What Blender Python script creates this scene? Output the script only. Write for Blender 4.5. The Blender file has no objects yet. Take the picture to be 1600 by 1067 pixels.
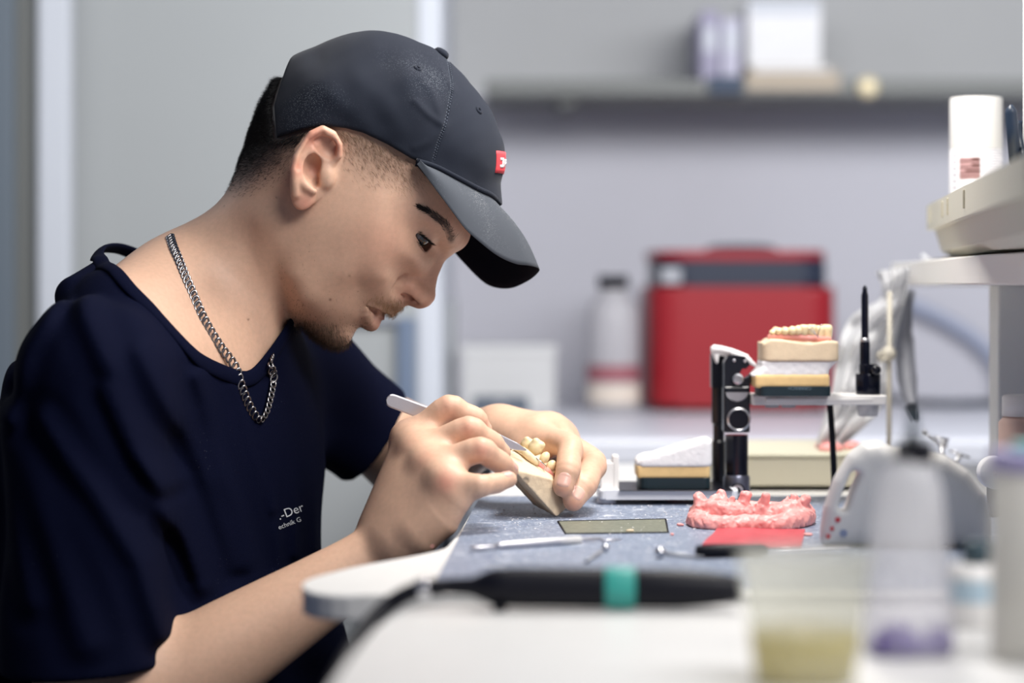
import bpy, bmesh, math, random, os
import numpy as np
from mathutils import Vector, Matrix

random.seed(7)
rng = np.random.default_rng(11)
F = 1600.0 * 85.0 / 36.0          # focal length in pixels of the 1600 px frame
HZ = 450.0                        # row of the eye-level line
TZ = 0.74                         # work surface height
ZC = TZ + 360.0 * 2.0 / F         # camera height
SC = bpy.context.scene
COL = SC.collection
PI = math.pi


def P(px, py, d):
    """world point that stands at depth d (metres) behind pixel px, py"""
    return np.array([(px - 800.0) * d / F, d, ZC - (py - HZ) * d / F])


def V(px, py, d):
    return Vector(P(px, py, d).tolist())


# ------------------------------------------------------------------ objects
def link(name, me, mat=None, parent=None):
    o = bpy.data.objects.new(name, me)
    COL.objects.link(o)
    if mat is not None and me is not None:
        if isinstance(mat, (list, tuple)):
            for m in mat:
                me.materials.append(m)
        else:
            me.materials.append(mat)
    if parent is not None:
        o.parent = parent
    return o


def tag(o, label=None, cat=None, group=None, kind=None):
    if label: o['label'] = label
    if cat: o['category'] = cat
    if group: o['group'] = group
    if kind: o['kind'] = kind
    return o


def empty(name, label, cat, loc=(0, 0, 0), group=None, rz=0.0):
    o = bpy.data.objects.new(name, None)
    COL.objects.link(o)
    o.location = loc
    o.rotation_euler = (0, 0, rz)
    o.empty_display_size = 0.05
    return tag(o, label, cat, group)


def mesh_np(name, v, f, smooth=True):
    me = bpy.data.meshes.new(name)
    v = np.asarray(v, dtype=np.float32)
    nv = len(v)
    f = np.asarray(f, dtype=np.int32)
    me.vertices.add(nv)
    me.vertices.foreach_set('co', v.ravel())
    n, k = f.shape
    me.loops.add(n * k)
    me.loops.foreach_set('vertex_index', f.ravel())
    me.polygons.add(n)
    me.polygons.foreach_set('loop_start', np.arange(0, n * k, k, dtype=np.int32))
    me.polygons.foreach_set('loop_total', np.full(n, k, dtype=np.int32))
    me.update(calc_edges=True)
    if smooth:
        me.polygons.foreach_set('use_smooth', np.ones(n, dtype=bool))
    me.validate()
    return me


def mesh_bm(name, bm, smooth=False):
    me = bpy.data.meshes.new(name)
    bmesh.ops.recalc_face_normals(bm, faces=bm.faces[:])
    if smooth:
        for f in bm.faces: f.smooth = True
    bm.to_mesh(me)
    bm.free()
    return me


def autosmooth(o, ang=40):
    me = o.data
    for p in me.polygons: p.use_smooth = True
    try:
        me.set_sharp_from_angle(angle=math.radians(ang))
    except Exception:
        pass
    return o


def NB():
    return bmesh.new()


def add_box(bm, lo, hi, bev=0.0, seg=2, rot=None, cen=None):
    lo = Vector(lo); hi = Vector(hi)
    r = bmesh.ops.create_cube(bm, size=1.0)
    vs = r['verts']
    c = (lo + hi) / 2
    s = hi - lo
    for v in vs:
        v.co = Vector((v.co.x * s.x, v.co.y * s.y, v.co.z * s.z))
    if bev > 0:
        es = list({e for v in vs for e in v.link_edges})
        rr = bmesh.ops.bevel(bm, geom=es, offset=bev, segments=seg, affect='EDGES', profile=0.5)
        vs = list({v for f in rr['faces'] for v in f.verts} | {v for v in vs if v.is_valid})
        seen = set(vs); st = list(vs)
        while st:
            v = st.pop()
            for e in v.link_edges:
                w = e.other_vert(v)
                if w not in seen:
                    seen.add(w); st.append(w)
        vs = list(seen)
    for v in vs:
        q = v.co
        if rot is not None: q = rot @ q
        v.co = q + c
    return vs


def add_lathe(bm, prof, org, axis=(0, 0, 1), seg=40, cap=True):
    """prof: list of (r, h) revolved about axis through org"""
    ax = Vector(axis).normalized()
    q = Vector((0, 0, 1)).rotation_difference(ax)
    org = Vector(org)
    rings = []
    for r, h in prof:
        ring = []
        for i in range(seg):
            a = 2 * PI * i / seg
            ring.append(bm.verts.new(org + q @ Vector((r * math.cos(a), r * math.sin(a), h))))
        rings.append(ring)
    for a, b in zip(rings[:-1], rings[1:]):
        for i in range(seg):
            j = (i + 1) % seg
            bm.faces.new((a[i], a[j], b[j], b[i]))
    if cap:
        if prof[0][0] > 1e-6: bm.faces.new(rings[0][::-1])
        if prof[-1][0] > 1e-6: bm.faces.new(rings[-1])
    return rings


def catmull(pts, n=8):
    pts = [np.asarray(p, float) for p in pts]
    if len(pts) < 3:
        return [pts[0] + (pts[1] - pts[0]) * t for t in np.linspace(0, 1, n + 1)]
    p = [2 * pts[0] - pts[1]] + pts + [2 * pts[-1] - pts[-2]]
    out = []
    for i in range(1, len(p) - 2):
        for k in range(n):
            t = k / n
            out.append(0.5 * (2 * p[i] + (p[i + 1] - p[i - 1]) * t + (2 * p[i - 1] - 5 * p[i] + 4 * p[i + 1] - p[i + 2]) * t * t
                              + (3 * p[i] - p[i - 1] - 3 * p[i + 1] + p[i + 2]) * t ** 3))
    out.append(pts[-1])
    return out


def add_tube(bm, pts, r, seg=12, cap=True, flat=1.0, up=(0, 0, 1)):
    """sweep a round (or flattened) section along pts; r scalar or list"""
    pts = [Vector([float(c) for c in p]) for p in pts]
    n = len(pts)
    rs = r if hasattr(r, '__len__') else [r] * n
    rings = []
    t0 = (pts[1] - pts[0]).normalized()
    u = Vector(up)
    u = (u - t0 * u.dot(t0))
    if u.length < 1e-4: u = t0.orthogonal()
    u.normalize()
    for i in range(n):
        t = (pts[min(i + 1, n - 1)] - pts[max(i - 1, 0)]).normalized()
        u = (u - t * u.dot(t)).normalized()
        w = t.cross(u)
        ring = []
        for k in range(seg):
            a = 2 * PI * k / seg
            ring.append(bm.verts.new(pts[i] + (u * math.sin(a) * flat + w * math.cos(a)) * rs[i]))
        rings.append(ring)
    for a, b in zip(rings[:-1], rings[1:]):
        for i in range(seg):
            j = (i + 1) % seg
            bm.faces.new((a[i], a[j], b[j], b[i]))
    if cap:
        bm.faces.new(rings[0][::-1]); bm.faces.new(rings[-1])
    return rings


def add_prism(bm, poly, z0, z1, bev=0.0, seg=2):
    """poly: list of (x, y); extruded from z0 to z1"""
    a = [bm.verts.new((x, y, z0)) for x, y in poly]
    b = [bm.verts.new((x, y, z1)) for x, y in poly]
    n = len(poly)
    fs = [bm.faces.new(a[::-1]), bm.faces.new(b)]
    for i in range(n):
        j = (i + 1) % n
        fs.append(bm.faces.new((a[i], a[j], b[j], b[i])))
    if bev > 0:
        es = [e for f in fs[:2] for e in f.edges]
        bmesh.ops.bevel(bm, geom=es, offset=bev, segments=seg, affect='EDGES', profile=0.5)


def round_poly(poly, rad, n=6):
    """round the corners of a 2-D polygon; rad scalar or list"""
    out = []
    m = len(poly)
    for i in range(m):
        p = Vector(poly[i]); a = Vector(poly[i - 1]); b = Vector(poly[(i + 1) % m])
        r = rad[i] if hasattr(rad, '__len__') else rad
        if r <= 0:
            out.append((p.x, p.y)); continue
        r1 = min(r, (a - p).length * 0.49, (b - p).length * 0.49)
        s = p + (a - p).normalized() * r1
        e = p + (b - p).normalized() * r1
        for k in range(n + 1):
            t = k / n
            q = s * (1 - t) ** 2 + p * 2 * t * (1 - t) + e * t * t
            out.append((q.x, q.y))
    return out


# ---------------------------------------------------------------- materials
def srgb(c):
    """0..255 sRGB to linear"""
    out = []
    for x in c:
        x = x / 255.0
        out.append(x / 12.92 if x <= 0.04045 else ((x + 0.055) / 1.055) ** 2.4)
    return tuple(out)


def mat(name, col=(0.8, 0.8, 0.8), rough=0.5, metal=0.0, noise=0.0, nscale=40.0, bump=0.0, bscale=200.0, trans=0.0, ior=1.45,
        sss=0.0, sssr=(0.01, 0.004, 0.002), coat=0.0, spec=0.5, alpha=1.0, sheen=0.0, vcol=None):
    m = bpy.data.materials.new(name)
    m.use_nodes = True
    nt = m.node_tree
    b = nt.nodes['Principled BSDF']
    b.inputs['Base Color'].default_value = (*col, 1)
    b.inputs['Roughness'].default_value = rough
    b.inputs['Metallic'].default_value = metal
    b.inputs['IOR'].default_value = ior
    b.inputs['Transmission Weight'].default_value = trans
    b.inputs['Specular IOR Level'].default_value = spec
    b.inputs['Coat Weight'].default_value = coat
    b.inputs['Alpha'].default_value = alpha
    if sheen:
        b.inputs['Sheen Weight'].default_value = sheen
        b.inputs['Sheen Roughness'].default_value = 0.5
    if sss > 0:
        b.inputs['Subsurface Weight'].default_value = sss
        b.inputs['Subsurface Radius'].default_value = (1.0, sssr[1] / sssr[0], sssr[2] / sssr[0])
        b.inputs['Subsurface Scale'].default_value = sssr[0]
    tc = nt.nodes.new('ShaderNodeTexCoord')
    src = None
    if vcol:
        a = nt.nodes.new('ShaderNodeVertexColor')
        a.layer_name = vcol
        src = a.outputs['Color']
        nt.links.new(src, b.inputs['Base Color'])
    if noise > 0:
        n = nt.nodes.new('ShaderNodeTexNoise')
        n.inputs['Scale'].default_value = nscale
        n.inputs['Detail'].default_value = 5
        nt.links.new(tc.outputs['Object'], n.inputs['Vector'])
        mx = nt.nodes.new('ShaderNodeMix'); mx.data_type = 'RGBA'; mx.blend_type = 'MULTIPLY'
        mx.inputs['Factor'].default_value = 1.0
        rp = nt.nodes.new('ShaderNodeMapRange')
        rp.inputs['From Min'].default_value = 0.3; rp.inputs['From Max'].default_value = 0.7
        rp.inputs['To Min'].default_value = 1 - noise; rp.inputs['To Max'].default_value = 1 + noise * 0.4
        nt.links.new(n.outputs['Fac'], rp.inputs['Value'])
        if src: nt.links.new(src, mx.inputs['A'])
        else: mx.inputs['A'].default_value = (*col, 1)
        nt.links.new(rp.outputs['Result'], mx.inputs['B'])
        nt.links.new(mx.outputs['Result'], b.inputs['Base Color'])
    if bump > 0:
        n2 = nt.nodes.new('ShaderNodeTexNoise')
        n2.inputs['Scale'].default_value = bscale
        n2.inputs['Detail'].default_value = 4
        nt.links.new(tc.outputs['Object'], n2.inputs['Vector'])
        bp = nt.nodes.new('ShaderNodeBump')
        bp.inputs['Strength'].default_value = bump
        bp.inputs['Distance'].default_value = 0.001
        nt.links.new(n2.outputs['Fac'], bp.inputs['Height'])
        nt.links.new(bp.outputs['Normal'], b.inputs['Normal'])
    return m


# --------------------------------------------------- implicit surface toolkit
def smin(a, b, k):
    if k <= 0: return np.minimum(a, b)
    h = np.maximum(k - np.abs(a - b), 0.0) / k
    return np.minimum(a, b) - h * h * k * 0.25


def smax(a, b, k):
    return -smin(-a, -b, k)


class Field:
    """ordered list of implicit shapes, each with a bounding sphere for culling"""

    def __init__(self):
        self.ops = []

    def add(self, op, fn, c, r, k):
        self.ops.append((op, fn, np.asarray(c, float), float(r), float(k)))

    def cone(self, a, b, ra, rb, k=0.004, op='u'):
        a = np.asarray(a, float); b = np.asarray(b, float)
        ba = b - a
        L2 = max(float(ba @ ba), 1e-12)

        def fn(p):
            q = p - a
            t = np.clip(q @ ba / L2, 0, 1)
            return np.linalg.norm(q - t[:, None] * ba, axis=1) - (ra + (rb - ra) * t)
        self.add(op, fn, (a + b) / 2, math.sqrt(L2) / 2 + max(ra, rb), k)

    def chain(self, pts, rs, k=0.004, op='u'):
        """one continuous tube through pts"""
        A = np.asarray(pts, float); rs = np.asarray(rs, float)
        c = (A.max(0) + A.min(0)) / 2
        R = np.linalg.norm(A - c, axis=1).max() + rs.max()

        def fn(p):
            out = np.full(len(p), 1e9)
            for i in range(len(A) - 1):
                ba = A[i + 1] - A[i]
                q = p - A[i]
                t = np.clip(q @ ba / max(float(ba @ ba), 1e-12), 0, 1)
                out = np.minimum(out, np.linalg.norm(q - t[:, None] * ba, axis=1) - (rs[i] + (rs[i + 1] - rs[i]) * t))
            return out
        self.add(op, fn, c, R, k)

    def limb(self, a, b, ts, rs, k=0.02, op='u'):
        """straight limb whose thickness follows a smooth profile"""
        a = np.asarray(a, float); b = np.asarray(b, float); ba = b - a
        L2 = float(ba @ ba)
        pts = [np.array([t, r]) for t, r in zip(ts, rs)]
        pr = np.array(catmull(pts, 12))

        def fn(p):
            q = p - a
            t = np.clip(q @ ba / L2, 0, 1)
            return np.linalg.norm(q - t[:, None] * ba, axis=1) - np.interp(t, pr[:, 0], pr[:, 1])
        self.add(op, fn, (a + b) / 2, math.sqrt(L2) / 2 + max(rs), k)

    def ell(self, c, r, R=None, k=0.004, op='u'):
        c = np.asarray(c, float); r = np.asarray(r, float)
        R = np.eye(3) if R is None else np.asarray(R, float)     # rows are the local axes

        def fn(p):
            q = (p - c) @ R.T
            k0 = np.linalg.norm(q / r, axis=1)
            k1 = np.linalg.norm(q / (r * r), axis=1)
            return k0 * (k0 - 1.0) / np.maximum(k1, 1e-9)
        self.add(op, fn, c, r.max() * (1.3 if r.max() > 0.05 else 1.1), k)

    def sub(self, c, r):
        """the part of the field that matters within r of c"""
        o = Field()
        c = np.asarray(c, float)
        o.ops = [q for q in self.ops if np.linalg.norm(c - q[2]) - q[3] - r < q[4] * 1.4 + 0.008]
        return o

    def auto(self, p):
        if len(p) == 0: return np.zeros(0)
        c = p.mean(0)
        return self.eval(p, c, np.linalg.norm(p - c, axis=1).max())

    def eval(self, p, c=None, h=None):
        acc = np.full(len(p), 1.0)
        for op, fn, pc, pr, k in self.ops:
            if c is not None and np.linalg.norm(c - pc) - pr - h > k * 1.4 + 0.008:
                if op != 'i':
                    continue
            d = fn(p)
            if op == 'u': acc = smin(acc, d, k)
            elif op == 's': acc = smax(acc, -d, k)
            else: acc = smax(acc, d, k)
        return acc


def surface_nets(fld, lo, hi, h, nb=20, slack=1.7):
    lo = np.asarray(lo, float); hi = np.asarray(hi, float)
    nblk = np.ceil((hi - lo) / (h * nb)).astype(int)
    bs = h * nb
    I = np.stack(np.meshgrid(*[np.arange(n) for n in nblk], indexing='ij'), -1).reshape(-1, 3)
    cen = lo + (I + 0.5) * bs
    half = bs * math.sqrt(3) / 2
    # coarse pass in chunks, hierarchical culling by chunk
    vals = np.empty(len(I))
    for s in range(0, len(I), 20000):
        vals[s:s + 20000] = fld.eval(cen[s:s + 20000])
    act = I[np.abs(vals) < half * slack]
    g = np.arange(nb + 1)
    G = np.stack(np.meshgrid(g, g, g, indexing='ij'), -1).reshape(-1, 3)
    N = nblk * nb + 1
    sx, sy = int(N[1] * N[2]), int(N[2])
    cid_all, pos_all, edge_all = [], [], []
    corner = [(0, 0, 0), (1, 0, 0), (0, 1, 0), (1, 1, 0), (0, 0, 1), (1, 0, 1), (0, 1, 1), (1, 1, 1)]
    edges = [(0, 1), (2, 3), (4, 5), (6, 7), (0, 2), (1, 3), (4, 6), (5, 7), (0, 4), (1, 5), (2, 6), (3, 7)]
    for b in act:
        base = b * nb
        pts = lo + (base + G) * h
        c = lo + (base + nb / 2) * h
        v = fld.eval(pts, c, half).reshape(nb + 1, nb + 1, nb + 1)
        if v.min() > 0 or v.max() < 0: continue
        cv = [v[i:nb + i, j:nb + j, k:nb + k] for (i, j, k) in corner]
        mn = np.minimum.reduce(cv); mx = np.maximum.reduce(cv)
        idx = np.argwhere((mn < 0) & (mx >= 0))
        if len(idx) == 0: continue
        cv = np.stack([x[idx[:, 0], idx[:, 1], idx[:, 2]] for x in cv], 1)
        acc = np.zeros((len(idx), 3)); cnt = np.zeros(len(idx))
        for a, e in edges:
            va, ve = cv[:, a], cv[:, e]
            m = (va < 0) != (ve < 0)
            t = np.where(m, va / np.where(m, va - ve, 1), 0)
            pa = np.array(corner[a], float); pe = np.array(corner[e], float)
            acc += np.where(m[:, None], pa + t[:, None] * (pe - pa), 0)
            cnt += m
        gi = base + idx
        pos_all.append(lo + (gi + acc / cnt[:, None]) * h)
        cid_all.append(gi[:, 0] * sx + gi[:, 1] * sy + gi[:, 2])
        s0 = cv[:, 0] < 0
        edge_all.append(np.stack([s0, (s0 != (cv[:, 1] < 0)), (s0 != (cv[:, 2] < 0)), (s0 != (cv[:, 4] < 0))], 1))
    pos = np.concatenate(pos_all); cid = np.concatenate(cid_all); ed = np.concatenate(edge_all)
    o = np.argsort(cid)
    pos, cid, ed = pos[o], cid[o], ed[o]
    st = [sx, sy, 1]
    faces = []
    for ax in range(3):
        m = ed[:, ax + 1]
        c0 = cid[m]; s0 = ed[m, 0]
        u, w = st[(ax + 1) % 3], st[(ax + 2) % 3]
        q = np.stack([c0, c0 - u, c0 - u - w, c0 - w], 1)
        ix = np.searchsorted(cid, q)
        ix = np.minimum(ix, len(cid) - 1)
        ok = (cid[ix] == q).all(1)
        ix = ix[ok]; s0 = s0[ok]
        ix = np.where(s0[:, None], ix, ix[:, ::-1])
        faces.append(ix)
    f = np.concatenate(faces)
    return pos, f


def nets_project(fld, pos, it=1, eps=2e-4, maxstep=1e-3):
    """pull net vertices onto the zero surface"""
    for _ in range(it):
        order = np.lexsort(np.floor(pos / 0.03).astype(int).T)
        key = np.floor(pos / 0.03).astype(int)[order]
        br = np.flatnonzero(np.any(np.diff(key, axis=0) != 0, axis=1)) + 1
        for grp in np.split(order, br):
            p = pos[grp]
            c = p.mean(0); hh = np.linalg.norm(p - c, axis=1).max() + 0.002
            f0 = fld.eval(p, c, hh)
            gr = np.stack([fld.eval(p + np.eye(3)[i] * eps, c, hh) - f0 for i in range(3)], 1) / eps
            g2 = np.maximum((gr * gr).sum(1), 0.05)
            stp = -(f0 / g2)[:, None] * gr
            L = np.linalg.norm(stp, axis=1)
            stp *= np.minimum(1, maxstep / np.maximum(L, 1e-9))[:, None]
            pos[grp] = p + stp
    return pos


def smooth_pos(v, f, it=1, lam=0.5):
    e = np.concatenate([f[:, [0, 1]], f[:, [1, 2]], f[:, [2, 3]], f[:, [3, 0]]])
    for _ in range(it):
        acc = np.zeros_like(v); cnt = np.zeros(len(v))
        for a, b in ((0, 1), (1, 0)):
            for ax in range(3):
                acc[:, ax] += np.bincount(e[:, a], weights=v[e[:, b], ax], minlength=len(v))
            cnt += np.bincount(e[:, a], minlength=len(v))
        v = v + lam * (acc / np.maximum(cnt, 1)[:, None] - v)
    return v


def set_color(me, name, col):
    at = me.color_attributes.new(name, 'FLOAT_COLOR', 'POINT')
    c = np.ones((len(me.vertices), 4), dtype=np.float32)
    c[:, :3] = col
    at.data.foreach_set('color', c.ravel())


class TPS:
    """thin-plate spline through scattered 2-D control values"""

    def __init__(self, pts, val, reg=0.0):
        self.p = np.asarray(pts, float)
        n = len(self.p)
        K = self.ker(self.p)
        A = np.zeros((n + 3, n + 3))
        A[:n, :n] = K + reg * np.eye(n)
        A[:n, n] = 1; A[:n, n + 1:] = self.p
        A[n:, :n] = A[:n, n:].T
        self.w = np.linalg.solve(A, np.concatenate([np.asarray(val, float), np.zeros(3)]))

    def ker(self, q):
        d2 = ((q[:, None, :] - self.p[None]) ** 2).sum(-1)
        return 0.5 * d2 * np.log(np.maximum(d2, 1e-12))

    def __call__(self, q):
        return self.ker(q) @ self.w[:-3] + self.w[-3] + q @ self.w[-2:]


class Grid2:
    """a TPS baked on a regular grid with bilinear lookup"""

    def __init__(self, f, lo, hi, st):
        self.lo = np.asarray(lo, float); self.st = st
        n = np.ceil((np.asarray(hi) - self.lo) / st).astype(int) + 1
        xs = self.lo[0] + np.arange(n[0]) * st
        ys = self.lo[1] + np.arange(n[1]) * st
        X, Y = np.meshgrid(xs, ys, indexing='ij')
        q = np.stack([X.ravel(), Y.ravel()], 1)
        out = np.empty(len(q))
        for s in range(0, len(q), 20000): out[s:s + 20000] = f(q[s:s + 20000])
        self.g = out.reshape(n)
        self.gx, self.gy = np.gradient(self.g, st)

    def look(self, u, v, arrs):
        n = self.g.shape
        x = np.clip((u - self.lo[0]) / self.st, 0, n[0] - 1.001)
        y = np.clip((v - self.lo[1]) / self.st, 0, n[1] - 1.001)
        i = x.astype(int); j = y.astype(int)
        fx = x - i; fy = y - j
        r = []
        for a in arrs:
            r.append(a[i, j] * (1 - fx) * (1 - fy) + a[i + 1, j] * fx * (1 - fy) + a[i, j + 1] * (1 - fx) * fy + a[i + 1, j + 1] * fx * fy)
        return r
# =================================================================== PERSON
DH = 2.03                                   # depth of the head's mid-plane
PXM = DH / F                                # metres per pixel on that plane


def hu(p):
    """orthographic head-plane coordinates of world points"""
    return 800 + p[:, 0] / PXM, HZ - (p[:, 2] - ZC) / PXM, (p[:, 1] - DH) * 1000.0


def ctrl(lst):
    """photo points lying w mm in front of the mid-plane -> head-plane points and w"""
    a = np.array(lst, float)
    k = (DH - a[:, 2] / 1000.0) / DH
    return np.stack([800 + (a[:, 0] - 800) * k, HZ + (a[:, 1] - HZ) * k], 1), a[:, 2]


def ring(outline, off):
    """points pushed outwards from a closed outline"""
    o = np.array(outline, float)
    t = np.roll(o, -1, 0) - np.roll(o, 1, 0)
    n = np.stack([t[:, 1], -t[:, 0]], 1)
    n /= np.linalg.norm(n, axis=1)[:, None]
    area = 0.5 * np.sum(o[:, 0] * np.roll(o[:, 1], -1) - np.roll(o[:, 0], -1) * o[:, 1])
    if area < 0: n = -n
    return o + n * off


def relief(outline, inner, R0=36.0):
    """square of the half width (mm^2) over the head plane"""
    q, w = ctrl(inner)
    o = np.array(outline, float)
    pts = np.concatenate([q, o, ring(outline, 14), ring(outline, 60)])
    val = np.concatenate([w * w, np.zeros(len(o)), np.full(len(o), -2 * R0 * 7.5), np.full(len(o), -2 * R0 * 40)])
    t = TPS(pts, val, reg=20.0)
    lo = o.min(0) - 90; hi = o.max(0) + 90
    return Grid2(t, lo, hi, 1.0)


def relief_fn(G, lim=None):
    s = PXM * 1000.0

    def fn(p):
        u, v, y = hu(p)
        g, gx, gy = G.look(u, v, (G.g, G.gx, G.gy))
        fv = y * y - g
        d = fv / (np.sqrt(4 * y * y + (gx * gx + gy * gy) / (s * s)) + 12.0)
        return d / 1000.0
    return fn


def poly_sd(poly, q):
    """signed distance (negative inside) of points q to a polygon"""
    poly = np.asarray(poly, float)
    d = np.full(len(q), 1e18); inside = np.zeros(len(q), bool)
    for a, b in zip(poly, np.roll(poly, -1, 0)):
        e = b - a
        w = q - a
        t = np.clip((w @ e) / max(e @ e, 1e-12), 0, 1)
        d = np.minimum(d, ((w - t[:, None] * e) ** 2).sum(1))
        c = (a[1] <= q[:, 1]) != (b[1] <= q[:, 1])
        with np.errstate(divide='ignore', invalid='ignore'):
            x = a[0] + (q[:, 1] - a[1]) / (b[1] - a[1]) * e[0]
        inside ^= c & (q[:, 0] < x)
    d = np.sqrt(d)
    return np.where(inside, -d, d)


def line_d(poly, q):
    poly = np.asarray(poly, float)
    d = np.full(len(q), 1e18)
    for a, b in zip(poly[:-1], poly[1:]):
        e = b - a; w = q - a
        t = np.clip((w @ e) / max(e @ e, 1e-12), 0, 1)
        d = np.minimum(d, ((w - t[:, None] * e) ** 2).sum(1))
    return np.sqrt(d)


HEAD_OUT = [(728, 363), (716, 378), (698, 394), (678, 417), (656, 443), (637, 466), (622, 481), (607, 488), (590, 493), (573, 503), (558, 513),
            (551, 520), (546, 529), (538, 537), (522, 540), (500, 531), (474, 508), (440, 468), (398, 425), (368, 370), (360, 310), (370, 268),
            (386, 228), (402, 188), (425, 145), (456, 108), (500, 80), (548, 66), (590, 62), (640, 72), (685, 97), (722, 134), (748, 180),
            (760, 230), (758, 280), (746, 325)]
HEAD_IN = [(500, 130, 62), (560, 105, 50), (640, 120, 50), (700, 180, 44), (560, 170, 74), (640, 200, 66), (700, 250, 53), (735, 300, 33),
           (490, 262, 74), (520, 220, 75), (440, 240, 64), (408, 235, 46), (450, 180, 60), (395, 285, 46), (440, 320, 62), (400, 345, 56),
           (560, 250, 74), (600, 262, 71), (640, 282, 65), (655, 310, 60), (690, 318, 50), (703, 340, 41), (662, 330, 55), (690, 348, 42),
           (712, 362, 24), (600, 310, 71), (560, 320, 73), (612, 350, 67), (633, 372, 57), (638, 396, 51), (652, 404, 40), (664, 410, 27),
           (560, 380, 69), (600, 405, 61), (606, 434, 48), (617, 452, 28), (628, 464, 15), (628, 442, 21), (638, 424, 26), (620, 430, 35), (573, 478, 31), (588, 480, 24), (602, 484, 14),
           (540, 430, 61), (520, 400, 66), (562, 448, 48), (552, 475, 39), (543, 497, 31), (562, 500, 21), (552, 516, 10), (537, 524, 16),
           (500, 450, 58), (480, 420, 63), (470, 380, 67), (480, 340, 71), (520, 350, 72), (503, 488, 44), (517, 513, 28), (470, 470, 52),
           (450, 430, 58), (500, 522, 22), (638, 352, 55), (650, 358, 48), (664, 374, 35), (668, 357, 40), (680, 366, 31), (678, 388, 18), (660, 390, 36)]

# ---- the cap's own relief
CAP_OUT = [(784, 335), (783, 285), (788, 262), (789, 244), (787, 225), (779, 203), (770, 178), (755, 155), (735, 130), (712, 105), (680, 77),
           (655, 66), (630, 56), (610, 51), (585, 48), (562, 49.5), (542, 54), (520, 61), (497, 71), (472, 81), (447, 95), (424, 130), (408, 165),
           (398, 200), (395, 235), (420, 290), (500, 310), (600, 330), (700, 350)]
CAP_IN = [(500, 130, 69), (560, 110, 62), (640, 120, 62), (700, 180, 56), (560, 170, 80), (620, 215, 77), (680, 240, 67), (650, 250, 72),
          (700, 262, 62), (740, 285, 45), (762, 262, 36), (768, 300, 26), (430, 170, 50), (480, 180, 76), (740, 205, 45), (670, 100, 34),
          (585, 72, 38), (500, 95, 40), (540, 200, 80), (600, 225, 77), (520, 240, 80), (450, 240, 70), (600, 280, 75), (690, 310, 62),
          (744, 315, 42), (725, 240, 56), (660, 170, 70), (620, 150, 72), (600, 100, 52)]
CAP_EDGE = [(432, 215, 60), (470, 203, 72), (505, 196, 78), (540, 200, 79), (567, 207, 79), (605, 225, 76), (642, 247, 73), (679, 262, 66),
            (711, 278, 57), (745, 296, 42), (767, 306, 28), (781, 321, 0)]

fast = False


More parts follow.
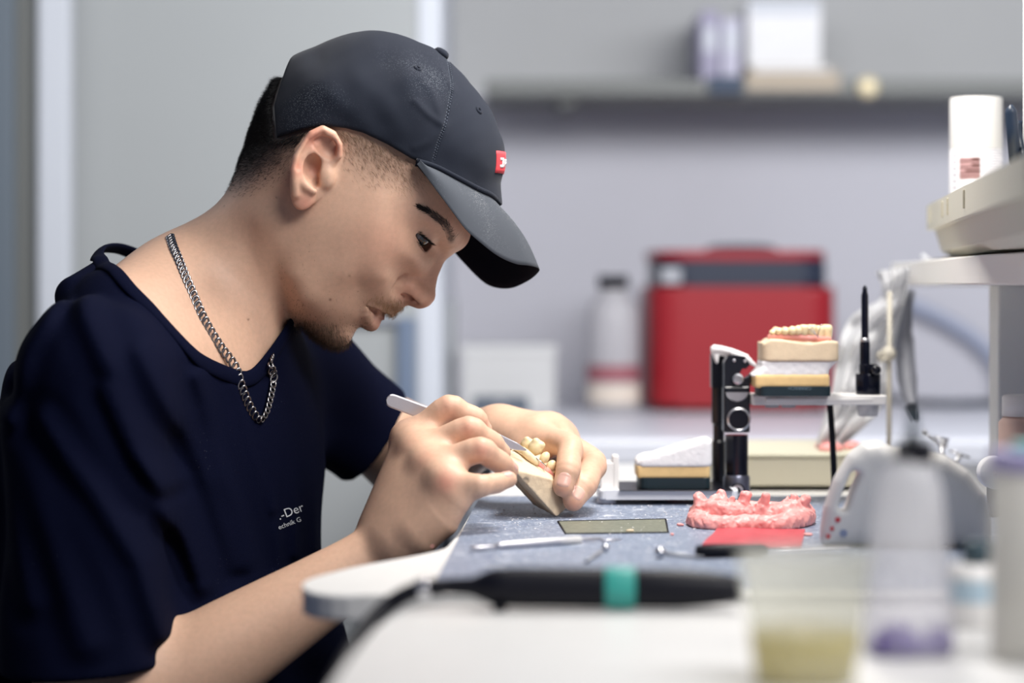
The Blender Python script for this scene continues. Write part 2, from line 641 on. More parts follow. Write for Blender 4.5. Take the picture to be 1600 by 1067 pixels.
def build_fields():
    B = Field()
    HG = relief(HEAD_OUT, HEAD_IN)
    B.add('u', relief_fn(HG), P(560, 290, DH), 0.165, 0.002)
    w = lambda px, py, mm: P(px, py, DH - mm / 1000.0)
    # neck
    B.chain([w(462, 335, 0), w(372, 422, -4), w(312, 490, -6)], [0.052, 0.053, 0.061], 0.010)
    B.cone(w(440, 345, 46), w(392, 560, 16), 0.011, 0.009, 0.016)          # sternomastoid
    # brow, nose
    for sg in (1, -1):
        B.chain([w(664, 338, 44 * sg), w(688, 348, 33 * sg), w(700, 356, 23 * sg), w(707, 366, 11 * sg), w(709, 368, 0)],
                [0.005, 0.0058, 0.0065, 0.0068, 0.0065], 0.016)
    B.chain([w(692, 393, 0), w(684, 404, 0), w(672, 428, 0), w(661, 459, 0)], [0.0046, 0.0050, 0.0066, 0.0098], 0.009)
    B.cone(w(661, 461, 0), w(659.5, 464, 0), 0.0097, 0.0092, 0.003)
    for sg in (1, -1):
        B.chain([w(629, 446, 12.5 * sg), w(641, 450, 12 * sg), w(653, 461, 8.8 * sg)], [0.0070, 0.0081, 0.0070], 0.005)     # wing
        B.chain([w(630, 430, 22 * sg), w(620, 438, 26 * sg), w(616.5, 449, 27.5 * sg), (w(620, 459, 24 * sg))], [0.0010, 0.0018, 0.0018, 0.0010], 0.006, op='s')
    B.cone(w(653, 472, 0), w(634, 466, 0), 0.0046, 0.0050, 0.004)
    B.cone(w(620, 477, 0), w(607, 483, 0), 0.0050, 0.0060, 0.006)           # upper lip above the mouth
    for sg in (1, -1):
        B.chain([w(625, 456, 17 * sg), w(638, 463.5, 13.5 * sg), w(650, 473, 9.5 * sg)], [0.0012, 0.0034, 0.0024], 0.0014, op='s')
        B.cone(w(640, 466, 10 * sg), w(648, 462, 6 * sg), 0.0028, 0.0026, 0.002, op='s')
    # lips
    for sg in (1, -1):
        B.chain([w(603, 487, 0), w(598, 484, 9 * sg), w(588, 480, 18 * sg), w(574, 475, 26 * sg)], [0.0046, 0.0045, 0.0036, 0.002], 0.006)
        B.chain([w(580, 504, 0), w(576, 499.5, 10 * sg), w(572, 489, 22 * sg), w(570, 483, 26 * sg)], [0.0060, 0.0056, 0.0034, 0.0015], 0.006)
    mo, _ = ctrl([(572, 477, 26), (590, 484.5, 20), (610, 493.0, 8), (611, 505, 4), (595, 500.5, 8), (585, 491, 18), (574, 480, 26)])

    def mouth(p):
        u, v, y = hu(p)
        d2 = poly_sd(mo, np.stack([u, v], 1)) * PXM
        ws = np.interp(u, [574, 590, 606], [30, 22, 4])
        return np.maximum(d2, (ws - 9 - np.abs(y)) / 1000.0)
    B.add('s', mouth, w(590, 490, 0), 0.04, 0.0012)
    B.ell(w(527, 518, 0), (0.0085, 0.016, 0.0085), k=0.012)                  # chin
    # eye lids and opening
    for sg in (1, -1):
        ec = w(652, 362, 30 * sg)
        B.ell(ec, (0.0136,) * 3, k=0.008)
        ca = w(640.5, 352.6, 43 * sg)
        a1, a2 = math.radians(40.5), math.radians(61)
        n1 = np.array([math.sin(a1), 0, math.cos(a1)])     # above upper lid plane
        n2 = np.array([-math.sin(a2), 0, -math.cos(a2)])

        def opening(p, ec=ec, ca=ca, n1=n1, n2=n2):
            q = p - ca
            d = np.maximum(q @ n1, q @ n2)
            r = np.linalg.norm(p - ec, axis=1)
            return np.maximum(np.maximum(d, r - 0.0176), 0.0119 - r)
        B.add('s', opening, ec, 0.019, 0.0006)
    # ears
    for sg in (1, -1):
        e = lambda px, py, mm: w(px, py, mm * sg)
        B.ell(e(488, 262, 79), (0.0165, 0.0052, 0.033), R=rot_ear(sg), k=0.006)
        B.ell(e(474, 306, 82), (0.009, 0.0042, 0.0115), R=rot_ear(sg), k=0.004)      # lobe
        hel = [(520, 252, 78), (529, 243, 80), (528, 226, 82.5), (519, 211, 84.5), (504, 203.5, 86.5), (488, 211, 88.5), (475.5, 228, 90), (464.5, 246, 91.5),
               (460, 265, 92), (460.5, 285, 90.5), (462, 303, 87)]
        B.chain([e(*h) for h in hel], [0.0024, 0.0031, 0.0037, 0.0040, 0.0040, 0.0039, 0.0037, 0.0035, 0.0034, 0.0034, 0.0038], 0.0035)
        B.chain([e(470, 282, 87), e(469.5, 266, 88.5), e(477, 247, 87.5), (e(487, 234, 85.5))], [0.0024, 0.0028, 0.003, 0.0032], 0.005)
        B.chain([e(477, 247, 87), e(494, 243, 84), e(508, 246, 80)], [0.0026, 0.0024, 0.0018], 0.004)
        B.chain([e(470, 282, 87), e(479, 292, 87), e(489, 298, 85)], [0.0026, 0.003, 0.0026], 0.005)
        B.ell(e(489, 262, 85.5), (0.0078, 0.0125, 0.0112), k=0.0025, op='s')           # concha
        B.ell(e(494, 279, 85), (0.0045, 0.0120, 0.0080), k=0.0025, op='s')
        B.ell(e(513, 232, 85), (0.0066, 0.0072, 0.0084), k=0.0035, op='s')           # triangular hollow
        B.chain([e(503, 212, 90), e(487, 222, 91.5), e(475, 241, 93), e(467.5, 262, 94)], [0.0022, 0.0027, 0.0026, 0.002], 0.003, op='s')   # scapha
        B.ell(e(511, 275, 78.5), (0.0052, 0.0042, 0.0085), k=0.007)                    # tragus
    return B, HG


def rot_ear(sg):
    """rows: local axes of the ear disc (length of the disc along z'), leaning back and flaring away"""
    up = np.array([0.30, 0.0, 1.0]); up /= np.linalg.norm(up)
    out = np.array([0.32, -1.0 * sg, -0.1]); out -= up * (out @ up); out /= np.linalg.norm(out)
    sd = np.cross(up, out)
    return np.stack([sd, out, up])
# ------------------------------------------------------------ body and hands
TH = math.radians(25)
TF = np.array([math.cos(TH), -math.sin(TH), 0.0])       # chest direction
TR = np.array([-math.sin(TH), -math.cos(TH), 0.0])      # his right side
TU = np.array([0, 0, 1.0])
RT = np.stack([TF, TR, TU])

SHO_N, ELB_N, WRI_N = P(138, 592, 1.86), P(165, 1135, 1.86), P(600, 862, 1.90)
SHO_F, ELB_F, WRI_F = P(478, 592, 2.2), P(650, 718, 2.25), P(772, 676, 2.10)

# right hand: joints from knuckle to tip (px, py, depth, radius in mm)
R_IDX = [(638, 685, 1.952, 11.5), (701, 637, 1.945, 10.4), (742, 654, 1.95, 9.3), (754, 671, 1.955, 7.8)]
R_MID = [(653, 704, 1.925, 11.5), (732, 671, 1.915, 10.6), (768, 692, 1.925, 9.3), (783, 707, 1.932, 7.8)]
R_RNG = [(671, 728, 1.897, 11.3), (750, 703, 1.885, 10.2), (782, 723, 1.898, 8.9), (796, 735, 1.908, 7.2)]
R_PNK = [(697, 754, 1.873, 10.6), (748, 759, 1.862, 9.0), (775, 755, 1.872, 7.9), (795, 749, 1.88, 6.4)]
R_THB = [(625, 800, 1.945, 13), (655, 745, 1.985, 11), (706, 708, 1.985, 9.5), (752, 690, 1.972, 8.4)]
# left hand
L_IDX = [(838, 678, 2.065, 12), (890, 698, 2.02, 10.8), (888, 733, 1.992, 10.2), (880, 760, 1.985, 8.6)]
L_MID = [(858, 676, 2.085, 12), (927, 723, 2.045, 11.2), (914, 757, 2.005, 10.6), (896, 782, 1.992, 8.8)]
L_RNG = [(872, 688, 2.098, 11), (926, 730, 2.072, 9.6), (916, 756, 2.045, 8.8), (900, 774, 2.028, 7.8)]
L_PNK = [(872, 702, 2.105, 10), (908, 736, 2.088, 8.4), (902, 758, 2.066, 7.4), (890, 772, 2.052, 6.6)]
L_THB = [(800, 690, 2.085, 12.5), (818, 708, 2.06, 11.0), (822, 728, 2.045, 9.5), (824, 744, 2.04, 8.2)]


def jt(j):
    return P(j[0], j[1], j[2])


def finger(B, js, k=0.006, knuck=True):
    pts = [jt(j) for j in js]; rs = [j[3] / 1000 for j in js]
    # gentle waist on every phalanx, fuller at the joints, a soft rounded tip
    pp, rr = [], []
    for i in range(len(pts) - 1):
        pp.append(pts[i]); rr.append(rs[i] * (1.02 if i else 1.0))
        pp.append(pts[i] * 0.5 + pts[i + 1] * 0.5); rr.append((rs[i] + rs[i + 1]) / 2 * 0.97)
    pp.append(pts[-1]); rr.append(rs[-1])
    pp2 = catmull(pp, 3); rr2 = np.interp(np.linspace(0, 1, len(pp2)), np.linspace(0, 1, len(rr)), rr)
    B.chain(pp2, rr2, k)


def hand(B, wr, fingers, thumb, back, kk):
    """palm of metacarpals between the wrist and the knuckles"""
    n = len(fingers)
    car = [wr + (jt(f[0]) - wr) * 0.22 + (jt(f[0]) - jt(fingers[1][0])) * 0.30 for f in fingers]
    for i, f in enumerate(fingers):
        B.cone(car[i], jt(f[0]), 0.0150, f[0][3] / 1000 * 0.98, 0.018)
        finger(B, f)
    for i in range(n - 1):                                   # flesh between the metacarpals
        a = (car[i] + car[i + 1]) / 2 - back * 0.003
        b = (jt(fingers[i][0]) + jt(fingers[i + 1][0])) / 2 + back * 0.0015
        B.cone(a, b, 0.0145, 0.0112, 0.018)
    for i in range(n - 1):                                   # webs
        f, g = fingers[i], fingers[i + 1]
        a = jt(f[0]) * 0.62 + jt(f[1]) * 0.38; b = jt(g[0]) * 0.62 + jt(g[1]) * 0.38
        B.cone(a - back * 0.003, b - back * 0.003, 0.0075, 0.0075, 0.008)
    for f in fingers:                                        # knuckle heads
        B.ell(jt(f[0]) + back * 0.0026, (0.0088,) * 3, k=0.014)
    tb = jt(thumb[0])
    B.cone(wr + (tb - wr) * 0.3, tb, 0.014, 0.0135, 0.016)
    B.cone(tb, jt(thumb[1]), 0.0135, thumb[1][3] / 1000, 0.012)
    finger(B, thumb[1:], 0.008)


def build_body():
    B, HG = build_fields()
    TB = Field(); TB.ops = list(B.ops[1:3])
    n0 = len(B.ops)
    # trunk
    c = P(296, 720, 2.03)
    B.ell(c, (0.088, 0.150, 0.19), R=RT, k=0.03)
    B.ell(np.array([-0.30, 2.045, 0.60]), (0.100, 0.148, 0.17), R=RT, k=0.05)
    B.ell(np.array([-0.325, 2.05, 0.50]), (0.105, 0.155, 0.09), R=RT, k=0.05)
    nb = P(290, 535, 2.03)
    B.cone(nb, SHO_N + np.array([0.012, 0.02, 0.0]), 0.050, 0.050, 0.03)
    B.cone(nb + np.array([-0.01, 0.03, -0.015]), SHO_F + np.array([0, 0, -0.01]), 0.046, 0.046, 0.03)
    B.cone(P(270, 455, 2.00), P(180, 500, 1.93), 0.026, 0.036, 0.03)          # trapezius
    B.cone(P(270, 445, 2.08), P(330, 510, 2.14), 0.026, 0.030, 0.03)
    # near arm
    B.cone(SHO_N, ELB_N, 0.049, 0.042, 0.02)
    B.cone(SHO_F, ELB_F, 0.045, 0.037, 0.02)
    TB.ops += B.ops[n0:]
    fa = WRI_N - ELB_N
    B.limb(ELB_N, WRI_N, [0, 0.1, 0.25, 0.42, 0.6, 0.75, 0.9, 1], [0.041, 0.0425, 0.0425, 0.0395, 0.0345, 0.0300, 0.0262, 0.0255], 0.03)
    # far arm
    fb = WRI_F - ELB_F
    B.limb(ELB_F, WRI_F, [0, 0.15, 0.3, 0.5, 0.7, 0.85, 1], [0.036, 0.0375, 0.0375, 0.034, 0.029, 0.0255, 0.0235], 0.03)
    # hands
    hand(B, WRI_N, [R_IDX, R_MID, R_RNG, R_PNK], R_THB, np.array([-0.25, -0.85, 0.45]), 0)
    am, sm_ = jt(R_MID[0]) - WRI_N, jt(R_IDX[0]) - jt(R_PNK[0])
    e1 = am / np.linalg.norm(am); n_ = np.cross(e1, sm_); n_ /= np.linalg.norm(n_)
    if n_ @ np.array([-0.25, -0.85, 0.45]) < 0: n_ = -n_
    e2 = np.cross(n_, e1)
    kc = (jt(R_IDX[0]) + jt(R_PNK[0])) / 2
    Rh = np.stack([e1, e2, n_])
    B.ell(WRI_N * 0.62 + kc * 0.38 + n_ * 0.004, (0.036, 0.029, 0.0165), R=Rh, k=0.014)      # back of the hand
    B.ell(WRI_N * 0.28 + kc * 0.72 + n_ * 0.002, (0.026, 0.035, 0.0125), R=Rh, k=0.012)
    B.chain([P(660, 838, 1.868), P(690, 812, 1.868), P(712, 785, 1.865)], [0.0125, 0.014, 0.0105], 0.014)   # little-finger side of the palm
    hand(B, WRI_F, [L_IDX, L_MID, L_RNG, L_PNK], L_THB, np.array([0.35, 0.2, 0.9]), 0)
    B.cone(P(805, 682, 2.075), P(845, 700, 2.05), 0.012, 0.010, 0.014)       # web of the thumb
    return B, HG, TB


NAILS = []      # (centre, axis along finger, normal, half width, half length)


def nail(js, out, wd=0.0064, ln=0.0068, back=0.0025):
    """a nail on the last phalanx: out = outward direction"""
    a, b = jt(js[-2]), jt(js[-1])
    ax = (b - a) / np.linalg.norm(b - a)
    n = np.asarray(out, float); n = n - ax * (n @ ax); n /= np.linalg.norm(n)
    NAILS.append((b - ax * back, ax, n, js[-1][3] / 1000, wd, ln))


nail(L_IDX, (-0.12, -1, 0.15)); nail(L_MID, (-0.10, -1, 0.12))
nail(R_PNK, (0.05, -0.55, 0.9), wd=0.0045, ln=0.005); nail(R_RNG, (0.75, -0.35, 0.55), wd=0.0048, ln=0.005)
# ------------------------------------------------ things worn, hair and skin
def finish_mesh(fld, lo, hi, h, proj=1, sm=0):
    v, f = surface_nets(fld, lo, hi, h)
    if sm: v = smooth_pos(v, f, sm)
    if proj: v = nets_project(fld, v, proj)
    return v, f


def march(fld, org, direc, t0, t1, n=160, off=0.0):
    """first crossing of the field along rays org + t*direc (arrays)"""
    org = np.atleast_2d(org); direc = np.atleast_2d(direc)
    res = np.full(len(org), np.nan)
    ts = np.linspace(t0, t1, n)
    prev = None
    for t in ts:
        val = fld.eval(org + direc * t) - off
        if prev is not None:
            m = np.isnan(res) & (prev > 0) & (val <= 0)
            if m.any():
                res[m] = (t - (ts[1] - ts[0]) * (val[m] / (val[m] - prev[m])))
        prev = val
    return res


def cam_ray(px, py):
    d = np.stack([(np.asarray(px, float) - 800) / F, np.ones(np.size(px)), -(np.asarray(py, float) - HZ) / F], 1)
    return np.array([0, 0, ZC]), d          # parameter = depth


def grad(fld, p, e=3e-4):
    g = np.stack([fld.eval(p + np.eye(3)[i] * e) - fld.eval(p - np.eye(3)[i] * e) for i in range(3)], 1)
    return g / np.maximum(np.linalg.norm(g, axis=1), 1e-12)[:, None]


def edge_hp(lst):
    q, w = ctrl(lst)
    return q


# ---------------------------------------------------------------- the cap
CAP_FOLDS = [([(655, 120), (672, 138), (684, 165), (692, 190)], 60, 0.9, 7), ([(650, 160), (670, 180), (693, 196)], 62, 1.1, 6),
             ([(690, 105), (700, 125), (708, 140)], 45, 0.8, 5), ([(560, 120), (600, 160), (630, 205)], 74, 0.9, 16),
             ([(520, 150), (560, 190), (600, 215)], 78, 1.0, 14), ([(690, 205), (672, 222), (650, 232)], 66, 0.8, 7)]
SEAM1 = [(699, 90, 12), (703, 112, 30), (706, 135, 44), (702, 160, 53), (695, 195, 61), (685, 222, 66), (677, 250, 68)]
SEAM2 = [(684, 88, 10), (640, 110, 50), (580, 140, 70), (530, 165, 78), (480, 192, 76)]


def build_cap():
    C = Field()
    G = relief(CAP_OUT, CAP_IN)
    base = relief_fn(G)
    poly = np.array([(460, 84), (444, 120), (436, 165), (430, 205)] + [], float)
    e = edge_hp(CAP_EDGE)
    poly = np.concatenate([np.array([(462, 60), (446, 125), (436, 170)], float), e, np.array([(800, 326), (830, 250), (800, 120), (700, 20), (560, 10)], float)])
    EG = Grid2(lambda q: poly_sd(poly, q), (380, 0), (850, 380), 1.0)
    fl = []
    for pl, w, amp, sg in CAP_FOLDS:
        q, _ = ctrl([(a, b, w) for a, b in pl])
        fl.append((Grid2(lambda z, q=q: line_d(q, z), (380, 0), (850, 380), 2.0), amp, sg))
    s1 = ctrl(SEAM1)[0]; s2 = ctrl(SEAM2)[0]
    SG = Grid2(lambda q: line_d(s1, q), (380, 0), (850, 380), 1.0)

    def crown(p):
        u, v, y = hu(p)
        d = base(p)
        for g, amp, sg in fl:
            r, = g.look(u, v, (g.g,))
            d = d - amp / 1000 * np.exp(-(r / sg) ** 2) * (y < 0)
        r, = SG.look(u, v, (SG.g,))
        d = d + 0.0010 * np.exp(-(r / 1.6) ** 2)
        d = d + 0.00015 * np.sin(u * 0.13 + v * 0.07) * np.sin(v * 0.11 - u * 0.03)
        ed, = EG.look(u, v, (EG.g,))
        return smax(d, ed * PXM, 0.003)
    C.add('u', crown, P(610, 190, DH), 0.17, 0.001)
    return C, G


def brim_mesh():
    near_j = [(650, 254, 74), (679, 263, 68), (711, 279, 58.5), (745, 297, 43.5), (767, 307.5, 27.5), (780, 320.5, 0)]
    out_n = [(652, 256, 77), (677, 290, 81), (706, 329, 82), (728, 358, 80), (752.5, 380, 72), (779, 400, 56), (806, 412, 36), (829, 415, 17), (843, 420, -4)]
    out_f = [(843, 420, -4), (838, 429, -24), (823, 440, -42), (799, 450, -58), (774, 449, -69), (755, 440, -75), (731, 417, -80), (706, 388, -82), (680, 345, -81), (655, 280, -76)]
    w = lambda a: P(a[0], a[1], DH - a[2] / 1000)
    J = catmull([w(a) for a in near_j], 8)
    far = [(x[0], 2 * DH - x[1], x[2]) for x in J[::-1]]
    J = J + [np.array(x) for x in far[1:]]
    O = catmull([w(a) for a in out_n + out_f[1:]], 8)

    def resample(C, n):
        C = np.array(C); L = np.concatenate([[0], np.cumsum(np.linalg.norm(np.diff(C, axis=0), axis=1))]); L /= L[-1]
        t = np.linspace(0, 1, n)
        return np.stack([np.interp(t, L, C[:, i]) for i in range(3)], 1)
    # the tip of the brim faces the middle of the seam
    n = 49
    Jn, On = resample(J, 2 * n - 1), None
    k = int(np.argmax(np.array(O)[:, 0]))
    On = np.concatenate([resample(O[:k + 1], n), resample(O[k:], n)[1:]])
    m = 16
    top = np.zeros((2 * n - 1, m, 3))
    for j in range(m):
        t = j / (m - 1)
        top[:, j] = Jn * (1 - t) + On * t
    gx = np.gradient(top, axis=0); gy = np.gradient(top, axis=1)
    nr = np.cross(gx, gy); nr /= np.maximum(np.linalg.norm(nr, axis=2), 1e-9)[..., None]
    nr = nr * (1 if nr[n, m // 2, 2] > 0 else -1)
    s = np.linspace(0, 1, m)
    bulge = 0.004 * np.sin(PI * s)
    top = top + nr * bulge[None, :, None]
    bot = top - nr * (0.0032 * np.minimum(1, (1.02 - s) * 6))[None, :, None]
    V_ = np.concatenate([top.reshape(-1, 3), bot.reshape(-1, 3)])
    N = 2 * n - 1
    f = []
    idx = lambda i, j, b: b * N * m + i * m + j
    for i in range(N - 1):
        for j in range(m - 1):
            f.append((idx(i, j, 0), idx(i + 1, j, 0), idx(i + 1, j + 1, 0), idx(i, j + 1, 0)))
            f.append((idx(i, j, 1), idx(i, j + 1, 1), idx(i + 1, j + 1, 1), idx(i + 1, j, 1)))
        f.append((idx(i, m - 1, 0), idx(i + 1, m - 1, 0), idx(i + 1, m - 1, 1), idx(i, m - 1, 1)))
        f.append((idx(i, 0, 0), idx(i, 0, 1), idx(i + 1, 0, 1), idx(i + 1, 0, 0)))
    return V_, np.array(f), top, nr, Jn


def surf_pt(fld, px, py, lo=1.85, hi=2.3, off=0.0):
    o, d = cam_ray([px], [py])
    t = march(fld, np.repeat(o[None], 1, 0), d, lo, hi, 200)
    return (o + d[0] * (t[0] - off)) if not np.isnan(t[0]) else None


# ---------------------------------------------------------------- the shirt
NK_C = np.array([-0.274, 2.000, 0.913]); NK_N = np.array([0.646, -0.024, 0.763]); NK_N /= np.linalg.norm(NK_N)
NK_Y = np.array([0, 1.0, 0]) - NK_N * NK_N[1]; NK_Y /= np.linalg.norm(NK_Y); NK_F = np.cross(NK_Y, NK_N)
NK_A, NK_B = 0.078, 0.119          # half sizes front-back and side to side
HEM_N = P(128, 1046, 1.845); HEM_ND = (ELB_N - SHO_N) / np.linalg.norm(ELB_N - SHO_N)
HEM_F = P(578, 690, 2.225); HEM_FD = (ELB_F - SHO_F) / np.linalg.norm(ELB_F - SHO_F)
SH_FOLDS = [([(168, 470), (215, 560), (262, 690), (300, 800), (330, 900)], 5.0, 16), ([(120, 640), (200, 745), (262, 850), (292, 960)], 5.0, 15),
            ([(255, 545), (300, 640), (345, 760), (375, 880)], 3.0, 15), ([(322, 585), (345, 690), (380, 800), (400, 900)], 3.2, 12),
            ([(372, 600), (392, 700), (420, 800)], 2.4, 9), ([(210, 600), (250, 690), (290, 740)], 3.5, 12), ([(60, 640), (130, 800), (190, 960)], 4.5, 20),
            ([(446, 650), (447, 760), (450, 880)], 2.6, 7), ([(478, 650), (477, 760), (480, 880)], 2.4, 7), ([(424, 740), (425, 830), (430, 900)], 2.4, 8),
            ([(15, 560), (60, 720), (110, 900)], 4.0, 18), ([(130, 470), (95, 540), (70, 640)], 4.0, 14)]


def shirt_outer(TB):
    S = Field()
    zs = np.array([0.40, 0.50, 0.60, 0.70, 0.78, 0.83, 0.87, 0.90])
    cx = np.array([-0.322, -0.318, -0.309, -0.302, -0.298, -0.295, -0.291, -0.288])
    cy = np.array([2.045, 2.042, 2.038, 2.034, 2.03, 2.03, 2.03, 2.03])
    af = np.array([0.185, 0.185, 0.172, 0.120, 0.113, 0.104, 0.092, 0.075])
    br = np.array([0.180, 0.178, 0.176, 0.178, 0.182, 0.178, 0.160, 0.130])

    def loft(p):
        z = p[:, 2]
        x0 = np.interp(z, zs, cx); y0 = np.interp(z, zs, cy); a = np.interp(z, zs, af); b = np.interp(z, zs, br)
        q = np.stack([p[:, 0] - x0, p[:, 1] - y0], 1)
        qf = q @ TF[:2] / a; qr = q @ TR[:2] / b
        k = (np.abs(qf) ** 2.3 + np.abs(qr) ** 2.3) ** (1 / 2.3)
        d = (k - 1) * np.minimum(a, b)
        return smax(smax(d, z - 0.905, 0.06), 0.42 - z, 0.01)
    S.add('u', loft, (-0.29, 2.03, 0.66), 0.36, 0.03)
    nb = P(290, 535, 2.03)
    S.cone(nb, SHO_N + np.array([0.008, 0.01, 0.0]), 0.056, 0.055, 0.035)
    S.cone(nb + np.array([-0.01, 0.03, -0.015]), SHO_F + np.array([0, 0, -0.01]), 0.052, 0.050, 0.035)
    S.chain([P(120, 462, 1.93), P(168, 432, 1.97), P(196, 424, 2.03), P(225, 420, 2.09), P(262, 440, 2.13)], [0.018, 0.016, 0.015, 0.014, 0.016], 0.03)   # the back of the neck line stands off
    # sleeves
    S.chain([SHO_N, SHO_N + (HEM_N - SHO_N) * 0.5, HEM_N, HEM_N + HEM_ND * 0.05], [0.056, 0.061, 0.062, 0.062], 0.03)
    S.chain([SHO_F, SHO_F + (HEM_F - SHO_F) * 0.6, HEM_F, HEM_F + HEM_FD * 0.05], [0.048, 0.045, 0.0435, 0.0435], 0.03)
    gs = []
    for pl, amp, sg in SH_FOLDS:
        q = np.array(pl, float)
        q = 800 + (q - 800) * 1.0 if False else q
        gs.append((Grid2(lambda z, q=q: line_d(q, z), (-80, 380), (660, 1180), 4.0), amp, sg))

    def folds(p):
        u = 800 + p[:, 0] / (1.95 / F); v = HZ - (p[:, 2] - ZC) / (1.95 / F)
        out = np.zeros(len(p))
        for g, amp, sg in gs:
            r, = g.look(u, v, (g.g,))
            out += 1.0 * amp / 1000 * (np.exp(-(r / sg) ** 2) - 0.55 * np.exp(-((r - 1.9 * sg) / sg) ** 2))
        out *= np.clip((2.08 - p[:, 1]) / 0.05, 0, 1)
        # drapes of the far sleeve and a slight general unevenness
        out += 0.0018 * np.sin(p[:, 2] * 60 + p[:, 0] * 45) * np.clip((p[:, 1] - 2.1) / 0.05, 0, 1)
        out += 0.0012 * np.sin(p[:, 0] * 55 + 1.3) * np.sin(p[:, 2] * 37 + p[:, 1] * 30)
        return out
    memo = [None, None]

    def outer(p):
        if memo[0] is p: return memo[1]
        d = smin(S.auto(p) - folds(p), TB.auto(p) - 0.0045, 0.004)
        memo[0] = p; memo[1] = d
        return d
    S2 = Field()
    S2.add('u', outer, (-0.27, 2.03, 0.7), 0.45, 0.001)
    return S2


def neck_loop(SO):
    """the neck opening as a closed curve in the plane NK_F, NK_Y through NK_C"""
    near = [(168, 405), (181, 416), (207, 444), (235, 471), (262, 503), (297, 541), (325, 561), (359, 575), (392, 580)]
    o, d = cam_ray([p[0] for p in near], [p[1] for p in near])
    t = march(SO, np.repeat(o[None], len(near), 0), d, 1.7, 2.2, 260)
    pts = [o + d[i] * t[i] for i in range(len(near)) if not np.isnan(t[i])]
    pts += [P(404, 560, 2.01), P(408, 538, 2.04), P(398, 500, 2.08), P(370, 455, 2.11), P(320, 410, 2.13), P(250, 388, 2.12), P(195, 390, 2.09), P(160, 396, 2.04), P(156, 400, 2.0)]
    Q = np.array(pts) - NK_C
    L = np.stack([Q @ NK_F, Q @ NK_Y], 1)
    L = np.array(catmull([x for x in L] + [L[0]], 6))[:-1]
    return L


def shirt_field(TB, SO):
    T = Field()
    T.add('u', SO.ops[0][1], (-0.27, 2.03, 0.7), 0.45, 0.001)

    loop = neck_loop(SO)
    LG = Grid2(lambda q: poly_sd(loop, q), loop.min(0) - 0.03, loop.max(0) + 0.03, 0.0015)

    def hole(p):
        q = p - NK_C
        h = q @ NK_N
        r, = LG.look(q @ NK_F, q @ NK_Y, (LG.g,))
        return np.maximum(r, -h - 0.09)
    T.add('s', hole, NK_C, 0.3, 0.004)

    def hem(c, d, rad):
        c = np.array(c)
        return lambda p: np.maximum(-(p - c) @ d, np.linalg.norm(p - c, axis=1) - rad)
    T.add('s', hem(HEM_N, HEM_ND, 0.10), HEM_N, 0.10, 0.003)
    T.add('s', hem(HEM_F, HEM_FD, 0.085), HEM_F, 0.085, 0.003)
    # the room between cloth and arm inside both sleeves
    T.cone(HEM_N - HEM_ND * 0.09, HEM_N + HEM_ND * 0.06, 0.043, 0.0525, 0.004, op='s')
    T.cone(HEM_F - HEM_FD * 0.07, HEM_F + HEM_FD * 0.05, 0.036, 0.0385, 0.004, op='s')
    # hollow: leave the cloth and what hugs the skin
    def hollow(p):
        return np.maximum(TB.auto(p) + 0.0015, SO.ops[0][1](p) + 0.006)
    T.add('s', hollow, (-0.27, 2.03, 0.7), 0.5, 0.0)
    return T


# ------------------------------------------------------------------ strands
def strands(name, roots, dirs, length, rad, bend=None, parent=None, material=None):
    """short tapering hairs: three-sided spikes with one bend"""
    n = len(roots)
    d = dirs / np.linalg.norm(dirs, axis=1)[:, None]
    a = np.cross(d, np.array([0.3, 0.9, 0.2])); a /= np.linalg.norm(a, axis=1)[:, None]
    b = np.cross(d, a)
    bend = np.zeros_like(d) if bend is None else bend
    L = np.broadcast_to(length, (n,))[:, None]; R = np.broadcast_to(rad, (n,))[:, None]
    lv = []
    for s, rr in ((0.0, 1.0), (0.55, 0.75)):
        c = roots + d * L * s + bend * L * s * s
        for k in range(3):
            an = 2 * PI * k / 3
            lv.append(c + (a * math.cos(an) + b * math.sin(an)) * R * rr)
    tip = roots + d * L + bend * L
    v = np.stack(lv + [tip], 1).reshape(-1, 3)
    base = np.arange(n)[:, None] * 7
    tri = []
    for k in range(3):
        j = (k + 1) % 3
        tri += [(k, j, 3 + j), (k, 3 + j, 3 + k), (3 + k, 3 + j, 6)]
    f = (base[:, None, :] + np.array(tri)[None]).reshape(-1, 3)
    return link(name, mesh_np(name, v, f), material, parent)


def sample_faces(v, f, dens, n):
    """n random points on quads weighted by area and a per-vertex density"""
    a, b, c, d = (v[f[:, i]] for i in range(4))
    ar = 0.5 * np.linalg.norm(np.cross(c - a, d - b), axis=1)
    w = ar * dens[f].mean(1)
    w = np.maximum(w, 0)
    idx = rng.choice(len(f), size=n, p=w / w.sum())
    s = rng.random((n, 1)); t = rng.random((n, 1))
    p = (a[idx] * (1 - s) + b[idx] * s) * (1 - t) + (d[idx] * (1 - s) + c[idx] * s) * t
    nr = np.cross(c - a, d - b)[idx]
    nr /= np.maximum(np.linalg.norm(nr, axis=1), 1e-12)[:, None]
    return p, nr


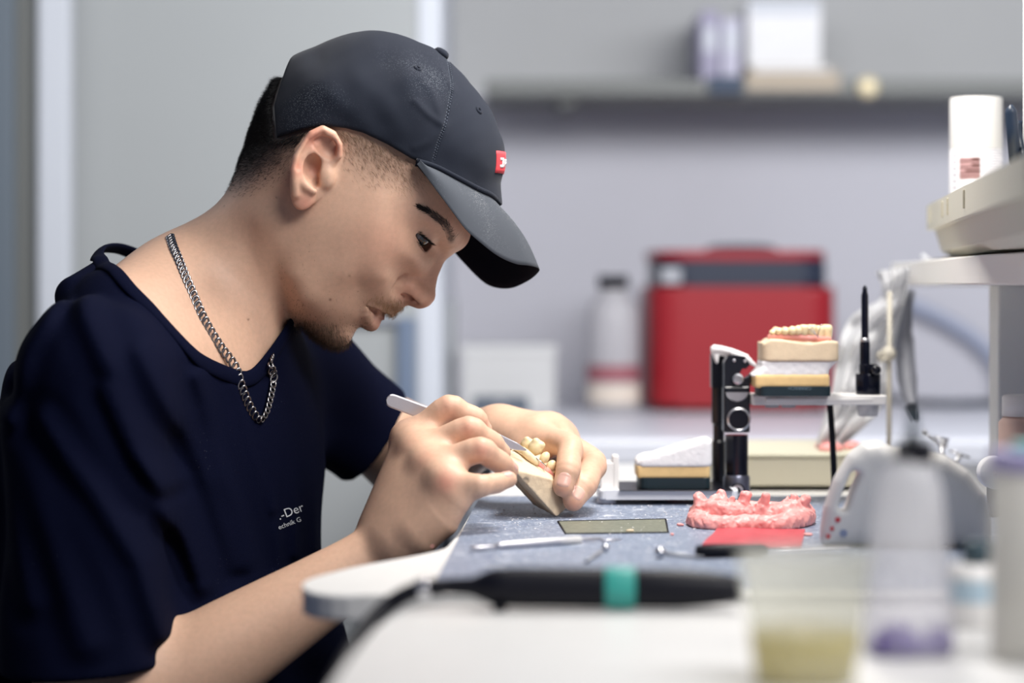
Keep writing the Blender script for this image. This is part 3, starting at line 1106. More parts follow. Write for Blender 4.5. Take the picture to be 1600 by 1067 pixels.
HAIR_D = [(420, 170, 1), (405, 215, 1), (430, 215, 1), (398, 245, .95), (415, 245, .8), (385, 262, .75), (400, 272, .5), (440, 205, 1), (440, 232, .7),
          (372, 285, .4), (388, 295, .2), (362, 300, .12), (415, 275, .3), (440, 258, .35), (450, 245, .4), (430, 285, .08), (455, 275, .05), (375, 320, 0), (350, 305, 0.0),
          (410, 310, 0), (450, 310, 0), (340, 320, 0), (500, 160, 1), (470, 120, 1), (530, 205, .95), (555, 215, .9), (545, 235, .5), (575, 225, .85),
          (605, 240, .8), (570, 250, .55), (600, 265, .5), (630, 262, .6), (550, 262, .22), (580, 275, .3), (610, 285, .28), (640, 280, .4), (560, 288, .05),
          (590, 300, 0.02), (625, 305, .03), (655, 295, .1), (660, 320, 0), (540, 290, 0), (530, 330, 0), (600, 340, 0), (700, 340, 0), (470, 400, 0), (560, 420, 0),
          (650, 420, 0), (500, 500, 0), (620, 480, 0), (350, 380, 0), (400, 400, 0), (600, 200, 1), (650, 230, 1), (660, 262, .55), (675, 285, .1), (690, 300, 0), (640, 150, 1), (720, 250, .4), (760, 300, 0),
          (300, 420, 0), (520, 255, .12), (515, 290, 0)]
BEARD_D = [(545, 533, .6), (530, 530, 1), (515, 525, 1), (505, 512, .7), (498, 498, .35), (535, 515, .55), (520, 505, .5), (545, 522, .35), (552, 516, .15), (500, 528, 1), (485, 518, .9),
           (470, 508, .55), (562, 508, .45), (572, 508, .4), (566, 500, .12), (550, 500, .12), (535, 490, .12), (510, 480, .12), (480, 470, .15), (460, 480, .2), (455, 455, .16),
           (440, 440, .1), (470, 430, .08), (500, 440, .06), (530, 440, .05), (450, 410, .08), (460, 370, .06), (500, 390, .03), (560, 450, .04), (580, 410, 0), (620, 420, 0), (640, 380, 0),
           (625, 480, 1), (615, 487, 1), (604, 480, .95), (592, 475, .8), (582, 472, .55), (575, 473, .4), (625, 470, .4), (610, 472, .5), (595, 466, .25), (580, 462, .1), (560, 470, .1), (640, 465, 0), (650, 475, 0),
           (600, 490, .3), (590, 485, .05), (585, 500, 0), (592, 510, .05), (580, 490, 0), (570, 480, .1), (600, 450, 0), (680, 440, 0), (700, 380, 0), (600, 330, 0), (500, 330, 0), (430, 480, .1), (400, 450, 0), (420, 510, 0)]


def density(lst, wmm=None):
    a = np.array(lst, float)
    return TPS(a[:, :2], a[:, 2], reg=60.0)


def proj_px(v):
    """where a point of the near side of the head appears, used to carry hair maps on to it"""
    return np.stack([800 + v[:, 0] * F / v[:, 1], HZ - (v[:, 2] - ZC) * F / v[:, 1]], 1)


def head_map(v):
    """hair-map coordinates: the far side uses the mirrored place"""
    m = v.copy()
    m[:, 1] = DH - np.abs(m[:, 1] - DH)
    return proj_px(m)
# ------------------------------------------------------- assembling the person
HB = 0.0014          # net size of the skin
HS = 0.0026

M_SKIN = mat('skin', srgb((214, 170, 140)), 0.5, vcol='skin', noise=0.07, nscale=260, bump=0.06, bscale=900, sss=0.12, sssr=(0.006, 0.0022, 0.0012), spec=0.42)
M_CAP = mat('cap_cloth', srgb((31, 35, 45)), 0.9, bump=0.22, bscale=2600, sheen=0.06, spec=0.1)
M_BRIM = mat('brim_cloth_lit', srgb((66, 70, 77)), 0.9, bump=0.2, bscale=2600, sheen=0.06, spec=0.1)  # crown cloth lightened to paint lamp light on the brim, under real dust
M_SHIRT = mat('shirt_cloth', srgb((8, 12, 34)), 0.9, noise=0.15, nscale=900, bump=0.35, bscale=1100, sheen=0.0, spec=0.07)
M_HAIR = mat('hair', srgb((24, 22, 24)), 0.45, spec=0.4)
M_BROW = mat('brow_hair', srgb((32, 27, 26)), 0.5)
M_BEARD = mat('beard_hair', srgb((150, 118, 82)), 0.45)
M_CHIN = mat('chin_hair', srgb((84, 66, 50)), 0.45)
M_TEMPLE = mat('temple_hair', srgb((122, 96, 70)), 0.45)
M_STEEL = mat('steel', srgb((150, 148, 150)), 0.25, metal=1.0)
M_EYE = mat('eye', (0.8, 0.8, 0.8), 0.06, vcol='eye', spec=0.6)
M_NAIL = mat('nail', srgb((214, 172, 158)), 0.28, spec=0.5, sss=0.08, sssr=(0.003, 0.0015, 0.001))
M_PRINT = mat('shirt_print', srgb((205, 208, 214)), 0.7)
M_PATCHR = mat('patch_red', srgb((206, 62, 70)), 0.7)
M_PATCHW = mat('patch_white', srgb((235, 230, 228)), 0.7)
M_TROUS = mat('trousers', srgb((16, 17, 24)), 0.9)
M_SHOE = mat('shoe', srgb((30, 30, 32)), 0.6)


def cloth_dust(m, scale=420.0, thr=0.085, col=(150, 155, 165), amt=0.8):
    """tiny pale specks of plaster dust on cloth, where there are any"""
    nt = m.node_tree; b = nt.nodes['Principled BSDF']
    tc = nt.nodes.new('ShaderNodeTexCoord')
    vo = nt.nodes.new('ShaderNodeTexVoronoi'); vo.inputs['Scale'].default_value = scale
    nt.links.new(tc.outputs['Object'], vo.inputs['Vector'])
    no = nt.nodes.new('ShaderNodeTexNoise'); no.inputs['Scale'].default_value = 14
    nt.links.new(tc.outputs['Object'], no.inputs['Vector'])
    mr = nt.nodes.new('ShaderNodeMapRange')
    mr.inputs['From Min'].default_value = 0.42; mr.inputs['From Max'].default_value = 0.75
    mr.inputs['To Min'].default_value = 0.0; mr.inputs['To Max'].default_value = thr * 3
    nt.links.new(no.outputs['Fac'], mr.inputs['Value'])
    lt = nt.nodes.new('ShaderNodeMath'); lt.operation = 'LESS_THAN'
    nt.links.new(vo.outputs['Distance'], lt.inputs[0]); nt.links.new(mr.outputs['Result'], lt.inputs[1])
    mu = nt.nodes.new('ShaderNodeMath'); mu.operation = 'MULTIPLY'; mu.inputs[1].default_value = amt
    nt.links.new(lt.outputs[0], mu.inputs[0])
    mx = nt.nodes.new('ShaderNodeMix'); mx.data_type = 'RGBA'
    nt.links.new(mu.outputs[0], mx.inputs['Factor'])
    old = b.inputs['Base Color'].links
    if old: nt.links.new(old[0].from_socket, mx.inputs['A'])
    else: mx.inputs['A'].default_value = b.inputs['Base Color'].default_value
    mx.inputs['B'].default_value = (*srgb(col), 1)
    nt.links.new(mx.outputs['Result'], b.inputs['Base Color'])


cloth_dust(M_CAP, 1000, 0.10, (128, 134, 142), 0.6)
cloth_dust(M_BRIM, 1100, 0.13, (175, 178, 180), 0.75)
cloth_dust(M_SHIRT, 330, 0.032, (120, 125, 140), 0.55)

SKIN_SPOTS = [  # px, py, depth, radius mm, colour, strength
    (490, 215, 1.94, 11, (206, 110, 92), .55), (460, 262, 1.94, 9, (206, 112, 95), .55), (476, 318, 1.945, 10, (214, 128, 108), .5), (520, 232, 1.945, 9, (200, 105, 90), .5),
    (492, 266, 1.955, 7, (170, 80, 70), .5),
    (640, 452, 2.018, 11, (196, 110, 92), .45), (660, 468, 2.03, 11, (206, 122, 100), .4), (672, 425, 2.03, 9, (196, 130, 112), .3),
    (586, 503, 2.03, 6.5, (196, 96, 82), .75), (580, 495, 2.02, 5.5, (190, 92, 80), .6), (597, 490, 2.03, 5, (170, 78, 74), .6), (606, 493, 2.03, 4.5, (180, 92, 84), .55), (667, 381, 2.002, 4.5, (60, 42, 40), .85), (598, 495.5, 2.03, 4.5, (84, 36, 38), .85), (589, 489.5, 2.014, 3.8, (90, 38, 40), .8), (580, 483, 2.005, 3.0, (96, 44, 42), .7), (588, 486, 2.01, 4, (168, 80, 76), .5),  # the dark maroon ones paint the shade inside the open mouth
    (660, 382, 2.0, 8, (172, 118, 106), .35), (655, 390, 2.0, 6, (168, 116, 106), .3),
    (600, 380, 1.965, 26, (222, 150, 124), .25),
    (638, 685, 1.945, 9, (206, 120, 102), .4), (653, 704, 1.915, 9, (212, 122, 104), .45), (671, 728, 1.885, 9, (214, 122, 104), .5), (697, 754, 1.86, 9, (218, 124, 106), .5),
    (701, 637, 1.94, 7, (206, 124, 104), .4), (732, 671, 1.905, 7, (206, 120, 102), .35), (752, 703, 1.875, 7, (206, 118, 100), .4), (790, 733, 1.90, 7, (220, 132, 112), .35),
    (755, 665, 1.95, 7, (218, 130, 110), .35), (927, 723, 2.03, 8, (214, 128, 108), .35), (880, 765, 1.975, 8, (216, 130, 112), .35), (897, 788, 1.985, 8, (214, 128, 110), .35), (850, 705, 2.05, 9, (206, 116, 98), .3),
]
MOLES = [(546, 431, 1.5), (516, 468, 1.8), (350, 322, 1.0), (432, 308, 1.2), (388, 499, 1.6), (560, 455, .8), (533, 436, .8)]


import time
_t0 = [time.time()]


def TIM(s):
    pass
    _t0[0] = time.time()


def build_person():
    TIM('start')
    B, HG, TB = build_body()
    v, f = finish_mesh(B, (-.54, 1.74, .41), (0.16, 2.36, 1.17), HB)
    TIM('body net')
    n = len(v)
    base = np.array(srgb((212, 173, 148)))
    col = np.tile(base, (n, 1))
    hm = head_map(v)
    near_head = np.linalg.norm(v - P(520, 300, DH), axis=1) < 0.20
    hd = np.zeros(n); bd = np.zeros(n)
    idx = np.flatnonzero(near_head)
    for s in range(0, len(idx), 20000):
        q = idx[s:s + 20000]
        hd[q] = np.clip(density(HAIR_D)(hm[q]), 0, 1) if s == 0 and False else np.clip(HDT(hm[q]), 0, 1)
        bd[q] = np.clip(BDT(hm[q]), 0, 1)
    # hair grows neither on the ears nor on the face
    HBs = B.sub(P(560, 290, DH), 0.2)
    ear = (np.abs(v[:, 1] - DH) > 0.0765) & (np.abs(hm[:, 0] - 492) < 48) & (np.abs(hm[:, 1] - 262) < 72)
    earp = poly_sd([(536, 255), (533, 225), (520, 203), (503, 197), (484, 204), (466, 226), (453, 256), (453, 300), (466, 327), (480, 327), (493, 312), (505, 290), (520, 275)], hm) < 1
    hd[ear | earp] = 0; bd[ear | earp] = 0
    hd *= np.clip(-poly_sd([(340, 318), (395, 318), (440, 296), (470, 290), (520, 262), (552, 300), (640, 312), (700, 312), (790, 300), (800, 20), (340, 20)], hm) / 12, 0, 1)
    bd *= np.clip(-poly_sd([(425, 400), (470, 350), (540, 350), (600, 440), (640, 455), (642, 500), (600, 545), (530, 560), (440, 515)], hm) / 8, 0, 1)
    for px, py, d, r, c, a in SKIN_SPOTS:
        m = np.exp(-(np.linalg.norm(v - P(px, py, d), axis=1) / (r / 1000)) ** 2) * a
        if px < 760 and py < 520:
            mm = v.copy(); mm[:, 1] = DH - np.abs(v[:, 1] - DH)
            m = np.exp(-(np.linalg.norm(mm - P(px, py, d), axis=1) / (r / 1000)) ** 2) * a
        col = col * (1 - m[:, None]) + np.array(srgb(c)) * m[:, None]
    for px, py, r in MOLES:
        m = np.exp(-(np.linalg.norm(proj_px(v) - (px, py), axis=1) / r) ** 2) * near_head * (v[:, 1] < DH) * 0.8
        col = col * (1 - m[:, None]) + np.array(srgb((95, 60, 48))) * m[:, None]
    dk = np.array(srgb((34, 30, 31)))
    side = np.clip((hm[:, 0] - 515) / 25, 0, 1)[:, None]
    a = (hd ** 0.9 * 0.93)[:, None] * (1 - 0.5 * side); dk = dk * (1 - side) + np.array(srgb((72, 60, 52))) * side; col = col * (1 - a) + dk * a
    bq = [(656, 323), (668, 329), (681, 338), (693, 348), (700, 358), (704, 368), (705, 376)]
    a = (0.75 * np.exp(-(line_d(bq, hm) / 4.2) ** 2) * near_head)[:, None]; col = col * (1 - a) + np.array(srgb((52, 42, 38))) * a
    a = (bd * 0.36)[:, None]; col = col * (1 - a) + np.array(srgb((112, 84, 62))) * a
    me = mesh_np('person', v, f)
    set_color(me, 'skin', col)
    body = link('person', me, M_SKIN)
    tag(body, 'young man in dark cap and navy t-shirt bending over the bench, working with tweezers', 'person')

    TIM('before hair')
    # ---- hair
    CAPF = build_cap()[0]
    ih = np.flatnonzero(hd > 0.02); keep = np.zeros(n); keep[ih] = hd[ih] ** 1.2
    keep[CAPF.auto(v) < 0.0025] = 0
    hx = proj_px(v)
    r, nr = sample_faces(v, f, keep, 26000)
    q = head_map(r)
    back = q[:, 0] < 500
    dirs = nr * 0.75 + np.array([-0.30, 0, -0.55]) + rng.normal(0, 0.16, r.shape)
    long_ = np.clip((300 - q[:, 1]) / 190, 0.08, 1.0)
    ln = np.where(back, 0.0022 + 0.0085 * long_ ** 1.6, 0.0045) * rng.uniform(0.6, 1.15, len(r))
    m = back
    strands('hair', r[m], dirs[m], ln[m], np.where(q[m, 1] > 225, 0.00008, 0.00015), parent=body, material=M_HAIR)
    td = nr * 0.30 + np.array([0.45, 0, -0.85]) + rng.normal(0, 0.22, r.shape)
    r2, n2 = sample_faces(v, f, keep * (hx[:, 0] > 500), 3000)
    td = n2 * 0.28 + np.array([0.55, 0, -0.75]) + rng.normal(0, 0.22, r2.shape)
    strands('sideburn', r2, td, 0.0052 * rng.uniform(0.5, 1.2, len(r2)), 0.00006, bend=n2 * -0.25, parent=body, material=M_TEMPLE)
    TIM('before beard and')
    # ---- beard and moustache
    kb = bd.copy(); kb[bd < 0.04] = 0
    r, nr = sample_faces(v, f, kb ** 1.5, 4200)
    q = head_map(r)
    mo = (q[:, 0] > 570) & (q[:, 1] < 497)
    dd = nr * 0.6 + np.where(mo[:, None], np.array([-0.25, 0, -0.75]), np.array([0.25, 0, -0.8])) + rng.normal(0, 0.25, r.shape)
    lb = np.where(mo, 0.0030, np.where(BDT(q) > 0.45, 0.0046, 0.0011)) * rng.uniform(0.5, 1.2, len(r))
    bnd = np.array([-0.1, 0, -0.35])[None] * np.ones((len(r), 1))
    strands('moustache', r[mo], dd[mo], lb[mo], 0.00009, bend=bnd[mo], parent=body, material=M_BEARD)
    strands('beard', r[~mo], dd[~mo], lb[~mo], 0.00010, bend=bnd[~mo], parent=body, material=M_CHIN)
    TIM('before brows')
    # ---- brows and lashes
    for sg in (1, -1):
        bl = catmull([np.array(x, float) for x in [(656, 323, 54), (668, 329, 50), (681, 338, 43), (693, 348, 34), (700, 358, 26), (704, 368, 18), (705, 376, 13)]], 8)
        bl = np.array(bl); wd = np.interp(np.linspace(0, 1, len(bl)), [0, .2, .6, .9, 1], [1.5, 4, 6.5, 7, 4])
        k = rng.integers(0, len(bl) - 1, 1500); t = rng.random(1500)
        cpt = bl[k] * (1 - t[:, None]) + bl[k + 1] * t[:, None]
        tn = bl[np.minimum(k + 1, len(bl) - 1)] - bl[k]; tn2 = tn[:, :2] / np.linalg.norm(tn[:, :2], axis=1)[:, None]
        offs = rng.uniform(-1, 1, 1500) * wd[k]
        px = cpt[:, 0] + offs * -tn2[:, 1]; py = cpt[:, 1] + offs * tn2[:, 0]
        o, d = cam_ray(px, py)
        tt = march(HBs, np.repeat(o[None], len(px), 0), d, 1.95, 2.03, 60)
        ok = ~np.isnan(tt)
        rp = o + d[ok] * tt[ok][:, None]
        ng = grad(HBs, rp)
        if sg < 0:
            rp[:, 1] = 2 * DH - rp[:, 1]; ng[:, 1] *= -1
        t3 = np.stack([tn2[ok, 0], np.zeros(ok.sum()), -tn2[ok, 1]], 1)
        dr = ng * 0.28 - t3 * 0.9 + rng.normal(0, 0.2, rp.shape)
        strands('eyebrow', rp, dr, 0.0055 * rng.uniform(0.6, 1.2, len(rp)), 0.00022, parent=body, material=M_BROW)
        # eye
        ec0 = P(652, 362, DH - 0.030 * sg)
        ec = ec0 + np.array([0.0004, 0, -0.0005])
        gz = np.array([0.57, -0.50 * sg, -0.65]); gz /= np.linalg.norm(gz)
        bm = NB()
        prof = []
        for i in range(0, 49):
            a = PI * i / 48
            rr = 0.0121
            if a < 0.52: rr += 0.0006 * (1 - (a / 0.52) ** 2)
            prof.append((max(rr * math.sin(a), 1e-5), rr * math.cos(a)))
        add_lathe(bm, prof[::-1], ec, gz, 48, cap=False)
        me2 = mesh_bm('eye', bm, True)
        co = np.empty(len(me2.vertices) * 3); me2.vertices.foreach_get('co', co); co = co.reshape(-1, 3)
        an = np.arccos(np.clip(((co - ec) / np.linalg.norm(co - ec, axis=1)[:, None]) @ gz, -1, 1))
        c = np.where((an < 0.24)[:, None], np.array(srgb((8, 8, 10))), np.where((an < 0.60)[:, None], np.array(srgb((26, 27, 29))), np.array(srgb((96, 91, 92)))))  # white of the eye greyed to paint in the shadow of the lashes
        c = np.where(((an > 0.52) & (an < 0.63))[:, None], np.array(srgb((28, 30, 34))), c)
        set_color(me2, 'eye', c)
        link('eye', me2, M_EYE, body)
        # lashes along both lids
        ca = P(640.5, 352.6, DH - 0.043 * sg)
        lr, ld = [], []
        for ang, nn in ((40.5, 170), (61, 60)):
            a = math.radians(ang)
            for t in np.linspace(0.12, 1, nn):
                dirv = np.array([math.cos(a), 0, -math.sin(a)])
                p0 = ca + dirv * (0.0005 + 0.021 * t)
                # onto the lid edge: slide in depth until 13.6 mm from the eye's centre
                q = p0 - ec0; s2 = 0.0137 ** 2 - q[0] ** 2 - q[2] ** 2
                if s2 < 0: continue
                p0[1] = ec0[1] - sg * math.sqrt(s2)
                nrm = (p0 - ec0) / np.linalg.norm(p0 - ec0)
                lr.append(p0 - nrm * 0.0006)
                if ang == 40.5: ld.append(nrm * 0.75 + np.array([0.45, 0, -0.35]) + rng.normal(0, 0.10, 3))
                else: ld.append(nrm * 0.8 + np.array([0.0, 0, -0.6]) + rng.normal(0, 0.12, 3))
        lr = np.array(lr); ld = np.array(ld)
        strands('eyelashes', lr, ld, 0.0075 * rng.uniform(0.7, 1.1, len(lr)), 0.00026, bend=np.tile(np.array([0.15, 0, 0.12]), (len(lr), 1)), parent=body, material=M_BROW)
    TIM('before finger nails')
    # ---- finger nails
    for c, ax, nn, fr, wd, ln in NAILS:
        sd = np.cross(ax, nn)
        g = np.linspace(-1, 1, 11)
        U, W = np.meshgrid(g, g, indexing='ij')
        su = U * np.sqrt(1 - 0.5 * W ** 2 * 0.85); sw = W * np.sqrt(1 - 0.5 * U ** 2 * 0.85)
        pts = c + sd * (su.ravel() * wd)[:, None] + ax * (sw.ravel() * ln)[:, None] + nn * 0.014
        tt = march(B.sub(c, 0.03), pts, np.repeat(-nn[None], len(pts), 0), 0, 0.02, 60)
        tt = np.where(np.isnan(tt), 0.014, tt)
        edge = np.maximum(np.abs(U), np.abs(W)).ravel()
        pts = pts - nn * (tt - np.where(edge > 0.95, -0.0004, 0.00045))[:, None]
        m = 11
        ff = [(i * m + j, i * m + j + 1, (i + 1) * m + j + 1, (i + 1) * m + j) for i in range(m - 1) for j in range(m - 1)]
        link('fingernail', mesh_np('fingernail', pts, ff), M_NAIL, body)

    TIM('before shirt')
    # ---- shirt
    SO = shirt_outer(TB)
    T = shirt_field(TB, SO)
    sv, sf = finish_mesh(T, (-.56, 1.72, .40), (-0.06, 2.36, ZC + .05), HS, proj=0, sm=1)
    shirt = link('t_shirt', mesh_np('t_shirt', sv, sf), M_SHIRT, body)
    TIM('before ribbed')
    # ribbed neck band along the edge of the neck hole
    lp = neck_loop(SO); lp = np.concatenate([lp, lp[:1]])
    cl = np.concatenate([[0], np.cumsum(np.linalg.norm(np.diff(lp, axis=0), axis=1))])
    an = np.linspace(0, 2 * PI, 121)[:-1]
    uu = an / (2 * PI) * cl[-1]
    lf, ly = np.interp(uu, cl, lp[:, 0]), np.interp(uu, cl, lp[:, 1])
    ring_ = NK_C + lf[:, None] * NK_F + ly[:, None] * NK_Y
    tt = march(SO, ring_ + NK_N * 0.12, np.repeat(-NK_N[None], len(an), 0), 0, 0.24, 140)
    okk = ~np.isnan(tt)
    tt = np.interp(an, an[okk], tt[okk], period=2 * PI)
    k = np.array([1, 2, 3, 2, 1]) / 9
    for _ in range(3): tt = np.convolve(np.concatenate([tt[-2:], tt, tt[:2]]), k, 'valid')
    rp = ring_ + NK_N * 0.12 - NK_N * tt[:, None]
    out = rp - NK_C; out -= (out @ NK_N)[:, None] * NK_N; out /= np.linalg.norm(out, axis=1)[:, None]
    sn = grad(SO, rp)
    bm = NB()
    rings = []
    for i in range(len(an)):
        tg = rp[(i + 1) % len(an)] - rp[i - 1]; tg /= np.linalg.norm(tg)
        nn = sn[i] - tg * (sn[i] @ tg); nn /= np.linalg.norm(nn)
        wd = np.cross(tg, nn)
        if wd @ out[i] < 0: wd = -wd
        sec = []
        for a in np.linspace(0, 2 * PI, 13)[:-1]:
            sec.append(bm.verts.new((rp[i] + wd * (0.0055 + 0.0065 * math.cos(a)) + nn * (0.0004 + 0.0022 * math.sin(a))).tolist()))
        rings.append(sec)
    for i in range(len(an)):
        a, b = rings[i], rings[(i + 1) % len(an)]
        for j in range(12):
            bm.faces.new((a[j], a[(j + 1) % 12], b[(j + 1) % 12], b[j]))
    link('collar', mesh_bm('collar', bm, True), M_SHIRT, shirt)

    TIM('before print on')
    # ---- print on the chest
    def text_on_shirt(txt, px, py, size, ang):
        cu = bpy.data.curves.new('print', 'FONT'); cu.body = txt; cu.size = 1.0; cu.resolution_u = 4
        to = bpy.data.objects.new('print_tmp', cu); COL.objects.link(to)
        dg = bpy.context.evaluated_depsgraph_get()
        tm = bpy.data.meshes.new_from_object(to.evaluated_get(dg))
        bpy.data.objects.remove(to)
        co = np.empty(len(tm.vertices) * 3); tm.vertices.foreach_get('co', co); co = co.reshape(-1, 3)
        c, s = math.cos(ang), math.sin(ang)
        x = px + size * (co[:, 0] * c + co[:, 1] * -s * 1.0); y = py - size * (co[:, 0] * s + co[:, 1] * c)
        o, d = cam_ray(x, y)
        t = march(SO, np.repeat(o[None], len(x), 0), d, 1.8, 2.25, 260)
        if np.isnan(t).all(): return
        t = np.where(np.isnan(t), np.nanmedian(t), t)
        pts = o + d * (t - 0.0010)[:, None]
        tm.vertices.foreach_set('co', pts.astype(np.float32).ravel())
        tm.update()
        tm.materials.clear()
        link('print', tm, M_PRINT, shirt)
    text_on_shirt('.-Der', 436.5, 812.5, 19.5, math.radians(21))
    text_on_shirt('echnik G', 436.0, 827.5, 10.5, math.radians(21))

    TIM('before cap')
    # ---- cap
    C, CG = build_cap()
    cv, cf = finish_mesh(C, P(380, 345, DH) - np.array([0, .10, 0]), P(812, 20, DH) + np.array([0, .10, 0]), 0.0013)
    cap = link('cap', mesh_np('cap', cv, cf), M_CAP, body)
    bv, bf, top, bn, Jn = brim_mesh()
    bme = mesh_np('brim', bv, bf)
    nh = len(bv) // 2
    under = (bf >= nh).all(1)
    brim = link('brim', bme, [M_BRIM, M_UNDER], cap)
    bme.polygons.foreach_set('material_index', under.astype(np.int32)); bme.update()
    # welt between crown and brim, stitch rows on the brim
    bm = NB(); add_tube(bm, Jn + np.array([0.0005, 0, 0.0015]), 0.0022, 10)
    link('welt', mesh_bm('welt', bm, True), M_CAP, cap)
    TIM('before button')
    # button
    bm = NB()
    ax = np.array([0.52, 0, 0.85])
    add_lathe(bm, [(0.0001, 0.0042), (0.003, 0.004), (0.0055, 0.003), (0.0068, 0.001), (0.0068, -0.002)], P(690, 83, DH) - ax * 0.0005, ax, 24)
    link('button', mesh_bm('button', bm, True), M_CAP, cap)
    # eyelets
    for px, py, r in ((653, 106.5, 0.0033), (748.5, 172, 0.0033)):
        p = surf_pt(C, px, py, 1.9, 2.05)
        if p is None: continue
        g = grad(C, p[None])[0]
        for q, gg in ((p, g), (np.array([p[0], 2 * DH - p[1], p[2]]), g * np.array([1, -1, 1]))):
            bm = NB()
            add_lathe(bm, [(r * .30, -.0004), (r * .34, .0006), (r * .6, .0012), (r * .9, .0010), (r * 1.15, .0003), (r * 1.2, -.0008)], q, gg, 24, cap=False)
            link('eyelet', mesh_bm('eyelet', bm, True), M_CAP, cap)
    TIM('before stitched')
    # stitched seams
    for seam in (SEAM1, ):
        for dx in (-1.6, 1.6):
            qs = np.array(catmull([np.array(a, float) for a in seam], 14))
            o, d = cam_ray(qs[:, 0] + dx, qs[:, 1])
            tt = march(C, np.repeat(o[None], len(qs), 0), d, 1.93, 2.04, 80)
            pts = [o + d[i] * tt[i] + np.array([0, -0.0001, 0]) for i in range(len(qs)) if not np.isnan(tt[i])]
            bm = NB()
            for i in range(0, len(pts) - 1):
                if i % 2 == 0: add_tube(bm, [pts[i], pts[i] * .25 + pts[i + 1] * .75], 0.00032, 6)
            link('seam', mesh_bm('seam', bm, True), M_STITCH, cap)
    TIM('before red tab')
    # red tab on the front, a little towards the near side
    def tab(rows, cols, material, name, off):
        R, Cc = len(rows), len(cols)
        # march from the front back to the crown
        o = np.array([[P(860, 0, DH)[0], DH - wv / 1000, z] for (z, sh) in rows for wv in cols])
        d = np.tile(np.array([-1.0, 0, 0]), (len(o), 1))
        t = march(C, o, d, 0, 0.12, 160)
        pts = list(o + d * (t - off)[:, None])
        ff = [(i * Cc + j, i * Cc + j + 1, (i + 1) * Cc + j + 1, (i + 1) * Cc + j) for i in range(R - 1) for j in range(Cc - 1)]
        pts = np.array(pts)
        inner = pts - np.array([0.0012, 0, 0])
        N = len(pts)
        allf = ff + [tuple(x + N for x in q[::-1]) for q in ff]
        bd_ = [j for j in range(Cc)] + [i * Cc + Cc - 1 for i in range(1, R)] + [(R - 1) * Cc + j for j in range(Cc - 2, -1, -1)] + [i * Cc for i in range(R - 2, 0, -1)]
        for a, b in zip(bd_, bd_[1:] + bd_[:1]): allf.append((a, a + N, b + N, b))
        return link(name, mesh_np(name, np.concatenate([pts, inner]), allf, smooth=False), material, cap)
    zt, zb = P(0, 238, DH)[2], P(0, 272, DH)[2]
    patch = tab([(zt + (zb - zt) * t, 0) for t in np.linspace(0, 1, 7)], np.linspace(25, -8, 9), M_PATCHR, 'patch', 0.0007)
    mk = [((.30, .42), (19, 15)), ((.30, .74), (15, 12.5)), ((.62, .74), (19, 12)), ((.34, .70), (9.5, 7.5)), ((.34, .44), (9.5, 3)), ((.48, .58), (8, 3)), ((.34, .58), (4.5, 2.5))]
    for (a, b), (w0, w1) in mk:
        mo_ = tab([(zt + (zb - zt) * t, 0) for t in (a, (a + b) / 2, b)], np.linspace(w0, w1, 4), M_PATCHW, 'logo', 0.0011)
        mo_.parent = patch

    TIM('before necklace')
    # ---- necklace
    near = [(265.6, 369), (271, 386), (279, 405), (288, 428), (298, 451), (318, 497), (341, 536.5), (367, 572.6), (377, 602), (390, 635), (405, 656)]
    pp = []
    o, d = cam_ray([a[0] for a in near], [a[1] for a in near])
    UB = Field(); UB.add('u', TB.auto, (0, 2, 1), 2, 0); UB.add('u', T.auto, (0, 2, 1), 2, 0)
    t = march(UB, np.repeat(o[None], len(near), 0), d, 1.85, 2.12, 200)
    t[np.isnan(t)] = 2.03
    t = t - 0.0030
    for _ in range(2): t[1:-1] = np.minimum(t[1:-1], (t[:-2] + 2 * t[1:-1] + t[2:]) / 4 + 0.0005)
    pp = [o + d[i] * t[i] for i in range(len(near))]
    db = t[-1]
    far = [(416, 645, db + .02), (424, 615, db + .045), (427.5, 590, db + .07), (425, 560, 2.075), (416, 523, 2.10), (392, 480, 2.125), (345, 428, 2.135), (300, 390, 2.12), (274, 370, 2.075)]
    o, d = cam_ray([a[0] for a in far[:4]], [a[1] for a in far[:4]])
    th = march(UB, np.repeat(o[None], 4, 0), d, 1.85, 2.2, 200)
    far = [(a[0], a[1], min(a[2], th[i] - 0.004) if i < 4 and not np.isnan(th[i]) else a[2]) for i, a in enumerate(far)]
    fp = [P(*a) for a in far]
    for i in range(3, len(fp)):
        for _ in range(12):
            val = TB.auto(fp[i][None])[0]
            if val < 0.004: fp[i] = fp[i] + grad(TB, fp[i][None])[0] * min(0.004, 0.0045 - val)
    path = np.array(catmull(pp + fp + [pp[0]], 10))
    L = np.concatenate([[0], np.cumsum(np.linalg.norm(np.diff(path, axis=0), axis=1))])
    nl = int(L[-1] / 0.0049)
    bm = NB()
    up = np.array([0, -1.0, 0.25])
    for i in range(nl):
        s = L[-1] * (i + 0.5) / nl
        p = np.array([np.interp(s, L, path[:, k]) for k in range(3)])
        p2 = np.array([np.interp(min(s + .002, L[-1]), L, path[:, k]) for k in range(3)])
        tg = p2 - p; tg /= np.linalg.norm(tg)
        nn = p - P(330, 470, 2.04); nn -= tg * (nn @ tg); nn /= np.linalg.norm(nn)
        sd = np.cross(tg, nn)
        tw = math.radians(16)
        sd2 = sd * math.cos(tw) + nn * math.sin(tw)
        tl = tg * math.cos(0.62) + sd * math.sin(0.62)
        sd2 = sd2 - tl * (sd2 @ tl); sd2 /= np.linalg.norm(sd2)
        cen = []
        for k in range(14):
            a = 2 * PI * k / 14
            cen.append(p + tl * (0.0040 * math.cos(a)) + sd2 * (0.0025 * math.sin(a)))
        cen = [Vector(x.tolist()) for x in cen]
        axn = Vector(np.cross(tl, sd2).tolist())
        rr = []
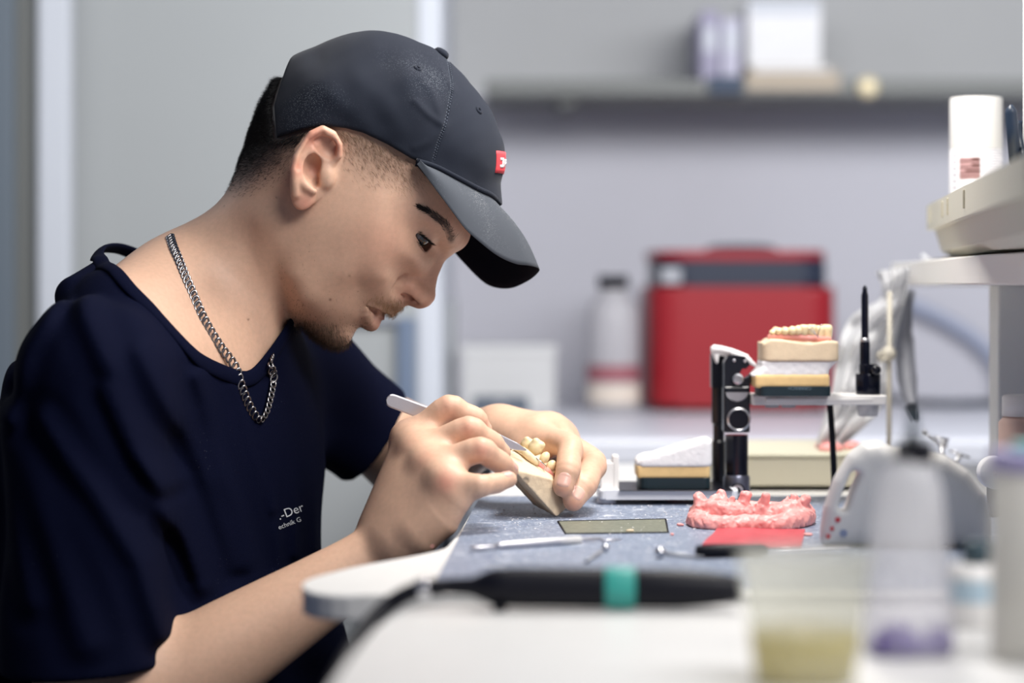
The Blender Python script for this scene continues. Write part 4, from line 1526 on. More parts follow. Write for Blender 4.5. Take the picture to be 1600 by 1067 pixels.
        for k in range(14):
            t0 = (cen[(k + 1) % 14] - cen[k - 1]).normalized()
            b0 = t0.cross(axn)
            rr.append([bm.verts.new(cen[k] + (b0 * math.cos(x) + axn * math.sin(x)) * 0.00100) for x in np.linspace(0, 2 * PI, 7)[:-1]])
        for k in range(14):
            a, b = rr[k], rr[(k + 1) % 14]
            for j in range(6): bm.faces.new((a[j], a[(j + 1) % 6], b[(j + 1) % 6], b[j]))
    link('necklace', mesh_bm('necklace', bm, True), M_STEEL, body)

    TIM('before trousers')
    # ---- trousers and shoes
    Q = Field()
    Q.ell((-0.335, 2.05, 0.515), (0.128, 0.178, 0.10), R=RT, k=0.05)
    for y0, y1 in ((1.965, 1.90), (2.135, 2.20)):
        Q.chain([(-0.32, y0, 0.515), (-0.12, (y0 + y1) / 2, 0.53), (0.09, y1, 0.535)], [0.088, 0.08, 0.062], 0.04)
        Q.chain([(0.09, y1, 0.53), (0.07, y1, 0.32), (0.05, y1, 0.09)], [0.062, 0.062, 0.052], 0.03)
    tv, tf = finish_mesh(Q, (-.52, 1.78, .02), (0.18, 2.32, 0.66), 0.006, proj=0, sm=1)
    link('trousers', mesh_np('trousers', tv, tf), M_TROUS, body)
    for y1 in (1.90, 2.20):
        Sx = Field()
        Sx.cone((0.04, y1, 0.075), (0.05, y1, 0.05), 0.042, 0.045, 0.02)
        Sx.cone((0.03, y1, 0.042), (0.19, y1, 0.034), 0.04, 0.034, 0.03)
        Sx.add('i', lambda p: 0.001 - p[:, 2], (0, y1, 0), 5, 0.004)
        xv, xf = finish_mesh(Sx, (-.05, y1 - .07, -.01), (0.25, y1 + .07, 0.14), 0.006, proj=0, sm=1)
        link('shoe', mesh_np('shoe', xv, xf), M_SHOE, body)
    TIM('end')
    return body, B


M_UNDER = mat('brim_underside', srgb((14, 15, 26)), 0.9, spec=0.1)  # underside of the brim, darker and bluer than its top
M_STITCH = mat('stitch', srgb((74, 82, 94)), 0.8)
HDT = density(HAIR_D); BDT = density(BEARD_D)
# ================================================================ THE ROOM
def T(px, py):
    """point of the work surface seen at a pixel"""
    d = 720.0 / (py - HZ)
    return ((px - 800.0) * d / F, d)


def part_box(name, lo, hi, m, parent=None, bev=0.002, rot=None):
    bm = NB(); add_box(bm, lo, hi, bev, 2, rot)
    return link(name, mesh_bm(name, bm), m, parent)


def wbox(name, x0, x1, y0, y1, d, depth, m, parent=None, bev=0.003):
    """box whose front face fills the pixel rectangle x0..x1, y0..y1 at depth d"""
    a, b = P(x0, y1, d), P(x1, y0, d)
    if y1 == 640: a[2] = TZ + 0.0002
    return part_box(name, (a[0], d, a[2]), (b[0], d + depth, b[2]), m, parent, bev)


def structure(o):
    o['kind'] = 'structure'
    return o


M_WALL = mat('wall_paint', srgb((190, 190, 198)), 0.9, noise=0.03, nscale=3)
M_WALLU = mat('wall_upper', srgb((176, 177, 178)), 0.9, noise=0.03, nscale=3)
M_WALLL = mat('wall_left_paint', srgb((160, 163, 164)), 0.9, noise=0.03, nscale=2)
M_TRIM = mat('trim_white', srgb((196, 200, 208)), 0.6)
M_TRIMD = mat('trim_dark', srgb((96, 106, 116)), 0.6)
M_FLOOR = mat('floor_vinyl', srgb((120, 122, 128)), 0.6, noise=0.1, nscale=20)
M_COUNTER = mat('counter_top', srgb((205, 207, 216)), 0.35, noise=0.02, nscale=30)
M_CAB = mat('cabinet_front', srgb((134, 138, 148)), 0.5)
M_SHELF = mat('shelf_grey', srgb((112, 114, 112)), 0.6)
M_LAM = mat('laminate', srgb((228, 227, 225)), 0.38, noise=0.03, nscale=60)
M_LAME = mat('laminate_edge', srgb((170, 170, 172)), 0.5)
M_GREYM = mat('grey_metal', srgb((150, 152, 158)), 0.45, metal=0.3)
M_CHROME = mat('chrome', srgb((210, 210, 214)), 0.15, metal=1.0)
M_BLACK = mat('black_anodised', srgb((14, 16, 26)), 0.25, spec=0.6)
M_BLACKP = mat('black_plastic', srgb((9, 10, 22)), 0.5, spec=0.3)
M_TEAL = mat('teal_ring', srgb((58, 160, 150)), 0.45)
M_WHITEP = mat('white_plastic', srgb((228, 226, 224)), 0.4, sss=0.05, sssr=(0.004, 0.004, 0.004))
M_BEIGE = mat('beige_metal', srgb((196, 190, 170)), 0.55)
M_BEIGE2 = mat('beige_tray', srgb((214, 210, 194)), 0.5)
M_STONE = mat('dental_stone', srgb((222, 200, 170)), 0.7, noise=0.06, nscale=150, bump=0.2, bscale=500)
M_PLASTER = mat('plaster', srgb((232, 230, 232)), 0.8, noise=0.04, nscale=80, bump=0.35, bscale=250)
M_YSTONE = mat('yellow_stone', srgb((228, 194, 138)), 0.65, noise=0.10, nscale=90)
M_PLATE = mat('split_plate', srgb((22, 40, 48)), 0.45)
M_GUM = mat('gum_wax', srgb((226, 150, 138)), 0.4, sss=0.15, sssr=(0.004, 0.0015, 0.001), noise=0.1, nscale=120)
M_TOOTH = mat('tooth', srgb((232, 212, 170)), 0.3, sss=0.1, sssr=(0.003, 0.002, 0.001))
M_WAX = mat('pink_wax', srgb((242, 166, 162)), 0.42, sss=0.18, sssr=(0.006, 0.002, 0.0015), noise=0.08, nscale=120)
M_WAXR = mat('red_wax', srgb((198, 72, 84)), 0.4, noise=0.15, nscale=100, sss=0.1, sssr=(0.004, 0.0015, 0.001))
M_RED = mat('red_shell', srgb((138, 16, 28)), 0.42, noise=0.03, nscale=10)
M_NAVY = mat('dark_band', srgb((30, 38, 56)), 0.4)
M_PAPER = mat('paper', srgb((226, 226, 228)), 0.85, noise=0.04, nscale=60)
M_LAV = mat('lavender', srgb((168, 160, 205)), 0.4)
M_BINDER = mat('binder', srgb((172, 168, 188)), 0.7)
M_TAN = mat('tan_book', srgb((172, 160, 144)), 0.8)


def cloudy(name, col, rough=0.35, trans=0.75, a=0.55):
    """milky plastic: light passes, blurred"""
    m = bpy.data.materials.new(name); m.use_nodes = True
    nt = m.node_tree; b = nt.nodes['Principled BSDF']; out = nt.nodes['Material Output']
    b.inputs['Base Color'].default_value = (*col, 1); b.inputs['Roughness'].default_value = rough
    tl = nt.nodes.new('ShaderNodeBsdfTranslucent'); tl.inputs['Color'].default_value = (*col, 1)
    tp = nt.nodes.new('ShaderNodeBsdfTransparent'); tp.inputs['Color'].default_value = (*[0.5 + 0.5 * c for c in col], 1)
    m1 = nt.nodes.new('ShaderNodeMixShader'); m1.inputs['Fac'].default_value = trans * 0.6
    nt.links.new(b.outputs[0], m1.inputs[1]); nt.links.new(tl.outputs[0], m1.inputs[2])
    m2 = nt.nodes.new('ShaderNodeMixShader'); m2.inputs['Fac'].default_value = 1 - a
    nt.links.new(m1.outputs[0], m2.inputs[1]); nt.links.new(tp.outputs[0], m2.inputs[2])
    nt.links.new(m2.outputs[0], out.inputs['Surface'])
    return m


def speckle_mat():
    """blue-grey rubbery mat with pale and dark flecks and plaster crumbs"""
    m = mat('flecked_mat', srgb((126, 137, 158)), 0.42, bump=0.15, bscale=400)
    nt = m.node_tree; b = nt.nodes['Principled BSDF']
    tc = nt.nodes.new('ShaderNodeTexCoord')
    col = None
    prev = None
    for sc, lo, hi, c in ((260, 0.60, 0.66, (186, 196, 214)), (150, 0.62, 0.66, (96, 108, 140)), (420, 0.66, 0.70, (222, 224, 230)), (60, 0.62, 0.75, (198, 204, 216))):
        n = nt.nodes.new('ShaderNodeTexNoise'); n.inputs['Scale'].default_value = sc; n.inputs['Detail'].default_value = 2
        mp = nt.nodes.new('ShaderNodeMapping'); mp.inputs['Location'].default_value = (sc * .37, sc * .11, 0)
        nt.links.new(tc.outputs['Object'], mp.inputs['Vector']); nt.links.new(mp.outputs['Vector'], n.inputs['Vector'])
        r = nt.nodes.new('ShaderNodeMapRange'); r.inputs['From Min'].default_value = lo; r.inputs['From Max'].default_value = hi
        nt.links.new(n.outputs['Fac'], r.inputs['Value'])
        mx = nt.nodes.new('ShaderNodeMix'); mx.data_type = 'RGBA'
        nt.links.new(r.outputs['Result'], mx.inputs['Factor'])
        if prev is None: mx.inputs['A'].default_value = b.inputs['Base Color'].default_value
        else: nt.links.new(prev, mx.inputs['A'])
        mx.inputs['B'].default_value = (*srgb(c), 1)
        prev = mx.outputs['Result']
    nt.links.new(prev, b.inputs['Base Color'])
    return m


def build_room():
    # shell
    structure(part_box('floor', (-2.6, 0.2, -0.05), (3.2, 4.3, 0.0), M_FLOOR, bev=0))
    zs = P(0, 146, 4.2)[2]
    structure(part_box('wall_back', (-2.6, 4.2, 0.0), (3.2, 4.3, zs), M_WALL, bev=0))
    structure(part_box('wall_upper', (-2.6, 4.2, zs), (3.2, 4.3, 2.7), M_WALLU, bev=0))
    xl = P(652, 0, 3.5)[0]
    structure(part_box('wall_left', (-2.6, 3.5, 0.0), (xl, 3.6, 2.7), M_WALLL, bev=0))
    structure(part_box('trim_1', (xl, 3.5, 0.0), (xl + 0.035, 4.2, 2.7), M_TRIM, bev=0.004))
    a, b = P(62, 0, 3.48)[0], P(112, 0, 3.48)[0]
    structure(part_box('trim_2', (a, 3.46, 0.0), (b, 3.5, 2.7), M_TRIM, bev=0.005))
    a, b = P(-60, 0, 3.48)[0], P(24, 0, 3.48)[0]
    structure(part_box('trim_3', (a, 3.47, 0.0), (b, 3.5, 2.7), M_TRIMD, bev=0.005))
    structure(part_box('door_1', (b, 3.485, 0.0), (P(62, 0, 3.48)[0], 3.5, 2.7), M_SHELF, bev=0.0))

    a, b = P(621, 0, 3.49)[0], P(649, 0, 3.49)[0]
    structure(part_box('trim_4', (a, 3.485, 0.3), (b, 3.5, float(P(0, 497, 3.49)[2])), mat('trim_blue', srgb((104, 118, 140)), 0.6), bev=0.002))
    structure(part_box('trim_5', (-1.2, 3.488, float(P(0, 508, 3.49)[2])), (a, 3.5, float(P(0, 497, 3.49)[2])), M_CAB, bev=0.002))
    # counter along the back wall
    c = empty('counter', 'long white counter along the back wall, under the red machine', 'counter', (0.5, 3.6, 0))
    def cp(n, lo, hi, m, bev=0.002, par=None):
        o = part_box(n, lo, hi, m, None, bev); o.parent = par or c; o.matrix_parent_inverse = Matrix.Translation((-0.5, -3.6, 0)) if par is None else Matrix.Identity(4)
        return o
    x0 = P(560, 0, 3.05)[0]
    cp('worktop', (xl + 0.04, 3.05, TZ - 0.035), (2.6, 4.198, TZ), M_COUNTER, 0.006)
    cp('cabinet', (xl + 0.06, 3.10, 0.08), (2.58, 4.198, TZ - 0.035), M_CAB)
    cp('plinth', (xl + 0.08, 3.16, 0.0), (2.5, 4.198, 0.08), M_SHELF)
    for i in range(5):
        xx = xl + 0.08 + i * 0.55
        d = cp('door', (xx, 3.08, 0.12), (xx + 0.53, 3.10, TZ - 0.06), M_CAB, 0.003)
        h = part_box('handle', (xx + 0.18, 3.06, TZ - 0.12), (xx + 0.35, 3.08, TZ - 0.108), M_GREYM, d, 0.002)

    # wall shelf with what lies on it
    s = empty('wall_shelf', 'grey shelf board fixed high on the back wall', 'shelf', (0.8, 4.05, ZC + 0.33))
    def sp(n, lo, hi, m, bev=0.003):
        o = part_box(n, lo, hi, m, None, bev); o.parent = s; o.matrix_parent_inverse = Matrix.Translation((-0.8, -4.05, -(ZC + 0.33))); return o
    a = P(758, 149, 3.92); b = P(1660, 124, 3.92)
    sp('board', (a[0], 3.92, a[2]), (b[0] + .5, 4.2, b[2]), M_SHELF)
    zt = b[2]
    sp('bracket', (a[0] + 0.12, 3.95, a[2] - 0.012), (a[0] + 0.15, 4.2, a[2]), M_SHELF, 0.001)
    sp('bracket', (b[0] + 0.1, 3.95, a[2] - 0.012), (b[0] + 0.13, 4.2, a[2]), M_SHELF, 0.001)

    def tagged(o, l, cat, group=None): return tag(o, l, cat, group)
    # box files
    for k, (xa, xb, yt, cl) in enumerate(((1096, 1126, 14, (158, 154, 176)), (1129, 1160, 26, (190, 188, 206)))):
        p0 = P(xa, 124, 3.95); p1 = P(xb, yt, 3.95)
        bm = NB(); add_box(bm, (p0[0], 3.97, zt + 0.001), (p1[0], 4.18, p1[2]), 0.004, 2)
        o = link('binder', mesh_bm('binder', bm), mat('binder_%d' % k, srgb(cl), 0.7))
        tag(o, ['tall mauve grey binder at the end of the row on the wall shelf', 'pale lilac binder between the mauve binder and the white box'][k], 'binder', 'binders on the wall shelf')
        part_box('label', (p0[0] + 0.006, 3.9694, zt + 0.05), (p1[0] - 0.006, 3.9702, zt + 0.09), M_TRIM, o, 0.0)
    # flat books and a white carton standing on them
    p0 = P(1168, 124, 3.93); p1 = P(1312, 102, 3.93)
    for k in range(2):
        z0 = zt + 0.001 + k * 0.0115
        o = part_box('book', (p0[0] + k * 0.006, 3.94, z0), (p1[0] - k * 0.012, 4.14, z0 + 0.011), M_TAN, None, 0.002)
        tag(o, ['tan book lying flat on the wall shelf, lower of two', 'tan book lying flat on another, white carton on top of it'][k], 'book', 'flat books on the wall shelf')
        ii = part_box('pages', (p0[0] + k * 0.006 + 0.004, 3.938, z0 + 0.002), (p1[0] - k * 0.012 - 0.004, 3.945, z0 + 0.009), M_PAPER, o, 0.0)
    p0 = P(1163, 100, 3.95); p1 = P(1284, -2, 3.95)
    zc = zt + 0.0245
    o = part_box('carton', (p0[0] + 0.006, 3.96, zc), (p1[0], 4.12, zc + (p1[2] - p0[2])), M_PAPER, None, 0.002)
    tag(o, 'white paper carton standing on flat books on the wall shelf', 'box')
    link('flap', mesh_bm('flap', (lambda bm: (add_box(bm, (p0[0] + 0.01, 3.958, zc + 0.085), (p1[0] - 0.004, 3.9605, zc + 0.108), 0.0008, 1), bm)[1])(NB())), M_TRIM, o)
    sp('pouch', (P(1108, 0, 3.915)[0], 3.912, P(0, 147, 3.915)[2]), (P(1160, 0, 3.915)[0], 3.92, P(0, 119, 3.915)[2]), mat('pouch_blue', srgb((62, 74, 92)), 0.7), 0.002)  # dark blue pouch over the shelf edge, built as part of the shelf
    sp('tan_strip', (P(1166, 0, 3.915)[0], 3.914, P(0, 141, 3.915)[2]), (P(1312, 0, 3.915)[0], 3.92, P(0, 112, 3.915)[2]), M_TAN, 0.001)  # tan strip standing in for books that reach over the edge
    bm = NB(); add_lathe(bm, [(0.0001, 0.012), (0.012, 0.011), (0.017, 0.006), (0.018, 0.0), (0.012, -0.006)], P(1356, 136, 3.918), (0, -1, 0), 24)
    o = link('knob', mesh_bm('knob', bm, True), mat('brass_knob', srgb((226, 212, 176)), 0.3, metal=0.2)); o.parent = s; o.matrix_parent_inverse = Matrix.Translation((-0.8, -4.05, -(ZC + 0.33)))

    # the red machine on the counter
    d0 = 3.70
    m = empty('red_machine', 'big red machine with a dark lid band standing on the back counter', 'machine', (P(1165, 0, d0)[0], d0 + 0.15, TZ))
    def mp(n, bm, mt, smooth=False):
        o = link(n, mesh_bm(n, bm, smooth), mt, m); o.matrix_parent_inverse = Matrix.Translation((-m.location.x, -m.location.y, -m.location.z)); return o
    xa, xb = P(1014, 0, d0)[0], P(1310, 0, d0)[0]
    zl, zh = TZ, P(0, 448, d0)[2]
    def rrect(x0, x1, y0, y1, r): return round_poly([(x0, y0), (x1, y0), (x1, y1), (x0, y1)], r, 6)
    bm = NB(); add_prism(bm, rrect(xa, xb, d0, d0 + 0.3, 0.05), zl + 0.008, zh, 0.008, 3); mp('body', bm, M_RED)
    bm = NB(); add_prism(bm, rrect(xa + 0.012, xb - 0.012, d0 + 0.01, d0 + 0.29, 0.05), zh, P(0, 406, d0)[2], 0.004, 2); mp('lid_band', bm, M_NAVY)
    bm = NB(); add_prism(bm, rrect(xa + 0.008, xb - 0.014, d0 + 0.006, d0 + 0.292, 0.05), P(0, 406, d0)[2], P(0, 391, d0)[2], 0.006, 3); mp('lid', bm, M_RED)
    bm = NB(); add_tube(bm, catmull([(xa + 0.10, d0 + 0.15, P(0, 392, d0)[2]), (xa + 0.12, d0 + 0.15, P(0, 386, d0)[2]), (xb - 0.1, d0 + 0.15, P(0, 386, d0)[2]), (xb - 0.08, d0 + 0.15, P(0, 392, d0)[2])], 6), 0.006, 10); mp('handle', bm, M_NAVY, True)
    bm = NB(); add_box(bm, (xa + 0.018, d0 - 0.001, P(0, 444, d0)[2]), (xa + 0.05, d0 + 0.012, P(0, 418, d0)[2]), 0.003); mp('latch', bm, M_GREYM)
    for xx in (xa + 0.03, xb - 0.03):
        for yy in (d0 + 0.04, d0 + 0.26):
            bm = NB(); add_lathe(bm, [(0.014, 0), (0.014, 0.008)], (xx, yy, zl), (0, 0, 1), 16); mp('foot', bm, M_BLACKP)

    # bottles and boxes on the counter, far behind the hands
    def bottle(name, label, px, pyt, pyb, w, d, m1, capm, group=None, band=None, capr=0.6, capw=None):
        g = empty(name, label, 'bottle', (P(px, 0, d)[0], d, TZ), group)
        k = d / F
        h = (pyb - pyt) * k; r = w * k / 2
        bm = NB(); add_lathe(bm, [(r * 0.9, 0), (r, 0.004), (r, h * 0.70), (r * 0.92, h * 0.78), (r * capr, h * 0.86), (r * capr * 0.85, h * 0.92)], (0, 0, 0), (0, 0, 1), 32)
        link('bottle_body', mesh_bm('bottle_body', bm, True), m1, g)
        rc = r * capr if capw is None else capw * k / 2
        bm = NB(); add_lathe(bm, [(rc, h * 0.91), (rc, h * 0.995), (rc * 0.9, h)], (0, 0, 0), (0, 0, 1), 24)
        link('cap', mesh_bm('cap', bm, True), capm, g)
        if band:
            for (y0, y1, mt, nm) in band:
                bm = NB(); add_lathe(bm, [(r * 1.012, (pyb - y1) * k), (r * 1.012, (pyb - y0) * k)], (0, 0, 0), (0, 0, 1), 32, cap=False)
                link(nm, mesh_bm(nm, bm, True), mt, g)
        return g
    bottle('spray_bottle', 'milky bottle with flat black cap on the counter beside the red machine', 958, 427, 640, 82, 3.72, cloudy('frost', srgb((206, 204, 208)), 0.4, 0.5, 0.75), M_BLACKP,
           band=[(566, 592, mat('band_red', srgb((140, 84, 92)), 0.6), 'label_band'), (596, 626, mat('band_beige', srgb((202, 190, 178)), 0.7), 'label')], capr=0.55, capw=48)
    o = wbox('cardboard_box', 722, 868, 545, 640, 3.75, 0.12, mat('box_grey', srgb((196, 196, 196)), 0.8)); tag(o, 'pale grey box standing on the counter behind the hands', 'box')
    wbox('lid', 719, 871, 540, 552, 3.747, 0.126, mat('box_lid', srgb((204, 204, 204)), 0.8), o, 0.002)
    o = wbox('tool_case', 738, 826, 622, 640, 3.6, 0.08, mat('case_dark', srgb((84, 92, 104)), 0.6), None, 0.004); tag(o, 'flat dark grey case lying before the pale grey box', 'case')
    wbox('clasp', 776, 788, 625, 633, 3.598, 0.004, M_GREYM, o, 0.0005)
    o = wbox('grey_carton', 692, 709, 470, 640, 3.8, 0.14, mat('upright_grey', srgb((150, 154, 156)), 0.7), None, 0.002); tag(o, 'narrow upright grey carton beside the pale grey box', 'box')
    # hose on the wall and cable on the counter
    bm = NB(); add_tube(bm, catmull([P(1395, 455, 4.17), P(1418, 473, 4.17), (P(1470, 497, 4.17)), P(1520, 528, 4.17), P(1556, 566, 4.17), P(1566, 610, 4.17)], 8), 0.011, 12)
    o = link('hose', mesh_bm('hose', bm, True), mat('hose_blue', srgb((156, 164, 186)), 0.5)); tag(o, 'pale blue hose running down the back wall', 'hose')
    bm = NB(); add_tube(bm, catmull([P(1380, 618, 4.1), P(1412, 628, 4.0), P(1440, 632, 3.9), P(1490, 634, 3.86), P(1560, 632, 3.9), P(1640, 634, 3.9)], 8), 0.009, 10)
    for v_ in bm.verts: v_.co.z = max(v_.co.z, TZ + 0.0005)
    o = link('cable', mesh_bm('cable', bm, True), M_NAVY); tag(o, 'dark cable lying along the back of the counter', 'cable')


def build_bench():
    # bench top the technician works at, with its flecked mat
    b = empty('workbench', 'white topped workbench with rounded corner by the man\'s forearm', 'workbench', (0.4, 2.0, 0))
    off = Matrix.Translation((-0.4, -2.0, 0))
    left = [T(470, 907), T(560, 884), T(640, 870), T(696, 858), T(714, 838), T(739, 797), T(752, 778)]
    poly = [(-0.128, 1.50), (1.3, 1.50), (1.3, 2.62), (left[-1][0] + 0.01, 2.62)] + left[::-1]
    poly = round_poly(poly, [0.05, 0, 0, 0, 0, 0.01, 0.01, 0.02, 0.02, 0.03, 0.03], 6)
    bm = NB(); add_prism(bm, poly, TZ - 0.0165, TZ, 0.002, 2)
    o = link('top', mesh_bm('top', bm), M_LAM, b); o.matrix_parent_inverse = off
    for x, y in ((0.35, 1.6), (1.2, 1.6), (0.35, 2.5), (1.2, 2.5)):
        o = part_box('leg', (x - 0.025, y - 0.025, 0), (x + 0.025, y + 0.025, TZ - 0.0165), M_GREYM, b); o.matrix_parent_inverse = off
    o = part_box('apron', (0.325, 2.49, TZ - 0.10), (1.225, 2.51, TZ - 0.0165), M_GREYM, b); o.matrix_parent_inverse = off
    # mat
    mp = [T(683, 906), T(716, 846), T(739, 798), T(751, 781), (1.25, 2.20), (1.25, 1.525), (T(683, 906)[0] + 0.004, 1.53)]
    mp[3] = (mp[3][0], 2.20)
    bm = NB(); add_prism(bm, mp, TZ, TZ + 0.0016, 0.0005, 1)
    o = link('bench_mat', mesh_bm('bench_mat', bm), speckle_mat()); tag(o, 'blue grey flecked work mat covering the bench top', 'mat')
    # the metal inlay in the mat
    z = TZ + 0.0016
    q = [T(872, 818.5), T(1040, 815), T(1044, 836), T(884, 838)]
    bm = NB(); add_prism(bm, [(a[0] * 1.0, a[1]) for a in q], z + 0.0001, z + 0.0005)
    o = link('metal_plate', mesh_bm('metal_plate', bm), mat('brushed_plate', srgb((128, 131, 116)), 0.5, metal=0.25, noise=0.25, nscale=220)); tag(o, 'dull green metal plate let into the mat under the cast', 'plate')
    cx = sum(a[0] for a in q) / 4; cy = sum(a[1] for a in q) / 4
    bm = NB()
    for i in range(4):
        a, c = Vector((q[i][0], q[i][1], z + 0.0004)), Vector((q[(i + 1) % 4][0], q[(i + 1) % 4][1], z + 0.0004))
        add_tube(bm, [a, c], 0.0008, 6)
    link('groove', mesh_bm('groove', bm), M_BLACKP, o)

    # second bench in the foreground
    g = empty('workbench', 'white bench top in the foreground carrying the cup and the bottles', 'workbench', (0.4, 1.1, 0))
    off2 = Matrix.Translation((-0.4, -1.1, 0))
    pl = [(T(648, 946)[0], 1.455), (1.2, 1.455), (1.2, 0.62), (T(505, 1100)[0], 0.62), T(512, 1080), T(545, 1030), T(592, 976)]
    pl = round_poly(pl, [0.02, 0, 0, 0, 0.03, 0.04, 0.03], 5)
    bm = NB(); add_prism(bm, pl[::-1], TZ - 0.03, TZ, 0.003, 2)
    o = link('top', mesh_bm('top', bm), M_LAM, g); o.matrix_parent_inverse = off2
    for x, y in ((-0.02, 0.70), (1.1, 0.70), (-0.02, 1.36), (1.1, 1.36)):
        o = part_box('leg', (x - 0.025, y - 0.025, 0), (x + 0.025, y + 0.025, TZ - 0.03), M_GREYM, g); o.matrix_parent_inverse = off2
    o = part_box('apron', (-0.02, 1.36, TZ - 0.1), (1.1, 1.38, TZ - 0.03), M_GREYM, g); o.matrix_parent_inverse = off2

    # the stool he sits on
    s = empty('stool', 'grey round work stool under the man', 'stool', (-0.335, 2.05, 0))
    bm = NB(); add_lathe(bm, [(0.0, 0.34), (0.16, 0.34), (0.185, 0.352), (0.19, 0.375), (0.17, 0.392), (0.0, 0.395)], (0, 0, 0), (0, 0, 1), 40); link('seat', mesh_bm('seat', bm, True), M_NAVY, s)
    bm = NB(); add_lathe(bm, [(0.03, 0.06), (0.03, 0.25), (0.02, 0.25), (0.02, 0.342)], (0, 0, 0), (0, 0, 1), 24); link('column', mesh_bm('column', bm), M_CHROME, s)
    for k in range(5):
        a = 2 * PI * k / 5 + 0.3
        e = Vector((math.cos(a) * 0.26, math.sin(a) * 0.26, 0.055))
        bm = NB(); add_tube(bm, [(0, 0, 0.085), (e.x * .5, e.y * .5, 0.078), e], [0.018, 0.015, 0.012], 10); leg = link('leg', mesh_bm('leg', bm, True), M_BLACKP, s)
        bm = NB(); add_lathe(bm, [(0.022, -0.012), (0.026, -0.008), (0.026, 0.008), (0.022, 0.012)], (e.x, e.y, 0.026), (-math.sin(a), math.cos(a), 0), 20); link('caster', mesh_bm('caster', bm, True), M_BLACKP, leg)
# ============================================================ BENCH OBJECTS
def thing_at(name, label, cat, pt, group=None):
    return empty(name, label, cat, (float(pt[0]), float(pt[1]), float(pt[2])), group)


def W(name, me, m, t):
    """part whose mesh is in world coordinates"""
    o = link(name, me, m)
    o.parent = t
    if t.type == 'EMPTY':
        o.matrix_parent_inverse = Matrix.Translation((-t.location.x, -t.location.y, -t.location.z))
    return o


def wb(bm, x0, x1, y0, y1, d, dep, bev=0.001, seg=2):
    """box in bm: front face fills the pixel rectangle at depth d"""
    a, b = P(x0, y1, d), P(x1, y0, d)
    add_box(bm, (a[0], d, a[2]), (b[0], d + dep, b[2]), bev, seg)


MZ = TZ + 0.0016        # upper side of the mat


def sdf_obj(name, fld, lo, hi, h, m, sm=1, proj=0):
    v, f = finish_mesh(fld, lo, hi, h, proj, sm)
    return mesh_np(name, v, f)


def noise3(p, s, seed=0.0):
    """cheap smooth lumpiness"""
    q = p * s + seed
    return (np.sin(q[:, 0] * 1.7 + 1.3 * np.sin(q[:, 1] * 1.1 + 0.7)) * np.sin(q[:, 1] * 1.9 + 1.1 * np.sin(q[:, 2] * 1.3 + 2.0)) * np.sin(q[:, 2] * 1.6 + 1.2 * np.sin(q[:, 0] * 0.9 + 0.4)))


